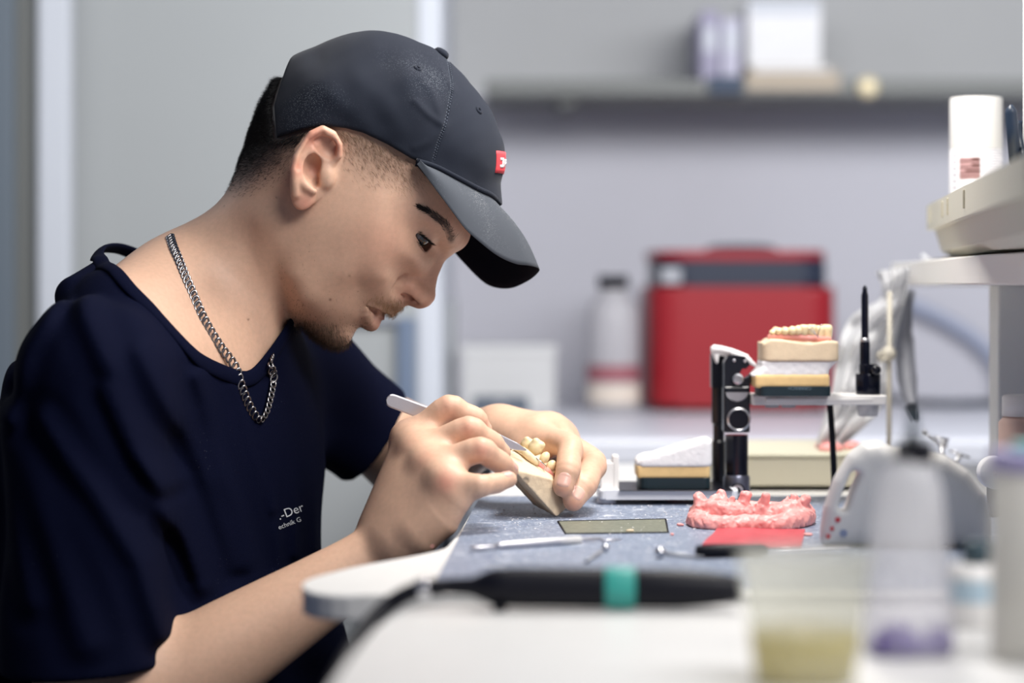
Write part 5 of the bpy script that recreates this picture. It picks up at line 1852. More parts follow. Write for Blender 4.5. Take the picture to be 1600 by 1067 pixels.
def build_articulator():
    d = 2.15
    t = thing_at('articulator', 'black and white hinged model holder with upright pin, standing on the mat behind the wax', 'articulator', P(1060, 450 + (ZC - MZ) * F / d, d))
    k = d / F
    # base frame
    zb, zt = P(0, 780, 2.11)[2], P(0, 765, 2.11)[2]
    x0, x1 = P(936, 0, 2.11)[0], P(1150, 0, 2.13)[0]
    bm = NB()
    pl = round_poly([(x0, 2.105), (x1, 2.105), (x1, 2.225), (x1 - 0.03, 2.225), (x1 - 0.035, 2.20), (x0 + 0.02, 2.20), (x0, 2.18)], 0.006, 4)
    add_prism(bm, pl, zb, zt, 0.0012, 2)
    W('base_frame', mesh_bm('base_frame', bm), M_GREYL, t)
    zr = P(0, 761, 2.13)[2] - 0.0003; bm = NB(); add_box(bm, (P(968, 0, 2.1)[0], 2.10, zt - 0.0005), (P(1146, 0, 2.1)[0], 2.20, zr), 0.0005); W('base_rail', mesh_bm('base_rail', bm), M_BLACK, t)
    for (px, dd) in ((948, 2.12), (1030, 2.19), (1130, 2.2)):
        c = P(px, 0, dd); bm = NB()
        add_lathe(bm, [(0.0082, MZ), (0.0086, MZ + 0.001), (0.0086, zb)], (c[0], c[1], 0), (0, 0, 1), 28); W('foot', mesh_bm('foot', bm, True), M_GREYL, t)
    bm = NB(); wb(bm, 938, 962, 722, 768, 2.118, 0.030, 0.0012); wb(bm, 957, 967, 712, 768, 2.118, 0.022, 0.001)
    W('end_block', mesh_bm('end_block', bm), M_WHITEP, t)
    # rear post
    bm = NB(); add_lathe(bm, [(0.0062, P(0, 764, 2.205)[2]), (0.0062, P(0, 690, 2.205)[2]), (0.0052, P(0, 688, 2.205)[2]), (0.0052, P(0, 664, 2.205)[2]), (0.0066, P(0, 660, 2.205)[2]), (0.0066, P(0, 560, 2.205)[2])],
                             (P(1123, 0, 2.205)[0], 2.205, 0), (0, 0, 1), 28)
    wb(bm, 1112, 1135, 552, 606, 2.195, 0.018, 0.001)
    W('post', mesh_bm('post', bm, False), M_BLACK, t)
    # front post: collar, bright column, head
    c = P(1151, 0, d)
    bm = NB(); add_lathe(bm, [(0.0115, P(0, 779, d)[2]), (0.0118, P(0, 777, d)[2]), (0.0118, P(0, 746, d)[2]), (0.0108, P(0, 742, d)[2])], (c[0], d, 0), (0, 0, 1), 40); po = W('post', mesh_bm('post', bm, True), M_GUN, t)
    autosmooth(po)
    bm = NB(); add_lathe(bm, [(0.0102, P(0, 743, d)[2]), (0.0102, P(0, 679, d)[2])], (c[0], d, 0), (0, 0, 1), 40); o = W('column', mesh_bm('column', bm, True), M_BLACKG, t); autosmooth(o)
    bm = NB(); wb(bm, 1131, 1172, 604, 676, d - 0.011, 0.022, 0.0016, 3); o = W('hinge_block', mesh_bm('hinge_block', bm), M_BLACK, t)
    # the half round bright face above the disc
    bm = NB(); add_lathe(bm, [(0.0002, 0.0008), (0.0098, 0.0008), (0.0105, 0)], P(1152, 609, d - 0.0115), (0, -1, 0), 40)
    for v in list(bm.verts):
        zc = P(0, 612, d)[2]
        if v.co.z > zc: v.co.z = zc
    W('index_face', mesh_bm('index_face', bm), M_CHROMEM, t)
    bm = NB(); add_lathe(bm, [(0.0105, 0), (0.0105, 0.0032), (0.0092, 0.0040), (0.0086, 0.0034)], P(1154, 655, d - 0.0115), (0, -1, 0), 44, cap=False); o = W('disc', mesh_bm('disc', bm, True), M_CHROMEM, t); autosmooth(o, 30)
    bm = NB(); add_lathe(bm, [(0.0002, 0.0035), (0.0086, 0.0035), (0.0088, 0.001)], P(1154, 655, d - 0.0115), (0, -1, 0), 40); W('disc_face', mesh_bm('disc_face', bm), M_BLACKP, o)
    bm = NB(); add_lathe(bm, [(0.0066, 0), (0.0066, 0.0022), (0.0056, 0.0028)], P(1152, 766, d - 0.0122), (0, -1, 0), 36); o = W('screw', mesh_bm('screw', bm, True), M_BLACKP, t)
    bm = NB(); add_lathe(bm, [(0.0050, 0.002), (0.0050, 0.0034), (0.0028, 0.0036), (0.0024, 0.0026), (0.0002, 0.0026)], P(1152, 766, d - 0.0122), (0, -1, 0), 36); W('screw_face', mesh_bm('screw_face', bm), M_CHROMEM, o)
    # head with the beak
    H = [(1132, 606), (1132, 566), (1137, 557), (1150, 555), (1164, 557), (1172, 570), (1166, 576), (1160, 576), (1156, 583), (1160, 591), (1166, 591), (1172, 587), (1172, 606)]
    bm = NB(); ym = d - 0.010
    a = [bm.verts.new(P(x, y, ym).tolist()) for x, y in H]; b = [bm.verts.new((P(x, y, ym) + np.array([0, 0.020, 0])).tolist()) for x, y in H]
    bm.faces.new(a); bm.faces.new(b[::-1])
    for i in range(len(H)): bm.faces.new((a[i], b[i], b[(i + 1) % len(H)], a[(i + 1) % len(H)]))
    W('head', mesh_bm('head', bm), M_BLACK, t)
    bm = NB(); add_lathe(bm, [(0.0048, 0), (0.0048, 0.0026), (0.0030, 0.0030), (0.0028, 0.0018), (0.0002, 0.0018)], P(1153, 592, d - 0.0105), (0, -1, 0), 32); W('screw', mesh_bm('screw', bm), M_CHROMEM, t)
    for px, py in ((1147, 563), (1164, 564)):
        bm = NB(); add_lathe(bm, [(0.0014, 0), (0.0014, 0.0006), (0.0002, 0.0009)], P(px, py, ym), (0, -1, 0), 16); W('rivet', mesh_bm('rivet', bm), M_CHROMEM, t)
    # white plaster left on the head
    q = Field()
    q.chain([P(1117, 546, 2.17), P(1128, 547, 2.165), P(1145, 551, 2.15), P(1163, 558, 2.145), P(1179, 570, 2.145)], [0.0042, 0.0038, 0.0034, 0.0034, 0.0018], 0.002)
    q.chain([P(1117, 548, 2.185), P(1120, 566, 2.185)], [0.0036, 0.0014], 0.004)
    q.cone(P(1130, 549, 2.19), P(1165, 558, 2.165), 0.004, 0.003, 0.006)
    q0 = q.ops[:]
    qq = Field(); qq.add('u', lambda p: q.eval(p) - 0.0004 * noise3(p, 900), P(1150, 556, 2.16), 0.05, 0.001)
    W('plaster_bit', sdf_obj('plaster_bit', qq, P(1105, 590, 2.15) - np.array([0, .03, 0]), P(1190, 535, 2.19) + np.array([0, .03, 0]), 0.0008, None), M_PLASTER, t)
    # upper arm
    zt0, zb0 = P(0, 617.5, 2.13)[2], P(0, 631, d)[2]
    xa, xb = P(1171, 0, d)[0], P(1380, 0, d)[0]
    bm = NB()
    add_prism(bm, round_poly([(xa, d - 0.022), (xb, d - 0.024), (xb, d + 0.03), (xa, d + 0.03)], 0.003, 3), zb0, zt0, 0.001, 2)
    add_box(bm, (xa + 0.012, d - 0.024, zb0 + 0.0032), (xb - 0.012, d - 0.020, zt0 - 0.0022), 0.0005, 1)
    W('upper_arm', mesh_bm('upper_arm', bm), M_WHITEP, t)
    bm = NB(); add_lathe(bm, [(0.0085, P(0, 650, d)[2]), (0.0095, P(0, 640, d)[2]), (0.0095, zb0)], (P(1356, 0, d)[0], d, 0), (0, 0, 1), 30); W('guide', mesh_bm('guide', bm, True), M_CLEAR, t)
    for px in (1206, 1232):
        bm = NB(); add_lathe(bm, [(0.0002, P(0, 636, d)[2]), (0.006, P(0, 636, d)[2]), (0.0065, zb0)], (P(px, 0, d)[0], d, 0), (0, 0, 1), 24); W('screw', mesh_bm('screw', bm), M_GREYM, t)
    # pin on top
    xp = P(1355, 0, d)[0]; c = (xp, d - 0.005, 0)
    zz = lambda y: float(P(0, y, d)[2])
    za = zt0 + 0.0001
    bm = NB(); add_lathe(bm, [(0.0108, za), (0.0111, zz(611)), (0.0111, zz(585)), (0.0106, zz(583.5))], c, (0, 0, 1), 40); o = W('pin_block', mesh_bm('pin_block', bm, True), M_BLACKG, t); autosmooth(o)
    bm = NB(); add_lathe(bm, [(0.0078, zz(583.5)), (0.0078, zz(569)), (0.0070, zz(568))], c, (0, 0, 1), 32); o = W('pin_collar', mesh_bm('pin_collar', bm, True), M_BLACKG, t); autosmooth(o)
    bm = NB(); add_lathe(bm, [(0.0042, 0), (0.0042, 0.010), (0.003, 0.0112)], (xp + 0.003, d - 0.010, zz(577)), (0.25, -1, 0), 24); W('thumb_screw', mesh_bm('thumb_screw', bm, True), M_BLACK, t)
    xp2 = P(1350, 0, d)[0]; c2 = (xp2, d - 0.005, 0)
    bm = NB(); add_lathe(bm, [(0.0045, zz(569)), (0.0045, zz(538)), (0.0036, zz(528)), (0.0032, zz(526)), (0.0032, zz(462)), (0.0022, zz(455)), (0.0022, zz(450)), (0.0009, zz(446))], c2, (0, 0, 1), 24); o = W('pin', mesh_bm('pin', bm, True), M_BLACKG, t); autosmooth(o)
    bm = NB(); add_lathe(bm, [(0.0039, zz(537)), (0.0041, zz(535)), (0.0041, zz(530)), (0.0037, zz(528))], c2, (0, 0, 1), 24); W('pin_ring', mesh_bm('pin_ring', bm, True), M_CHROMEM, o)
    # support rod
    bm = NB(); add_tube(bm, [P(1297, 631, 2.16), P(1301, 690, 2.165), P(1305, 450 + (ZC - MZ) * F / 2.17 - 2, 2.17)], [0.0027, 0.0028, 0.0029], 16); W('support_rod', mesh_bm('support_rod', bm, True), M_BLACKP, t)
    return t


def tooth_mesh(c, w, dp, h, ax=(0, 0, 1), cusps=True, seed=0):
    """one crown: rounded body with a grooved top; c = centre of its neck"""
    Fd = Field()
    ax = np.asarray(ax, float); ax /= np.linalg.norm(ax)
    e1 = np.cross([0, 1, 0], ax); e1 /= np.linalg.norm(e1); e2 = np.cross(ax, e1)
    R = np.stack([e1, e2, ax]); c = np.asarray(c, float)
    Fd.ell(c + ax * h * 0.45, (w * 0.5, dp * 0.5, h * 0.62), R=R, k=0.001)
    if cusps:
        for sx in (-1, 1):
            for sy in (-1, 1):
                Fd.ell(c + ax * h * 0.80 + e1 * sx * w * 0.22 + e2 * sy * dp * 0.24, (w * 0.24, dp * 0.24, h * 0.26), R=R, k=0.0022)
        Fd.cone(c + ax * h * 1.12 - e1 * w * .5, c + ax * h * 1.12 + e1 * w * .5, 0.0010, 0.0010, 0.0012, op='s')
    v, f = finish_mesh(Fd, c + ax * h * .5 - max(w, dp, h) * 1.0, c + ax * h * .5 + max(w, dp, h) * 1.0, 0.0007, 0, 1)
    return mesh_np('tooth', v, f)


def build_upper_cast():
    d = 2.13
    t = thing_at('plaster_cast', 'beige jaw cast with a row of teeth on the white arm of the model holder', 'cast', P(1240, 616, d))
    zz = lambda y: float(P(0, y, d)[2])
    X = lambda x: float(P(x, 0, d)[0])
    y0, y1 = d - 0.022, d + 0.028

    def slab(name, prof, m, bev=0.0008, lump=0.0, h=0.001):
        pass
    # split plate
    bm = NB(); add_prism(bm, round_poly([(X(1183), y0), (X(1294), y0), (X(1294), y1), (X(1183), y1)], 0.006, 4), zz(617.3), zz(602), 0.0006, 1)
    pl = W('split_plate', mesh_bm('split_plate', bm), M_PLATE, t)
    # its writing stands on its head
    cu = bpy.data.curves.new('lettering', 'FONT'); cu.body = 'GIRRBACH'; cu.size = 0.0042; cu.extrude = 0.0001
    to = bpy.data.objects.new('tmp', cu); COL.objects.link(to)
    me = bpy.data.meshes.new_from_object(to.evaluated_get(bpy.context.evaluated_depsgraph_get())); bpy.data.objects.remove(to)
    p0 = P(1268, 604, y0)
    for v in me.vertices:
        x, y = v.co.x, v.co.y
        v.co = (p0[0] - x, y0 - 0.0002 - v.co.z, p0[2] - y + 0.0)
    W('lettering', me, M_ENGR, pl)
    q = Field(); q.add('u', lambda p: boxsd(p, (X(1176), y0 + 0.001, zz(605)), (X(1292), y1 - 0.001, zz(583)), 0.0025) - 0.0001 * noise3(p, 350), P(1235, 595, d), 0.06, 0.001)
    W('stone_ring', sdf_obj('stone_ring', q, (X(1165), y0 - .01, zz(612)), (X(1305), y1 + .01, zz(578)), 0.0012, None), M_YSTONE, t)
    # white mounting plaster, waisted
    def pla(p):
        z = (p[:, 2] - zz(586)) / (zz(562) - zz(586))
        wl = np.interp(z, [0, .25, .6, 1], [X(1172), X(1180), X(1186), X(1187)]); wr = np.interp(z, [0, .4, .8, 1], [X(1291), X(1292), X(1300), X(1306)])
        dx = np.maximum(wl - p[:, 0], p[:, 0] - wr); dy = np.maximum(y0 + .002 - p[:, 1], p[:, 1] - y1 + .002)
        dz = np.maximum(zz(587.5) - p[:, 2], p[:, 2] - zz(561.5))
        return smax(smax(dx, dy, .006), dz, .002) - 0.00035 * noise3(p, 300, 2.0)
    q = Field(); q.add('u', pla, P(1240, 575, d), 0.06, 0.001)
    W('mounting_plaster', sdf_obj('mounting_plaster', q, (X(1160), y0 - .01, zz(594)), (X(1316), y1 + .01, zz(555)), 0.0012, None), M_PLASTER, t)
    # stone base with an uneven upper rim
    def base(p):
        top = np.interp(p[:, 0], [X(1186), X(1192), X(1200), X(1215), X(1240), X(1262), X(1290), X(1307)], [zz(532), zz(535), zz(529), zz(529), zz(533), zz(535), zz(531.5), zz(533)])
        dx = np.maximum(X(1187) - p[:, 0], p[:, 0] - X(1307)); dy = np.maximum(y0 - p[:, 1], p[:, 1] - y1)
        dz = np.maximum(zz(563.5) - p[:, 2], p[:, 2] - top)
        return smax(smax(dx, dy, .010), dz, .0015) - 0.00006 * noise3(p, 200)
    q = Field(); q.add('u', base, P(1246, 546, d), 0.06, 0.001)
    W('stone_base', sdf_obj('stone_base', q, (X(1178), y0 - .01, zz(570)), (X(1315), y1 + .01, zz(522)), 0.0010, None), M_STONE, t)
    q = Field()
    q.chain([P(1204, 527, d - .008), P(1225, 526, d - .014), P(1250, 527, d - .017), P(1272, 529, d - .017), P(1295, 530, d - .012)], [0.0026, 0.0030, 0.0032, 0.0030, 0.0026], 0.004)
    q.chain([P(1204, 527, d + .012), P(1240, 525, d + .02), P(1290, 528, d + .02)], [0.0032, 0.0036, 0.003], 0.004)
    W('gum', sdf_obj('gum', q, P(1190, 540, d - .03), P(1310, 512, d + .04), 0.0010, None), M_GUM, t)
    row = [(1208, 521, 11, 8), (1217, 519, 11, 9), (1227, 519, 12, 10), (1238, 518.5, 13, 11), (1247, 518, 12, 12), (1256, 519, 13, 14), (1268, 521, 14, 17), (1280, 524, 14, 19), (1291, 525, 15, 22)]
    k = d / F
    for i, (px, py, w, h) in enumerate(row):
        dd = d - 0.008 - 0.010 * math.sin(PI * min(1, i / 8))
        W('tooth', tooth_mesh(P(px, py + h * 0.30, dd), w * k * 1.18, 0.0080, h * k * 1.05, (0.05, 0, 1), cusps=i > 4), M_TOOTH, t)
    for i, px in enumerate((1212, 1226, 1242, 1258, 1274, 1288)):
        W('tooth', tooth_mesh(P(px, 524, d + 0.020), 0.0075, 0.0075, 0.0072, (0, 0, 1), cusps=i > 3), M_TOOTH, t)
    # wire clasp on the large teeth
    bm = NB()
    for a in ([(1268, 508), (1271, 516), (1276, 524), (1279, 528)], [(1283, 507), (1280, 516), (1278, 523), (1279, 528)], [(1264, 512), (1270, 519), (1278, 526)]):
        add_tube(bm, catmull([P(x, y, d - 0.0225) for x, y in a], 5), 0.0004, 6)
    W('wire_clasp', mesh_bm('wire_clasp', bm, True), M_CHROME, t)


def boxsd(p, lo, hi, r=0.0):
    lo = np.asarray(lo, float); hi = np.asarray(hi, float)
    c = (lo + hi) / 2; b = (hi - lo) / 2 - r
    q = np.abs(p - c) - b
    return np.linalg.norm(np.maximum(q, 0), axis=1) + np.minimum(q.max(1), 0) - r


def build_lower_mount():
    d = 2.13
    t = thing_at('plaster_mounting', 'white plaster wedge on a yellow ring, low on the left of the model holder', 'cast', P(1052, 764, d))
    zz = lambda y: float(P(0, y, d)[2]); X = lambda x: float(P(x, 0, d)[0])
    y0, y1 = d - 0.018, d + 0.034
    bm = NB(); add_prism(bm, round_poly([(X(997), y0), (X(1108), y0), (X(1108), y1), (X(997), y1)], 0.007, 4), zz(761), zz(744), 0.0006, 1); W('split_plate', mesh_bm('split_plate', bm), M_PLATE, t)
    q = Field(); q.add('u', lambda p: boxsd(p, (X(994), y0 + .001, zz(746)), (X(1107), y1 - .001, zz(724)), 0.0025) - 0.0001 * noise3(p, 350), P(1050, 735, d), 0.06, 0.001)
    W('stone_ring', sdf_obj('stone_ring', q, (X(985), y0 - .01, zz(755)), (X(1118), y1 + .01, zz(716)), 0.0012, None), M_YSTONE, t)

    def wedge(p):
        top = np.interp(p[:, 0], [X(993), X(1005), X(1020), X(1040), X(1070), X(1100), X(1112)], [zz(718), zz(711), zz(709), zz(703), zz(694), zz(685), zz(684)])
        # a ridge in front, a long hollow behind it, then the back ridge
        rr = (p[:, 1] - (d + 0.004)) / 0.010
        hol = 0.006 * np.exp(-rr * rr) * np.clip((p[:, 0] - X(1030)) / 0.01, 0, 1) * np.clip((X(1086) - p[:, 0]) / 0.01, 0, 1)
        top = top - hol + 0.0006 * noise3(p, 330, 1.0)
        dx = np.maximum(X(993) - p[:, 0], p[:, 0] - X(1111)); dy = np.maximum(y0 - .0005 - p[:, 1], p[:, 1] - y1)
        dz = np.maximum(zz(728) - p[:, 2], p[:, 2] - top)
        return smax(smax(dx, dy, .008), dz * 0.85, .003) - 0.0002 * noise3(p, 420, 3.0)
    q = Field(); q.add('u', wedge, P(1050, 708, d), 0.07, 0.001)
    W('mounting_plaster', sdf_obj('mounting_plaster', q, (X(983), y0 - .01, zz(736)), (X(1122), y1 + .01, zz(674)), 0.0011, None), M_PLASTER, t)


def build_held_cast():
    """the horseshoe cast tipped on its corner between the two hands"""
    A, Bp, C, D = P(793, 706, 1.985), P(862, 749, 1.985), P(869.5, 811, 1.99), P(803, 734, 1.965)
    E = P(884, 796, 2.005)
    C[2] = max(C[2], MZ + 0.0005)
    t = thing_at('jaw_cast', 'beige jaw cast with teeth held in both hands, one corner on the mat', 'cast', (C[0], C[1], MZ))
    # axes: e1 along the near wall, e2 from base to teeth, e3 away
    e1 = (Bp - A); e1 /= np.linalg.norm(e1)
    pts = np.array([A, Bp, C, D, E, P(893, 752, 2.045), P(842, 700, 2.05), P(808, 696, 2.045), P(797, 749, 2.03), P(834, 789, 2.03)])
    import itertools
    bm = NB()
    vs = [bm.verts.new(p.tolist()) for p in pts]
    bmesh.ops.convex_hull(bm, input=vs)
    bm.normal_update()
    planes = []
    cen = pts.mean(0)
    for f in bm.faces:
        n = np.array(f.normal); c = np.array(f.calc_center_median())
        if (c - cen) @ n < 0: n = -n
        if not any(abs(n @ m - 1) < 1e-3 for m, _ in planes): planes.append((n, float(n @ c)))
    bm.free()
    N = np.array([p[0] for p in planes]); O = np.array([p[1] for p in planes])
    q = Field()
    q.add('u', lambda p: (p @ N.T - O).max(1) - 0.00025 * noise3(p, 260), cen, 0.07, 0.0008)
    # the hollow under the palate and small nicks on the edge
    Fp = P(834, 789, 2.03)
    nb = np.cross(C - D, Fp - D); nb /= np.linalg.norm(nb)
    if nb[1] > 0: nb = -nb
    o_, dr = cam_ray([817], [765])
    hc = o_ + dr[0] * float(((D - o_) @ nb) / (dr[0] @ nb))
    u1 = (C - D) / np.linalg.norm(C - D)
    q.ell(hc, (0.017, 0.0085, 0.014), R=np.stack([u1, np.cross(nb, u1), nb]), k=0.0012, op='s')
    for px, py, r in ((822, 752, .0032), (846, 775, .002), (853, 766, .0012), (856, 772, .0012)):
        q.ell(P(px, py, 1.972), (r,) * 3, k=0.001, op='s')
    q.add('i', lambda p: MZ + 0.0003 - p[:, 2], cen, 1, 0.0)
    body = W('cast_body', sdf_obj('cast_body', q, pts.min(0) - .006, pts.max(0) + .006, 0.0008, None, sm=1), M_STONE, t)
    ax = np.array([0.55, 0.25, 0.80]); ax /= np.linalg.norm(ax)
    for px, py, dd, w, dp, h, cu in ((832, 707, 2.005, .0128, .0130, .0112, True), (819, 701, 2.02, .0108, .012, .0092, True), (847, 721, 2.0, .0078, .0080, .0088, False),
                                     (857, 734, 2.004, .0080, .0074, .0088, False), (867, 748, 2.01, .0080, .0070, .0078, False)):
        W('tooth', tooth_mesh(P(px, py, dd), w, dp, h, ax, cusps=cu), M_TOOTH, t)
    q = Field()
    q.chain([P(843, 727, 2.0), P(853, 738, 2.002), P(862, 750, 2.006), P(868, 760, 2.01)], [0.0030, 0.0046, 0.0046, 0.0036], 0.003)
    W('gum', sdf_obj('gum', q, P(832, 772, 1.985), P(880, 715, 2.02), 0.0009, None), M_GUM, t)
    q = Field()
    q.chain([P(806, 700, 2.0), P(818, 704, 1.998), P(826, 712, 1.995), P(838, 722, 1.995)], [0.0026, 0.0030, 0.0036, 0.0030], 0.003)
    W('gum', sdf_obj('gum', q, P(795, 735, 1.98), P(850, 690, 2.015), 0.0009, None), mat('stone_ridge', srgb((228, 210, 172)), 0.6, noise=.08, nscale=200), t)
    bm = NB(); add_tube(bm, catmull([P(838, 715, 1.993), P(846, 722, 1.992), P(853, 729, 1.994), P(848, 735, 1.996)], 6), 0.0006, 8)
    W('wire_clasp', mesh_bm('wire_clasp', bm, True), M_CHROME, t)


def build_tweezers():
    """steel tweezers held like a pen: two tapering blades joined at a rounded end"""
    a, b = P(604, 623, 1.955), P(822, 703, 1.985)
    t = thing_at('tweezers', 'steel tweezers with a broad rounded end in his right hand', 'tweezers', a)
    ax = b - a; L = np.linalg.norm(ax); ax /= L
    vw = np.array([0, -1.0, 0.0]); n = vw - ax * (vw @ ax); n /= np.linalg.norm(n)
    sd = np.cross(ax, n)
    for sgn, nm in ((1, 'blade'), (-1, 'blade')):
        S = 80
        ts = np.linspace(0, 1, S)
        wid = np.interp(ts, [0, 0.006, 0.018, 0.04, 0.3, 0.55, 0.8, 0.93, 1], [0.0012, 0.0034, 0.0050, 0.0056, 0.0058, 0.0052, 0.0046, 0.0030, 0.0006])
        off = np.interp(ts, [0, 0.08, 0.45, 0.8, 1], [0.0004, 0.0008, 0.0042, 0.0030, 0.0006])
        bm = NB(); prev = None
        for i in range(S):
            c = a + ax * L * ts[i] + n * off[i] * sgn
            th = 0.0009 if ts[i] < .8 else 0.0007
            ring_ = [bm.verts.new((c + sd * sx * wid[i] + n * sy * th).tolist()) for sx, sy in ((-1, -.6), (-.8, -1), (.8, -1), (1, -.6), (1, .6), (.8, 1), (-.8, 1), (-1, .6))]
            if prev:
                for j in range(8): bm.faces.new((prev[j], prev[(j + 1) % 8], ring_[(j + 1) % 8], ring_[j]))
            else: bm.faces.new(ring_[::-1])
            prev = ring_
        bm.faces.new(prev)
        o = W(nm, mesh_bm(nm, bm), M_TWEEZ, t)
    for k in range(6):
        pass
    return t


def build_wax():
    # bite rim of pink wax: two heaped arcs with torn spikes
    t = None
    d0 = 1.905
    q = Field()
    k = d0 / F
    front = [(1090, 812, 1.93), (1100, 820, 1.905), (1130, 824, 1.895), (1165, 822, 1.90), (1196, 823, 1.895), (1228, 820, 1.90), (1250, 812, 1.92), (1258, 808, 1.94)]
    q.chain(catmull([P(*a) for a in front], 4), np.full(29, 0.0090), 0.003)
    up = [(1092, 800, 1.94), (1112, 797, 1.925), (1140, 800, 1.92), (1170, 803, 1.925), (1198, 808, 1.92), (1225, 802, 1.92), (1248, 797, 1.935), (1258, 800, 1.95)]
    q.chain(catmull([P(*a) for a in up], 4), np.full(29, 0.0080), 0.003)
    back = [(1095, 800, 1.96), (1130, 796, 1.985), (1170, 798, 1.99), (1210, 800, 1.985), (1250, 798, 1.965)]
    q.chain(catmull([P(*a) for a in back], 4), np.full(17, 0.0085), 0.006)
    for a, b, r0, r1 in (((1096, 795, 1.93), (1092, 781, 1.935), .007, .004), ((1112, 792, 1.93), (1118, 781, 1.94), .006, .0025), ((1130, 790, 1.94), (1127, 777, 1.945), .006, .0035), ((1138, 792, 1.95), (1146, 782, 1.95), .005, .002),
                         ((1160, 795, 1.925), (1163, 779, 1.925), .006, .0035), ((1163, 782, 1.925), (1169, 776, 1.925), .004, .002), ((1188, 797, 1.92), (1196, 780, 1.92), .005, .0028), ((1194, 784, 1.92), (1200, 779, 1.92), .003, .0015),
                         ((1222, 795, 1.925), (1231, 781, 1.93), .0045, .0012), ((1240, 795, 1.93), (1242, 783, 1.93), .006, .003), ((1252, 797, 1.935), (1259, 783, 1.935), .0055, .0028), ((1246, 786, 1.93), (1260, 783, 1.932), .003, .0025)):
        b = (b[0], b[1] - 4, b[2])
        q.cone(P(*a), P(*b), r0 * 0.95, r1 * 1.15, 0.003)
    # tooth marks pressed into the front, and the split between the two halves
    for px, y0_, y1_, r in ((1104, 798, 816, .0042), (1121, 794, 826, .0020), (1137, 800, 815, .0046), (1150, 800, 820, .0022), (1158, 813, 822, .0055), (1176, 812, 822, .0050), (1186, 798, 814, .0030),
                            (1198, 798, 836, .0024), (1208, 798, 815, .0042), (1219, 794, 824, .0018), (1227, 798, 814, .0042), (1237, 794, 822, .0018), (1245, 798, 812, .0040), (1254, 794, 822, .0016)):
        q.cone(P(px, y0_, 1.884), P(px + 1, y1_, 1.881), r, r * 1.1, 0.0014, op='s')
    q2 = Field()
    q2.add('u', lambda p: q.eval(p) - 0.0010 * noise3(p, 240) - 0.0007 * noise3(p, 520, 4.0) - 0.0004 * noise3(p, 1000, 1.0), P(1175, 805, 1.93), 0.09, 0.001)
    q2.add('i', lambda p: MZ + 0.0003 - p[:, 2], P(1175, 805, 1.93), 1, 0.001)
    v, f = finish_mesh(q2, P(1075, 842, 1.86), P(1275, 768, 2.01) + np.array([.01, 0, .008]), 0.0009, 0, 1)
    o = link('wax_bite', mesh_np('wax_bite', v, f), M_WAX); tag(o, 'lump of torn pink wax with tooth marks standing on the mat', 'wax')
    # flat red sheet in front
    pl = [T(1097, 857), T(1122, 829.5), T(1258, 833), T(1252, 860)]
    bm = NB(); n = 14; grid = []
    for i in range(n + 1):
        row = []
        for j in range(n + 1):
            s, u = i / n, j / n
            x = (pl[0][0] * (1 - s) + pl[3][0] * s) * (1 - u) + (pl[1][0] * (1 - s) + pl[2][0] * s) * u
            y = (pl[0][1] * (1 - s) + pl[3][1] * s) * (1 - u) + (pl[1][1] * (1 - s) + pl[2][1] * s) * u
            row.append(bm.verts.new((x, y, MZ + 0.0016 + 0.0009 * math.sin(7 * s + 3 * u) * math.sin(5 * u + 1))))
        grid.append(row)
    for i in range(n):
        for j in range(n): bm.faces.new((grid[i][j], grid[i + 1][j], grid[i + 1][j + 1], grid[i][j + 1]))
    r = bmesh.ops.extrude_face_region(bm, geom=bm.faces[:])
    for v_ in [g for g in r['geom'] if isinstance(g, bmesh.types.BMVert)]: v_.co.z -= 0.0014
    o = link('wax_sheet', mesh_bm('wax_sheet', bm, True), M_WAXR); autosmooth(o); tag(o, 'flat deep red wax sheet lying before the pink wax lump', 'wax')
    # crumbs
    lab = ['small pink wax crumb on the mat between plate and wax lump', 'pale wax flake on the corner of the green metal plate', 'tiny pink crumb just in front of the green plate', 'small pink crumb on the bench edge beside his right hand', 'thin pink wax shred right of the red wax sheet']
    for i, (px, py, sx, sy, m) in enumerate(((1064, 825, 7, 4, M_WAX), (984, 834.5, 8, 3.5, M_PALEWAX), (1050, 840, 4, 3, M_WAX), (675, 855.5, 2.5, 2, M_WAX), (1268, 840, 13, 2.5, M_WAX))):
        x, y = T(px, py); kk = y / F
        q = Field()
        for j in range(5):
            q.ell((x + rng.uniform(-.5, .5) * sx * kk, y + rng.uniform(-.4, .4) * sx * kk, (MZ if px > 690 else TZ) + 0.0008 + rng.uniform(0, .3) * sy * kk), (sx * kk * .5, sx * kk * .4, sy * kk * .45), k=0.001)
        zb_ = MZ if px > 690 else TZ
        q.add('i', lambda p, zb_=zb_: zb_ + 0.0001 - p[:, 2], (x, y, TZ), 1, 0.0)
        v, f = finish_mesh(q, (x - .012, y - .012, TZ - .002), (x + .012, y + .012, TZ + .012), 0.0006, 0, 1)
        o = link('wax_crumb', mesh_np('wax_crumb', v, f), m); tag(o, lab[i], 'crumb', 'wax crumbs on the bench')
    # plaster crumbs too many to count
    bm = NB()
    for i in range(420):
        u = rng.random() ** 1.4
        px = rng.uniform(770, 1090); py = 792 + u * 90
        x, y = T(px, py)
        if y < 1.56: continue
        r = rng.uniform(0.0002, 0.0008)
        vs = bmesh.ops.create_icosphere(bm, subdivisions=1, radius=r)['verts']
        for v_ in vs: v_.co = Vector((v_.co.x * rng.uniform(.7, 1.6) + x, v_.co.y * rng.uniform(.7, 1.6) + y, v_.co.z * .6 + MZ + r * .4))
    o = link('plaster_crumbs', mesh_bm('plaster_crumbs', bm), M_PLASTER); tag(o, 'white plaster crumbs scattered over the work mat', 'crumbs', kind='stuff')


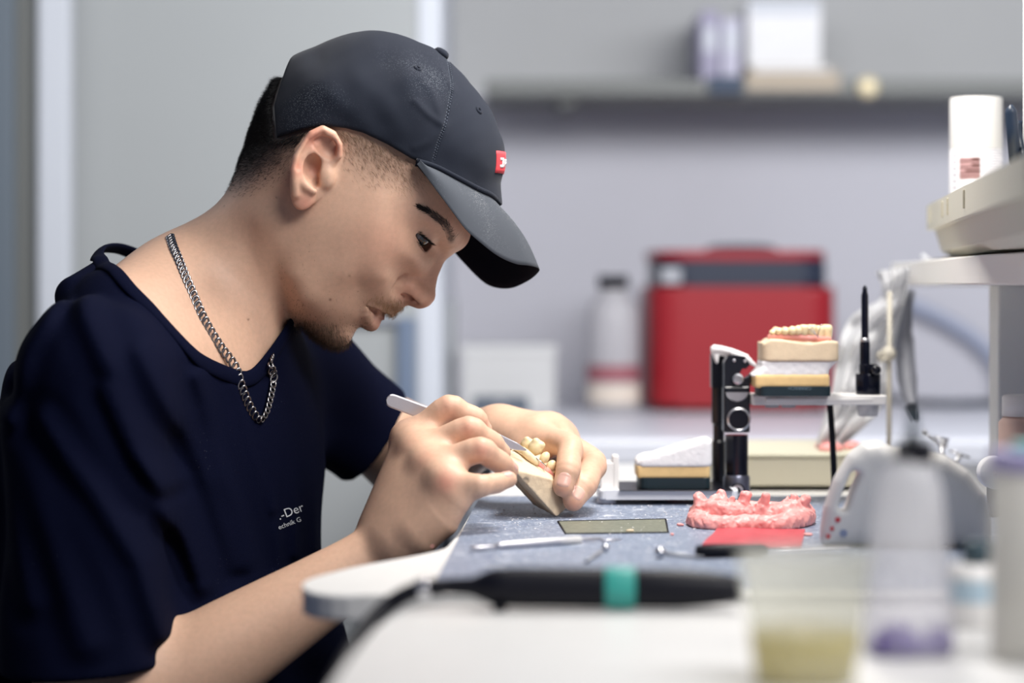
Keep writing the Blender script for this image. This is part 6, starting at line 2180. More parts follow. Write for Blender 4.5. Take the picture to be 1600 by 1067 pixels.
def build_hand_tools():
    # long instrument on the mat
    x0, y0 = T(735, 865); x1, y1 = T(972, 848.5)
    t = thing_at('spatula', 'thin steel instrument with paddle end lying on the mat behind the handpiece', 'instrument', (x0, y0, MZ))
    a = Vector((x0, y0, MZ + 0.0028)); b = Vector((x1, y1, MZ + 0.0028)); dv = (b - a)
    bm = NB(); add_tube(bm, [a + dv * s for s in (0.16, 0.2, 0.35, 0.36, 0.6, 0.64, 0.7, 0.86)], [0.0018, 0.0024, 0.0026, 0.0028, 0.0028, 0.0022, 0.0016, 0.0010], 14); W('handle', mesh_bm('handle', bm, True), M_TWEEZ, t)
    bm = NB()
    for i in range(9):
        c = a + dv * (0.58 + i * 0.016); add_tube(bm, [c, c + dv * 0.005], 0.0031, 12)
    W('grip', mesh_bm('grip', bm, True), M_WHITEP, t)
    bm = NB(); add_tube(bm, [a + dv * s for s in (0, 0.01, 0.05, 0.12, 0.17)], [0.0012, 0.0034, 0.0042, 0.0034, 0.0016], 12, flat=0.3); W('paddle', mesh_bm('paddle', bm, True), M_TWEEZ, t)
    bm = NB(); add_tube(bm, [a + dv * s + Vector((0, 0, -0.0015)) for s in (0.86, 0.93, 1.0)], [0.0010, 0.0009, 0.0004], 10); W('tip', mesh_bm('tip', bm, True), M_TWEEZ, t)
    # small wax carver
    x0, y0 = T(916, 884); x1, y1 = T(946, 866)
    a = Vector((x0, y0, MZ + 0.0016)); b = Vector((x1, y1, MZ + 0.003)); dv = b - a
    t = thing_at('burr', 'short steel burr with ball head lying behind the teal ring of the handpiece', 'burr', (x0, y0, MZ))
    bm = NB(); add_tube(bm, [a, a + dv * .5, a + dv * .82], [0.0012, 0.0012, 0.0010], 12); W('shank', mesh_bm('shank', bm, True), M_GREYM, t)
    bm = NB(); bmesh.ops.create_uvsphere(bm, u_segments=20, v_segments=12, radius=0.0030, matrix=Matrix.Translation(b)); W('ball', mesh_bm('ball', bm, True), M_CHROME, t)
    # small bright cap and black handled knife
    x, y = T(1031, 876)
    t = thing_at('mandrel', 'little bright steel cap tool lying on the mat right of the teal ring', 'mandrel', (x, y, MZ))
    bm = NB(); bmesh.ops.create_uvsphere(bm, u_segments=20, v_segments=12, radius=0.0040, matrix=Matrix.Translation((x, y, MZ + 0.0040))); W('head', mesh_bm('head', bm, True), M_CHROME, t)
    bm = NB(); add_tube(bm, [(x, y, MZ + 0.0038), (x + 0.014, y - 0.004, MZ + 0.0026), (x + 0.03, y - 0.006, MZ + 0.0014)], [0.0016, 0.0013, 0.0012], 10); W('shank', mesh_bm('shank', bm, True), M_GREYM, t)
    x, y = T(1088, 876); x2, y2 = T(1330, 868)
    t = thing_at('wax_knife', 'wax knife with black handle end, lying in front of the red wax sheet', 'knife', (x, y, MZ))
    a = Vector((x, y, MZ + 0.0048)); b = Vector((x2, y2, MZ + 0.0048)); dv = b - a
    bm = NB(); add_tube(bm, [a, a + dv * 0.01, a + dv * 0.25, a + dv * 0.42, a + dv * .45], [0.003, 0.0045, 0.0046, 0.0042, 0.003], 16); W('handle', mesh_bm('handle', bm, True), M_BLACKP, t)
    bm = NB(); add_tube(bm, [a + dv * s for s in (0.44, 0.6, 0.8, 0.97, 1)], [0.0022, 0.0026, 0.004, 0.0036, 0.001], 12, flat=0.25); W('blade', mesh_bm('blade', bm, True), M_TWEEZ, t)


def build_handpiece():
    d = 1.428
    k = d / F
    y0 = P(0, 919, d)
    a = P(690, 917, d + 0.003); b = P(1158, 925, d)
    r_ = lambda px: px * k
    t = thing_at('handpiece', 'black micromotor handpiece with teal ring lying on the edge of the foreground bench', 'handpiece', (P(950, 0, d)[0], d, TZ))
    ax = (b - a); L = np.linalg.norm(ax); ax /= L
    zc = TZ + r_(34.6)
    prof = [(0.0, 11), (0.02, 13), (0.10, 15), (0.15, 25), (0.17, 29), (0.22, 31), (0.545, 32)]
    s = lambda px: (px - 690) / 468.0
    org = Vector((a[0], a[1], zc + 0.001)); axv = Vector((b[0] - a[0], b[1] - a[1], -0.0012))
    Lw = axv.length
    bm = NB(); add_lathe(bm, [(r_(r), q * Lw) for q, r in prof], org, axv, 40); o = W('motor', mesh_bm('motor', bm, True), M_BLACKP, t); autosmooth(o)
    bm = NB(); add_lathe(bm, [(r_(31), s(950) * Lw - .002), (r_(33), s(951) * Lw), (r_(33.3), s(971) * Lw), (r_(33), s(991) * Lw), (r_(31), s(992) * Lw)], org, axv, 40); o = W('ring', mesh_bm('ring', bm, True), M_TEAL, t); autosmooth(o)
    bm = NB(); add_lathe(bm, [(r_(30), s(990) * Lw), (r_(31), s(995) * Lw), (r_(31), s(1060) * Lw), (r_(27), s(1110) * Lw), (r_(21), s(1150) * Lw), (r_(18), s(1156) * Lw), (r_(6), s(1157) * Lw)], org, axv, 40); o = W('nose', mesh_bm('nose', bm, True), M_BLACKP, t); autosmooth(o)
    bm = NB(); add_lathe(bm, [(0.0001, -0.0010), (0.004, -0.0008), (0.0045, 0.002)], Vector((P(781, 0, d)[0], d - 0.004, zc - r_(31))), (0, 0, 1), 20); W('button', mesh_bm('button', bm, True), M_BLACKP, t)
    # cable
    pts = [P(694, 917, d + 0.003), P(660, 920, d + 0.004), P(630, 931, d + 0.004), P(598, 953, d + 0.0), P(566, 990, d - 0.02), P(536, 1038, d - 0.05), P(512, 1090, d - 0.09), P(492, 1170, d - 0.13), P(470, 1300, d - 0.16)]
    bm = NB(); add_tube(bm, catmull(pts, 8), 0.0052, 14); W('cord', mesh_bm('cord', bm, True), M_BLACKP, t)
    bm = NB(); add_lathe(bm, [(0.0056, 0), (0.0062, 0.001), (0.0062, 0.006), (0.0056, 0.007)], Vector(P(652, 922, d + 0.004).tolist()), Vector((1, 0, 0.25)), 24); W('ferrule', mesh_bm('ferrule', bm, True), M_CHROME, t)


def build_right_side():
    # shelf on a post
    t = thing_at('bench_shelf', 'white shelf on a grey post at the right end of the bench', 'shelf', (0.40, 2.15, TZ))
    zl = ZC + 0.0026; zh = ZC + 0.0266
    xa, da = P(1393, 0, 2.62)[0], 2.62
    xb, db = P(1530, 0, 1.93)[0], 1.93
    poly = [(xa, da), (xb, db), (xb + 0.012, db - 0.10), (xb + 0.012, 1.38), (0.95, 1.38), (0.95, da)]
    bm = NB(); add_prism(bm, poly[::-1], zl, zh, 0.0015, 2); W('board', mesh_bm('board', bm), M_SHELFW, t)
    x0 = P(1549, 0, 2.25)[0]
    bm = NB(); add_box(bm, (x0, 2.22, TZ + 0.0016), (x0 + 0.042, 2.262, zl), 0.002); W('post', mesh_bm('post', bm), M_POST, t)
    bm = NB(); add_box(bm, (x0 + 0.44, 2.22, TZ + 0.0016), (x0 + 0.482, 2.262, zl), 0.002); W('post', mesh_bm('post', bm), M_POST, t)

    # tray
    za = zh
    fl = [P(1447, 0, 2.39)[0], 2.39]; nr = [P(1526, 0, 1.80)[0], 1.80]
    t = thing_at('tray', 'beige plastic tray standing on the shelf, a white can inside', 'tray', (0.5, 2.1, za))
    u = Vector((nr[0] - fl[0], nr[1] - fl[1])).normalized(); v = Vector((-u.y, u.x))
    if v.x < 0: v = -v
    Lx = 0.95; Wy = 0.42
    o2 = Vector(fl)
    def rect(i0, i1, j0, j1): return [tuple(o2 + u * i0 + v * j0), tuple(o2 + u * i1 + v * j0), tuple(o2 + u * i1 + v * j1), tuple(o2 + u * i0 + v * j1)]
    zr1 = float(P(0, 322, 2.39)[2]); zr0 = float(P(0, 360, 2.39)[2]); zbot = za + 0.0035
    bm = NB()
    def shell(bm, rings):
        prev = None
        for (pts, z) in rings:
            vs = [bm.verts.new((p[0], p[1], z)) for p in round_poly(pts, 0.012, 4)]
            if prev:
                for i in range(len(vs)): bm.faces.new((prev[i], prev[(i + 1) % len(vs)], vs[(i + 1) % len(vs)], vs[i]))
            prev = vs
        return prev
    e = shell(bm, [(rect(0.022, Lx - .022, 0.022, Wy - .022), zbot), (rect(0.013, Lx - .013, 0.013, Wy - .013), zbot + 0.006), (rect(0.007, Lx - .007, 0.007, Wy - .007), zr0 + 0.001), (rect(0.007, Lx - .007, 0.007, Wy - .007), zr1 - 0.002),
                   (rect(0.0095, Lx - .0095, 0.0095, Wy - .0095), zr1 - 0.002), (rect(0.0095, Lx - .0095, 0.0095, Wy - .0095), zr0), (rect(0.014, Lx - .014, 0.014, Wy - .014), zbot + 0.012)])
    bm.faces.new(e)
    bm.verts.ensure_lookup_table()
    bmesh.ops.holes_fill(bm, edges=[x for x in bm.edges if x.is_boundary])
    W('tray_body', mesh_bm('tray_body', bm), M_BEIGE2, t)
    bm = NB()
    shell(bm, [(rect(0, Lx, 0, Wy), zr0), (rect(0, Lx, 0, Wy), zr1), (rect(0.010, Lx - .01, 0.010, Wy - .01), zr1), (rect(0.010, Lx - .01, 0.010, Wy - .01), zr0), (rect(0, Lx, 0, Wy), zr0)])
    W('rim', mesh_bm('rim', bm), M_BEIGE2, t)
    for s0 in (0.06, 0.235, 0.30, 0.48):
        bm = NB()
        add_box(bm, (0, 0, 0), (0.003, 0.0022, (zr1 - zr0) * 0.62), 0.0004, 1)
        ang = math.atan2(u.y, u.x)
        for q in bm.verts:
            p = Matrix.Rotation(ang, 3, 'Z') @ q.co
            q.co = Vector((o2.x + u.x * s0, o2.y + u.y * s0, zr0 + 0.006)) + p - Vector((v.x, v.y, 0)) * 0.0016
        W('rib', mesh_bm('rib', bm), M_BEIGE, t)
    # can
    d = 2.28; kk = d / F
    t = thing_at('spray_can', 'white can with a brown printed block standing in the beige tray', 'can', (P(1525, 0, d)[0], d, zbot + .005))
    r = 41 * kk; zt = float(P(0, 153, d)[2])
    bm = NB(); add_lathe(bm, [(r * .98, zbot + 0.0125), (r, zbot + 0.015), (r, float(P(0, 234, d)[2]))], (P(1525, 0, d)[0], d, 0), (0, 0, 1), 48, cap=True); W('can_body', mesh_bm('can_body', bm, True), M_CANL, t)
    bm = NB(); add_lathe(bm, [(r * .995, float(P(0, 234, d)[2])), (r * .995, zt - .002), (r * .96, zt), (0.0002, zt + 0.0003)], (P(1525, 0, d)[0], d, 0), (0, 0, 1), 48); o = W('cap', mesh_bm('cap', bm, True), M_WHITEP, t); autosmooth(o)
    def onlabel(name, x0, x1, y0, y1, m, par=t, rr=1.006):
        cx = P(1525, 0, d)[0]; n = 10; bm = NB(); rows = []
        for z in (float(P(0, y1, d - r)[2]), float(P(0, y0, d - r)[2])):
            row = []
            for i in range(n + 1):
                px = x0 + (x1 - x0) * i / n
                sx = max(-.999, min(.999, (px - 1525) / 41.0)); an = math.asin(sx)
                row.append(bm.verts.new((cx + r * rr * math.sin(an), d - r * rr * math.cos(an), z)))
            rows.append(row)
        for i in range(n): bm.faces.new((rows[0][i], rows[0][i + 1], rows[1][i + 1], rows[1][i]))
        return W(name, mesh_bm(name, bm, True), m, par)
    blk = onlabel('printed_block', 1494, 1524, 245, 280, M_PINKP)
    for i, (x0, x1, y) in enumerate(((1511, 1524, 246), (1494, 1524, 250.5), (1511, 1524, 255.5), (1494, 1524, 260), (1502, 1524, 264.5), (1494, 1524, 270), (1494, 1524, 275.5))):
        onlabel('print_bar', x0, x1, y, y + (3.4 if i in (0, 2, 4) else 1.6), M_BROWNP, t, 1.012)
    for i in range(15):
        onlabel('print_line', 1529, 1529 + 30 + 5 * ((i * 7) % 3 - 1), 232 + i * 4.2, 233.2 + i * 4.2, M_GREYP, t, 1.006)
    for i in range(6):
        onlabel('print_line', 1486.5, 1491, 240 + i * 10, 244 + i * 10, M_GREYP, t, 1.006)
    onlabel('print_line', 1494, 1522, 292, 293.4, M_GREYP); onlabel('print_line', 1494, 1516, 297, 298.4, M_GREYP)
    # plier handle
    d = 2.05
    t = thing_at('pliers', 'dark handle of a pair of pliers sticking up behind the can', 'pliers', (P(1582, 0, d)[0], d, zbot + .005))
    bm = NB(); add_tube(bm, catmull([P(1588, 300, d + .02), P(1586, 252, d + .01), P(1583, 215, d), P(1580, 180, d), P(1580, 163, d)], 6), [0.004] * 6 + [0.0052] * 13 + [0.0052, 0.0048, 0.0042, 0.0034, 0.0022, 0.001], 16, flat=0.7)
    W('handle', mesh_bm('handle', bm, True), M_PLIER, t)
    bm = NB(); add_tube(bm, catmull([P(1596, 300, d + .01), P(1602, 252, d), P(1596, 215, d + .012), P(1592, 190, d + .015)], 6), 0.0044, 14, flat=0.7); W('handle', mesh_bm('handle', bm, True), M_PLIER, t)
    bm = NB(); add_tube(bm, [P(1587, 258, d + .012), P(1590, 300, d + .015), (P(1591, 0, d)[0], d + .018, zbot + .0145)], [0.005, 0.006, 0.003], 12); W('jaw', mesh_bm('jaw', bm, True), M_CHROMEM, t)
    d = 1.98
    a = P(1597, 0, d + 0.082)
    o = part_box('carton', (a[0], d, zbot + .0125), (a[0] + 0.06, d + 0.08, ZC + 0.36), M_PAPER, None, 0.001); tag(o, 'tall white carton in the tray, cut off by the photo edge', 'box')
    part_box('flap', (a[0] + .002, d - 0.0006, ZC + 0.33), (a[0] + 0.058, d + 0.0006, ZC + 0.358), M_TRIM, o, 0.0002)
    # papers under the tray
    for i, (pts, m, l) in enumerate((([(1438, 400, 2.50), (1462, 384, 2.42), (1500, 402, 2.05), (1478, 408, 2.06)], M_PAPER, 'white crumpled note on the shelf under the tray'), ([(1470, 402, 2.3), (1500, 392, 2.2), (1545, 396, 2.0), (1488, 407, 2.02)], M_YPAPER, 'yellow note on the shelf under the tray corner'))):
        bm = NB()
        q = [P(*p) for p in pts]; n = 8; g = []
        for i_ in range(n + 1):
            row = []
            for j in range(n + 1):
                s, w_ = i_ / n, j / n
                p = (q[0] * (1 - s) + q[1] * s) * (1 - w_) + (q[3] * (1 - s) + q[2] * s) * w_
                z = zh + 0.0008 + 0.0005 * i + (0.0004 + 0.0006 * math.sin(6 * s + 4 * w_ + i)) + (0.008 * max(0, 1 - w_ * 4) * max(0, 1 - abs(s - .2) * 2) if i == 0 else 0)
                row.append(bm.verts.new((max(p[0], 0.405), p[1], z)))
            g.append(row)
        for i_ in range(n):
            for j in range(n): bm.faces.new((g[i_][j], g[i_ + 1][j], g[i_ + 1][j + 1], g[i_][j + 1]))
        r_ = bmesh.ops.extrude_face_region(bm, geom=bm.faces[:])
        for v_ in [x for x in r_['geom'] if isinstance(x, bmesh.types.BMVert)]: v_.co.z -= 0.0005
        o = link('note', mesh_bm('note', bm, True), m); tag(o, l, 'paper', 'notes under the tray')

    # long beige case behind the model holder, with wax on it
    d = 2.27; zf = float(P(0, 708, d)[2])
    xa, xb = P(1100, 0, d)[0], P(1356, 0, d)[0]
    t = thing_at('case', 'low beige metal case behind the model holder', 'case', ((xa + xb) / 2, d + .08, MZ))
    bm = NB(); add_box(bm, (xa, d, MZ + 0.003), (xb, d + 0.20, zf - .004), 0.002); W('case_body', mesh_bm('case_body', bm), M_BEIGE, t)
    bm = NB(); add_box(bm, (xa - .0015, d - 0.0015, zf - .004), (xb + .0015, d + 0.2015, zf), 0.0015); W('lid', mesh_bm('lid', bm), M_BEIGEL, t)
    for px in (xa + .02, xb - .02):
        for yy in (d + .02, d + .18):
            bm = NB(); add_lathe(bm, [(0.006, MZ), (0.006, MZ + .003)], (px, yy, 0), (0, 0, 1), 16); W('foot', mesh_bm('foot', bm), M_BLACKP, t)
    q = Field()
    for i in range(9):
        p = P(rng.uniform(1285, 1340), 0, d + .05)
        q.ell((p[0], d + rng.uniform(.03, .09), zf + .002), (rng.uniform(.006, .012), .009, rng.uniform(.003, .006)), k=.004)
    q.add('i', lambda p: zf + 0.0002 - p[:, 2], (0, 0, 0), 9, 0)
    v, f = finish_mesh(q, (P(1260, 0, d)[0], d, zf - .003), (P(1370, 0, d)[0], d + .13, zf + .02), 0.0014, 0, 1)
    o = link('wax_scrap', mesh_np('wax_scrap', v, f), M_WAX); tag(o, 'flat scrap of pink wax on top of the beige case', 'wax')

    # white bag hanging from the shelf end
    q = None
    lf = [(1368, 424), (1377, 446), (1374, 468), (1335, 490), (1316, 520), (1308, 560), (1300, 610), (1287, 655), (1274, 698)]
    rt = [(1421, 416), (1419, 446), (1412, 480), (1402, 520), (1394, 560), (1387, 600), (1376, 640), (1350, 668), (1312, 702)]
    n, mcol = 36, 26
    L_ = np.array(catmull([np.array(a, float) for a in lf], 5)); R_ = np.array(catmull([np.array(a, float) for a in rt], 5))
    idx = np.linspace(0, len(L_) - 1, n)
    L_ = np.stack([np.interp(idx, np.arange(len(L_)), L_[:, i]) for i in (0, 1)], 1); R_ = np.stack([np.interp(idx, np.arange(len(R_)), R_[:, i]) for i in (0, 1)], 1)
    vv = []
    for i in range(n):
        for j in range(mcol):
            s = j / (mcol - 1); u_ = i / (n - 1)
            px = L_[i] * (1 - s) + R_[i] * s
            dd = 2.415 - 0.05 * u_ ** 1.5 + 0.012 * math.sin(s * 9 + u_ * 4) * (0.4 + u_) + 0.010 * math.sin(s * 23 + u_ * 9) + 0.010 * math.sin(u_ * 31 + s * 5) - 0.03 * math.sin(PI * s)
            vv.append(P(px[0], px[1], dd))
    vv = np.array(vv)
    ff = [(i * mcol + j, i * mcol + j + 1, (i + 1) * mcol + j + 1, (i + 1) * mcol + j) for i in range(n - 1) for j in range(mcol - 1)]
    back = vv + np.array([0.004, 0.035, 0.0]) * np.tile(np.sin(PI * np.linspace(0, 1, mcol)), n)[:, None] + np.array([0, 0.0012, 0])
    ff += [tuple(x + n * mcol for x in q[::-1]) for q in ff]
    rim_ = [i * mcol for i in range(n)] + [(n - 1) * mcol + j for j in range(1, mcol)] + [i * mcol + mcol - 1 for i in range(n - 2, -1, -1)] + [j for j in range(mcol - 2, 0, -1)]
    N_ = n * mcol
    for a, b in zip(rim_, rim_[1:] + rim_[:1]): ff.append((a, b, b + N_, a + N_))
    o = link('paper_bag', mesh_np('paper_bag', np.concatenate([vv, back]), ff), M_BAG); tag(o, 'crumpled white bag hanging from the end of the shelf down to the beige case', 'bag')

    # thin stand with clamp ball, and a hanging grey hose
    d = 2.33
    zf2 = TZ + 0.0
    t = thing_at('lab_stand', 'thin pale metal rod with a clamp ball standing by the shelf end', 'stand', (P(1389, 0, d)[0], d, TZ))
    bm = NB(); add_tube(bm, [(P(1389, 0, d)[0], d, TZ + .004), (P(1390, 0, d)[0], d, float(P(0, 455, d)[2]))], 0.0024, 12); W('rod', mesh_bm('rod', bm, True), M_PALEM, t)
    bm = NB(); bmesh.ops.create_uvsphere(bm, u_segments=20, v_segments=12, radius=0.0075, matrix=Matrix.Translation(P(1388, 553, d - .002).tolist())); W('ball', mesh_bm('ball', bm, True), M_PALEM, t)
    bm = NB(); add_tube(bm, catmull([P(1386, 560, d - .006), P(1378, 563, d - .01), P(1373, 556, d - .012), P(1376, 550, d - .012)], 5), 0.0018, 8); W('hook', mesh_bm('hook', bm, True), M_PALEM, t)
    bm = NB(); add_lathe(bm, [(0.022, TZ + 0.0002), (0.022, TZ + .003), (0.006, TZ + .006)], (P(1389, 0, d)[0], d, 0), (0, 0, 1), 28); W('foot', mesh_bm('foot', bm), M_PALEM, t)
    d = 2.35
    t = thing_at('suction_hose', 'grey tapering hose end hanging from the underside of the shelf', 'hose', P(1410, 450, d))
    bm = NB(); add_tube(bm, catmull([P(1416, 455, 2.45), P(1412, 500, 2.44), P(1414, 560, 2.42), P(1420, 610, 2.40), P(1428, 648, 2.38)], 8), [0.0085] * 12 + [0.010] * 9 + list(np.linspace(0.010, 0.0035, 12)), 18); W('hose', mesh_bm('hose', bm, True), M_HOSEG, t)
    bm = NB(); add_tube(bm, [P(1424, 636, 2.385), P(1430, 656, 2.375)], [0.0062, 0.003], 14); W('tip', mesh_bm('tip', bm, True), M_BLACKP, t)

    # small steel clamp at the back of the mat
    d = 2.30
    t = thing_at('clamp_stand', 'small steel clamp with cross bars behind the white bottle', 'clamp', (P(1485, 0, d)[0], d, MZ))
    bm = NB(); add_lathe(bm, [(0.012, MZ), (0.012, MZ + 0.004), (0.004, MZ + 0.007)], (P(1478, 0, d)[0], d, 0), (0, 0, 1), 24); W('foot', mesh_bm('foot', bm), M_CHROMEM, t)
    bm = NB(); add_tube(bm, [(P(1478, 0, d)[0], d, MZ + .004), P(1474, 740, d), P(1470, 692, d)], 0.0026, 10); W('rod', mesh_bm('rod', bm, True), M_CHROMEM, t)
    bm = NB(); add_tube(bm, [P(1484, 740, d), P(1500, 710, d)], 0.0022, 10); add_tube(bm, [P(1484, 704, d), P(1515, 715, d)], 0.0011, 8); add_tube(bm, [P(1460, 684, d), P(1482, 688, d)], 0.0016, 8); W('cross_bar', mesh_bm('cross_bar', bm, True), M_CHROMEM, t)
    bm = NB()
    for px, py, r in ((1474, 694, .0042), (1444, 676, .003), (1499, 712, .0028)): bmesh.ops.create_uvsphere(bm, u_segments=16, v_segments=10, radius=r, matrix=Matrix.Translation(P(px, py, d).tolist()))
    add_tube(bm, [P(1444, 677, d), P(1470, 697, d)], 0.0014, 8)
    W('joint', mesh_bm('joint', bm, True), M_CHROMEM, t)
    # pale jar and round pad at the back right
    d = 2.06
    t = thing_at('jar', 'pinkish jar with white lid standing right of the shelf post', 'jar', (P(1592, 0, d)[0], d, MZ))
    bm = NB(); add_lathe(bm, [(0.020, MZ), (0.0215, MZ + .003), (0.0215, float(P(0, 660, d)[2])), (0.017, float(P(0, 650, d)[2]))], (P(1600, 0, d)[0], d, 0), (0, 0, 1), 32); W('jar_body', mesh_bm('jar_body', bm, True), M_JARP, t)
    bm = NB(); add_lathe(bm, [(0.0185, float(P(0, 650, d)[2])), (0.0185, float(P(0, 620, d)[2])), (0.017, float(P(0, 617, d)[2]))], (P(1600, 0, d)[0], d, 0), (0, 0, 1), 32); W('lid', mesh_bm('lid', bm, True), M_WHITEP, t)
    x, y = T(1553, 786)
    t = thing_at('roll', 'little round white roll lying before the shelf post', 'roll', (x, y, MZ))
    bm = NB(); add_lathe(bm, [(0.0025, -0.008), (0.0125, -0.008), (0.0135, -0.006), (0.0135, 0.006), (0.0125, 0.008), (0.0025, 0.008), (0.0025, -0.008)], (P(1553, 0, 2.0)[0], 2.0, float(P(0, 738, 2.0)[2])), (0, 1, 0), 32, cap=False); W('ring', mesh_bm('ring', bm, True), M_PAPER, t)
    bm = NB(); add_lathe(bm, [(0.006, MZ), (0.006, float(P(0, 738, 2.0)[2]) - 0.012)], (P(1553, 0, 2.0)[0], 2.0, 0), (0, 0, 1), 20); W('holder', mesh_bm('holder', bm, True), M_GREYM, t)


def build_foreground():
    # white jug with a handle hole
    d = 1.76; kk = d / F
    t = thing_at('jug', 'white plastic jug with slot handle and small red print behind the dropper bottle', 'jug', (P(1420, 0, d)[0], d, MZ))
    out = [(1286, 861), (1285, 836), (1291, 795), (1306, 752), (1330, 712), (1352, 694), (1376, 691), (1400, 700), (1440, 706), (1480, 712), (1515, 735), (1542, 772), (1552, 815), (1552, 861)]
    out = [((x - 800) * kk, -(y - HZ) * kk) for x, y in out]
    PG = Grid2(lambda q: poly_sd(out, q), (0.2, -0.22), (0.38, -0.09), 0.0006)
    hole = [((x - 800) * kk, -(y - HZ) * kk) for x, y in ((1321, 793), (1329, 768), (1340, 744))]

    def jug(p):
        x = p[:, 0]; z = p[:, 2] - ZC
        s, = PG.look(x, z, (PG.g,))
        th = np.interp(x, [P(1285, 0, d)[0], P(1370, 0, d)[0], P(1440, 0, d)[0], P(1552, 0, d)[0]], [0.011, 0.017, 0.026, 0.024])
        yy = np.abs(p[:, 1] - (d + 0.02)) - th
        a = smax(s, yy, 0.016)
        h = line_d(hole, np.stack([x, z], 1)) - 0.0034
        return smax(a, -h, 0.004)
    q = Field(); q.add('u', jug, P(1420, 780, d + .02), 0.12, 0.001)
    q.add('i', lambda p: MZ + 0.0004 - p[:, 2], (0, 0, 0), 9, 0.003)
    v, f = finish_mesh(q, (P(1278, 0, d)[0], d - .02, MZ - .003), (P(1560, 0, d)[0], d + .06, float(P(0, 684, d)[2])), 0.0015, 0, 1)
    W('jug_body', mesh_np('jug_body', v, f), M_WHITEP, t)
    # print near the foot
    for i, (px, py, r, m) in enumerate(((1309, 812, 3.2, M_REDP), (1300, 826, 2.6, M_REDP), (1294, 838, 3.0, M_REDP), (1318, 833, 4.5, M_BLUEP))):
        o_, dr = cam_ray([px], [py]); tt = march(q, o_[None], dr, 1.68, 1.82, 160)
        if np.isnan(tt[0]): continue
        c = o_ + dr[0] * (tt[0] - 0.0004)
        g_ = grad(q, c[None])[0]
        bm = NB(); add_lathe(bm, [(r * kk * 1.3, -.0008), (r * kk * 1.3, 0.0003), (0.0001, 0.0004)], c, g_, 20); W('print_spot', mesh_bm('print_spot', bm), m, t)

    # dropper bottle
    d = 1.262; kk = d / F
    c = P(1420, 0, d)
    t = thing_at('dropper_bottle', 'cloudy dropper bottle with black cap and purple dregs in the foreground', 'bottle', (c[0], d, TZ))
    zz = lambda y: float(P(0, y, d)[2])
    pr = [(62, TZ), (70, TZ + .002), (72, TZ + .006), (69, zz(960)), (62, zz(860)), (56, zz(800)), (50, zz(755)), (40, zz(732)), (31, zz(722)), (30, zz(715))]
    bm = NB(); add_lathe(bm, [(r * kk, z) for r, z in pr], (c[0], d, 0), (0, 0, 1), 48); W('bottle_body', mesh_bm('bottle_body', bm, True), M_FROSTB, t)
    bm = NB(); add_lathe(bm, [(31 * kk, zz(722)), (32 * kk, zz(719)), (32 * kk, zz(694)), (29 * kk, zz(690)), (12 * kk, zz(686))], (c[0] + 0.003, d, 0), (0, 0, 1), 36); o = W('cap', mesh_bm('cap', bm, True), M_BLACKP, t); autosmooth(o)
    bm = NB(); add_lathe(bm, [(13 * kk, zz(690)), (9 * kk, zz(676)), (5 * kk, zz(640)), (4 * kk, zz(634))], (c[0] + 0.002, d, 0), (0, 0, 1), 24); W('nozzle', mesh_bm('nozzle', bm, True), M_GREYD, o)
    q = Field()
    for px, py, r in ((1398, 1000, .0085), (1412, 1006, .0085), (1385, 1005, .006), (1466, 1001, .0075), (1455, 1012, .005)):
        q.ell(P(px, min(py, 450 + (ZC - TZ) * F / d - 6), d - 0.012 if px < 1440 else d - 0.010), (r, r * .8, r * 1.0), k=.005)
    q.ell((c[0], d, TZ + 0.004), (62 * kk, 62 * kk, 0.003), k=0.004)
    v, f = finish_mesh(q, (c[0] - .03, d - .03, TZ - .003), (c[0] + .03, d + .03, TZ + .03), 0.0012, 0, 1)
    W('dregs', mesh_np('dregs', v, f), M_PURPLE, t)

    # plastic cup with yellow liquid
    d = 1.165; kk = d / F
    c = P(1258, 0, d)
    zz = lambda y: float(P(0, y, d)[2])
    t = thing_at('cup', 'cloudy plastic cup with a little yellow liquid at the front', 'cup', (c[0], d, TZ))
    bm = NB(); add_lathe(bm, [(0.0001, TZ + .0002), (76 * kk, TZ + .0002), (79 * kk, TZ + .003), (104 * kk, zz(868)), (107 * kk, zz(866)), (107 * kk, zz(861)), (102 * kk, zz(861)), (76 * kk, TZ + .004), (0.0001, TZ + .004)], (c[0], d, 0), (0, 0, 1), 56, cap=False)
    W('cup_body', mesh_bm('cup_body', bm, True), M_FROSTC, t)
    bm = NB(); add_lathe(bm, [(0.0001, TZ + .0045), (75 * kk, TZ + .0045), (86 * kk, zz(985)), (85.5 * kk, zz(984)), (0.0001, zz(984.5))], (c[0], d, 0), (0, 0, 1), 48, cap=False); W('liquid', mesh_bm('liquid', bm, True), M_YLIQ, t)

    # squat bottle and lidded jar at the right edge
    d = 1.36; kk = d / F; c = P(1520, 0, d)
    zz = lambda y: float(P(0, y, d)[2])
    t = thing_at('squat_bottle', 'squat white bottle with pale blue label right of the dropper bottle', 'bottle', (c[0], d, TZ))
    bm = NB(); add_lathe(bm, [(36 * kk, TZ), (40 * kk, TZ + .003), (40 * kk, zz(900)), (33 * kk, zz(880))], (c[0], d, 0), (0, 0, 1), 40); W('bottle_body', mesh_bm('bottle_body', bm, True), M_WHITEP, t)
    bm = NB(); add_lathe(bm, [(40.6 * kk, zz(938)), (40.6 * kk, zz(903))], (c[0], d, 0), (0, 0, 1), 40, cap=False); W('label', mesh_bm('label', bm, True), M_PBLUE, t)
    bm = NB(); add_lathe(bm, [(22 * kk, zz(882)), (22 * kk, zz(848)), (19 * kk, zz(845))], (c[0] + 0.002, d, 0), (0, 0, 1), 32); W('cap', mesh_bm('cap', bm, True), M_DTEAL, t)
    d = 1.24; kk = d / F; c = P(1637, 0, d)
    zz = lambda y: float(P(0, y, d)[2])
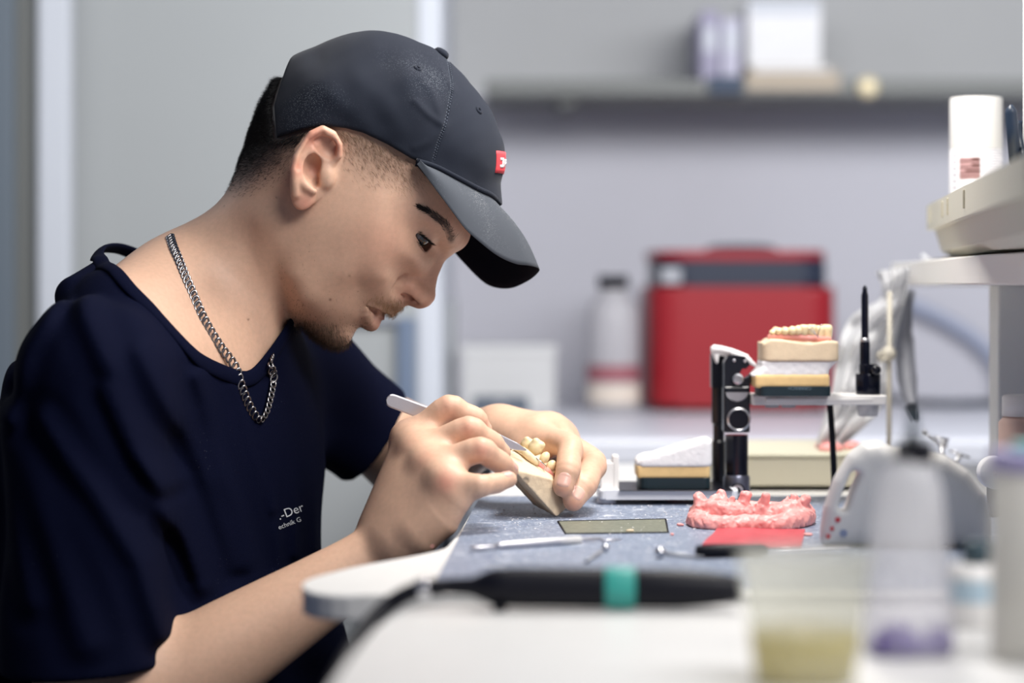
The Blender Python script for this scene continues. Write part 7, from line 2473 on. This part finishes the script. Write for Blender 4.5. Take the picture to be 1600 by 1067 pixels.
    t = thing_at('lidded_jar', 'tall grey translucent jar with lavender lid, cut off by the photo edge', 'jar', (c[0], d, TZ))
    bm = NB(); add_lathe(bm, [(84 * kk, TZ), (88 * kk, TZ + .003), (88 * kk, zz(732))], (c[0], d, 0), (0, 0, 1), 48); W('jar_body', mesh_bm('jar_body', bm, True), M_JARG, t)
    bm = NB(); add_lathe(bm, [(90 * kk, zz(733)), (90 * kk, zz(706)), (84 * kk, zz(703))], (c[0], d, 0), (0, 0, 1), 48); W('lid', mesh_bm('lid', bm, True), M_LAV, t)
    bm = NB(); add_lathe(bm, [(0.014, zz(703)), (0.014, zz(694)), (0.011, zz(691))], (P(1618, 0, d)[0], d - 0.005, 0), (0, 0, 1), 28); W('knob', mesh_bm('knob', bm, True), M_TEALP, t)


M_GREYL = mat('pale_grey_metal', srgb((222, 224, 230)), 0.45)
M_GUN = mat('gun_metal', srgb((128, 130, 146)), 0.33, metal=0.9)
M_BLACKG = mat('black_gloss', srgb((16, 18, 32)), 0.14, metal=0.35, spec=0.7)
M_CHROMEM = mat('satin_chrome', srgb((196, 196, 200)), 0.32, metal=0.9)
M_CLEAR = cloudy('clear_guide', srgb((214, 214, 220)), 0.2, 0.5, 0.55)
M_ENGR = mat('engraving', srgb((96, 116, 128)), 0.6)
M_TWEEZ = mat('brushed_steel', srgb((206, 204, 210)), 0.38, metal=0.75)
M_PALEWAX = mat('pale_wax', srgb((226, 206, 176)), 0.5)
M_SHELFW = mat('shelf_white', srgb((246, 243, 238)), 0.45)
M_POST = mat('post_grey', srgb((226, 226, 226)), 0.6)
M_CANL = mat('can_white', srgb((226, 224, 226)), 0.35)
M_PINKP = mat('pink_print', srgb((190, 150, 150)), 0.6)
M_BROWNP = mat('brown_print', srgb((92, 52, 48)), 0.6)
M_GREYP = mat('grey_print', srgb((168, 166, 178)), 0.6)
M_PLIER = mat('plier_grip', srgb((36, 48, 66)), 0.35)
M_YPAPER = mat('yellow_paper', srgb((232, 204, 140)), 0.8)
M_BEIGEL = mat('beige_lid', srgb((216, 212, 190)), 0.5)
M_BAG = cloudy('bag_film', srgb((240, 240, 242)), 0.6, 0.9, 1.0)
M_PALEM = mat('pale_metal', srgb((196, 190, 176)), 0.4)
M_HOSEG = mat('hose_grey', srgb((140, 142, 152)), 0.4)
M_JARP = mat('jar_pink', srgb((206, 176, 164)), 0.5)
M_REDP = mat('red_print', srgb((206, 70, 80)), 0.5)
M_BLUEP = mat('blue_print', srgb((150, 160, 190)), 0.5)
M_GREYD = mat('nozzle_grey', srgb((70, 84, 92)), 0.4)
M_PURPLE = mat('purple_liquid', srgb((86, 48, 160)), 0.2)
M_FROSTB = cloudy('frost_bottle', srgb((244, 244, 247)), 0.4, 0.9, 0.50)
M_FROSTC = cloudy('frost_cup', srgb((240, 240, 234)), 0.35, 0.9, 0.32)
M_YLIQ = cloudy('yellow_liquid', srgb((240, 228, 160)), 0.12, 0.8, 0.7)
M_PBLUE = mat('pale_blue', srgb((170, 192, 206)), 0.6)
M_DTEAL = mat('dark_teal', srgb((52, 72, 82)), 0.5)
M_JARG = cloudy('jar_grey', srgb((230, 228, 222)), 0.4, 0.6, 0.8)
M_TEALP = mat('teal_plastic', srgb((110, 200, 196)), 0.4)
# ========================================================= LIGHT AND CAMERA
def area(name, loc, target, size, energy, col=(1, 1, 1), sy=None):
    L = bpy.data.lights.new(name, 'AREA')
    L.energy = energy; L.color = col
    L.shape = 'RECTANGLE'; L.size = size; L.size_y = sy or size
    o = bpy.data.objects.new(name, L); COL.objects.link(o)
    o.location = loc
    o.rotation_euler = (Vector(target) - Vector(loc)).to_track_quat('-Z', 'Y').to_euler()
    return o


def build_light():
    w = bpy.data.worlds.new('world'); SC.world = w; w.use_nodes = True
    bg = w.node_tree.nodes['Background']
    bg.inputs[0].default_value = (*srgb((140, 156, 196)), 1); bg.inputs[1].default_value = 0.18
    area('bench_lamp', (0.22, 2.00, ZC + 0.55), (-0.03, 2.03, ZC - 0.08), 0.42, 8.4, (1.0, 0.96, 0.90), 0.16)
    area('fill_panel', (0.95, 0.75, 2.15), (0.25, 3.0, 0.95), 1.3, 37, (1.0, 0.98, 0.96), 0.7)  # unseen soft fill at camera right for the face and back wall
    area('wall_fill', (0.75, 2.55, 1.55), (0.6, 4.2, 1.0), 1.7, 18, (0.97, 0.98, 1.0), 0.3)  # unseen, added out of view only to brighten the back wall
    area('fill_panel', (-1.15, 2.55, 1.6), (-0.5, 3.5, 1.15), 0.8, 4.6, (0.96, 0.98, 1.0), 0.5)  # unseen, added low at the left to brighten the left wall


def build_camera():
    cam = bpy.data.cameras.new('camera'); co = bpy.data.objects.new('camera', cam); COL.objects.link(co)
    co.location = (0, 0, ZC); co.rotation_euler = (PI / 2, 0, 0)
    cam.lens = 85; cam.sensor_width = 36; cam.shift_y = -83.5 / 1600
    cam.clip_start = 0.05; cam.clip_end = 50
    cam.dof.use_dof = True; cam.dof.focus_distance = 1.975; cam.dof.aperture_fstop = 2.8
    SC.camera = co
    vs = SC.view_settings
    vs.view_transform = 'Standard'; vs.look = 'None'; vs.exposure = 0.13; vs.gamma = 1.0; vs.use_curve_mapping = False


build_room()
build_bench()
build_articulator()
build_upper_cast()
build_lower_mount()
build_wax()
build_hand_tools()
build_handpiece()
build_right_side()
build_foreground()
build_held_cast()
build_tweezers()
build_person()
build_light()
build_camera()
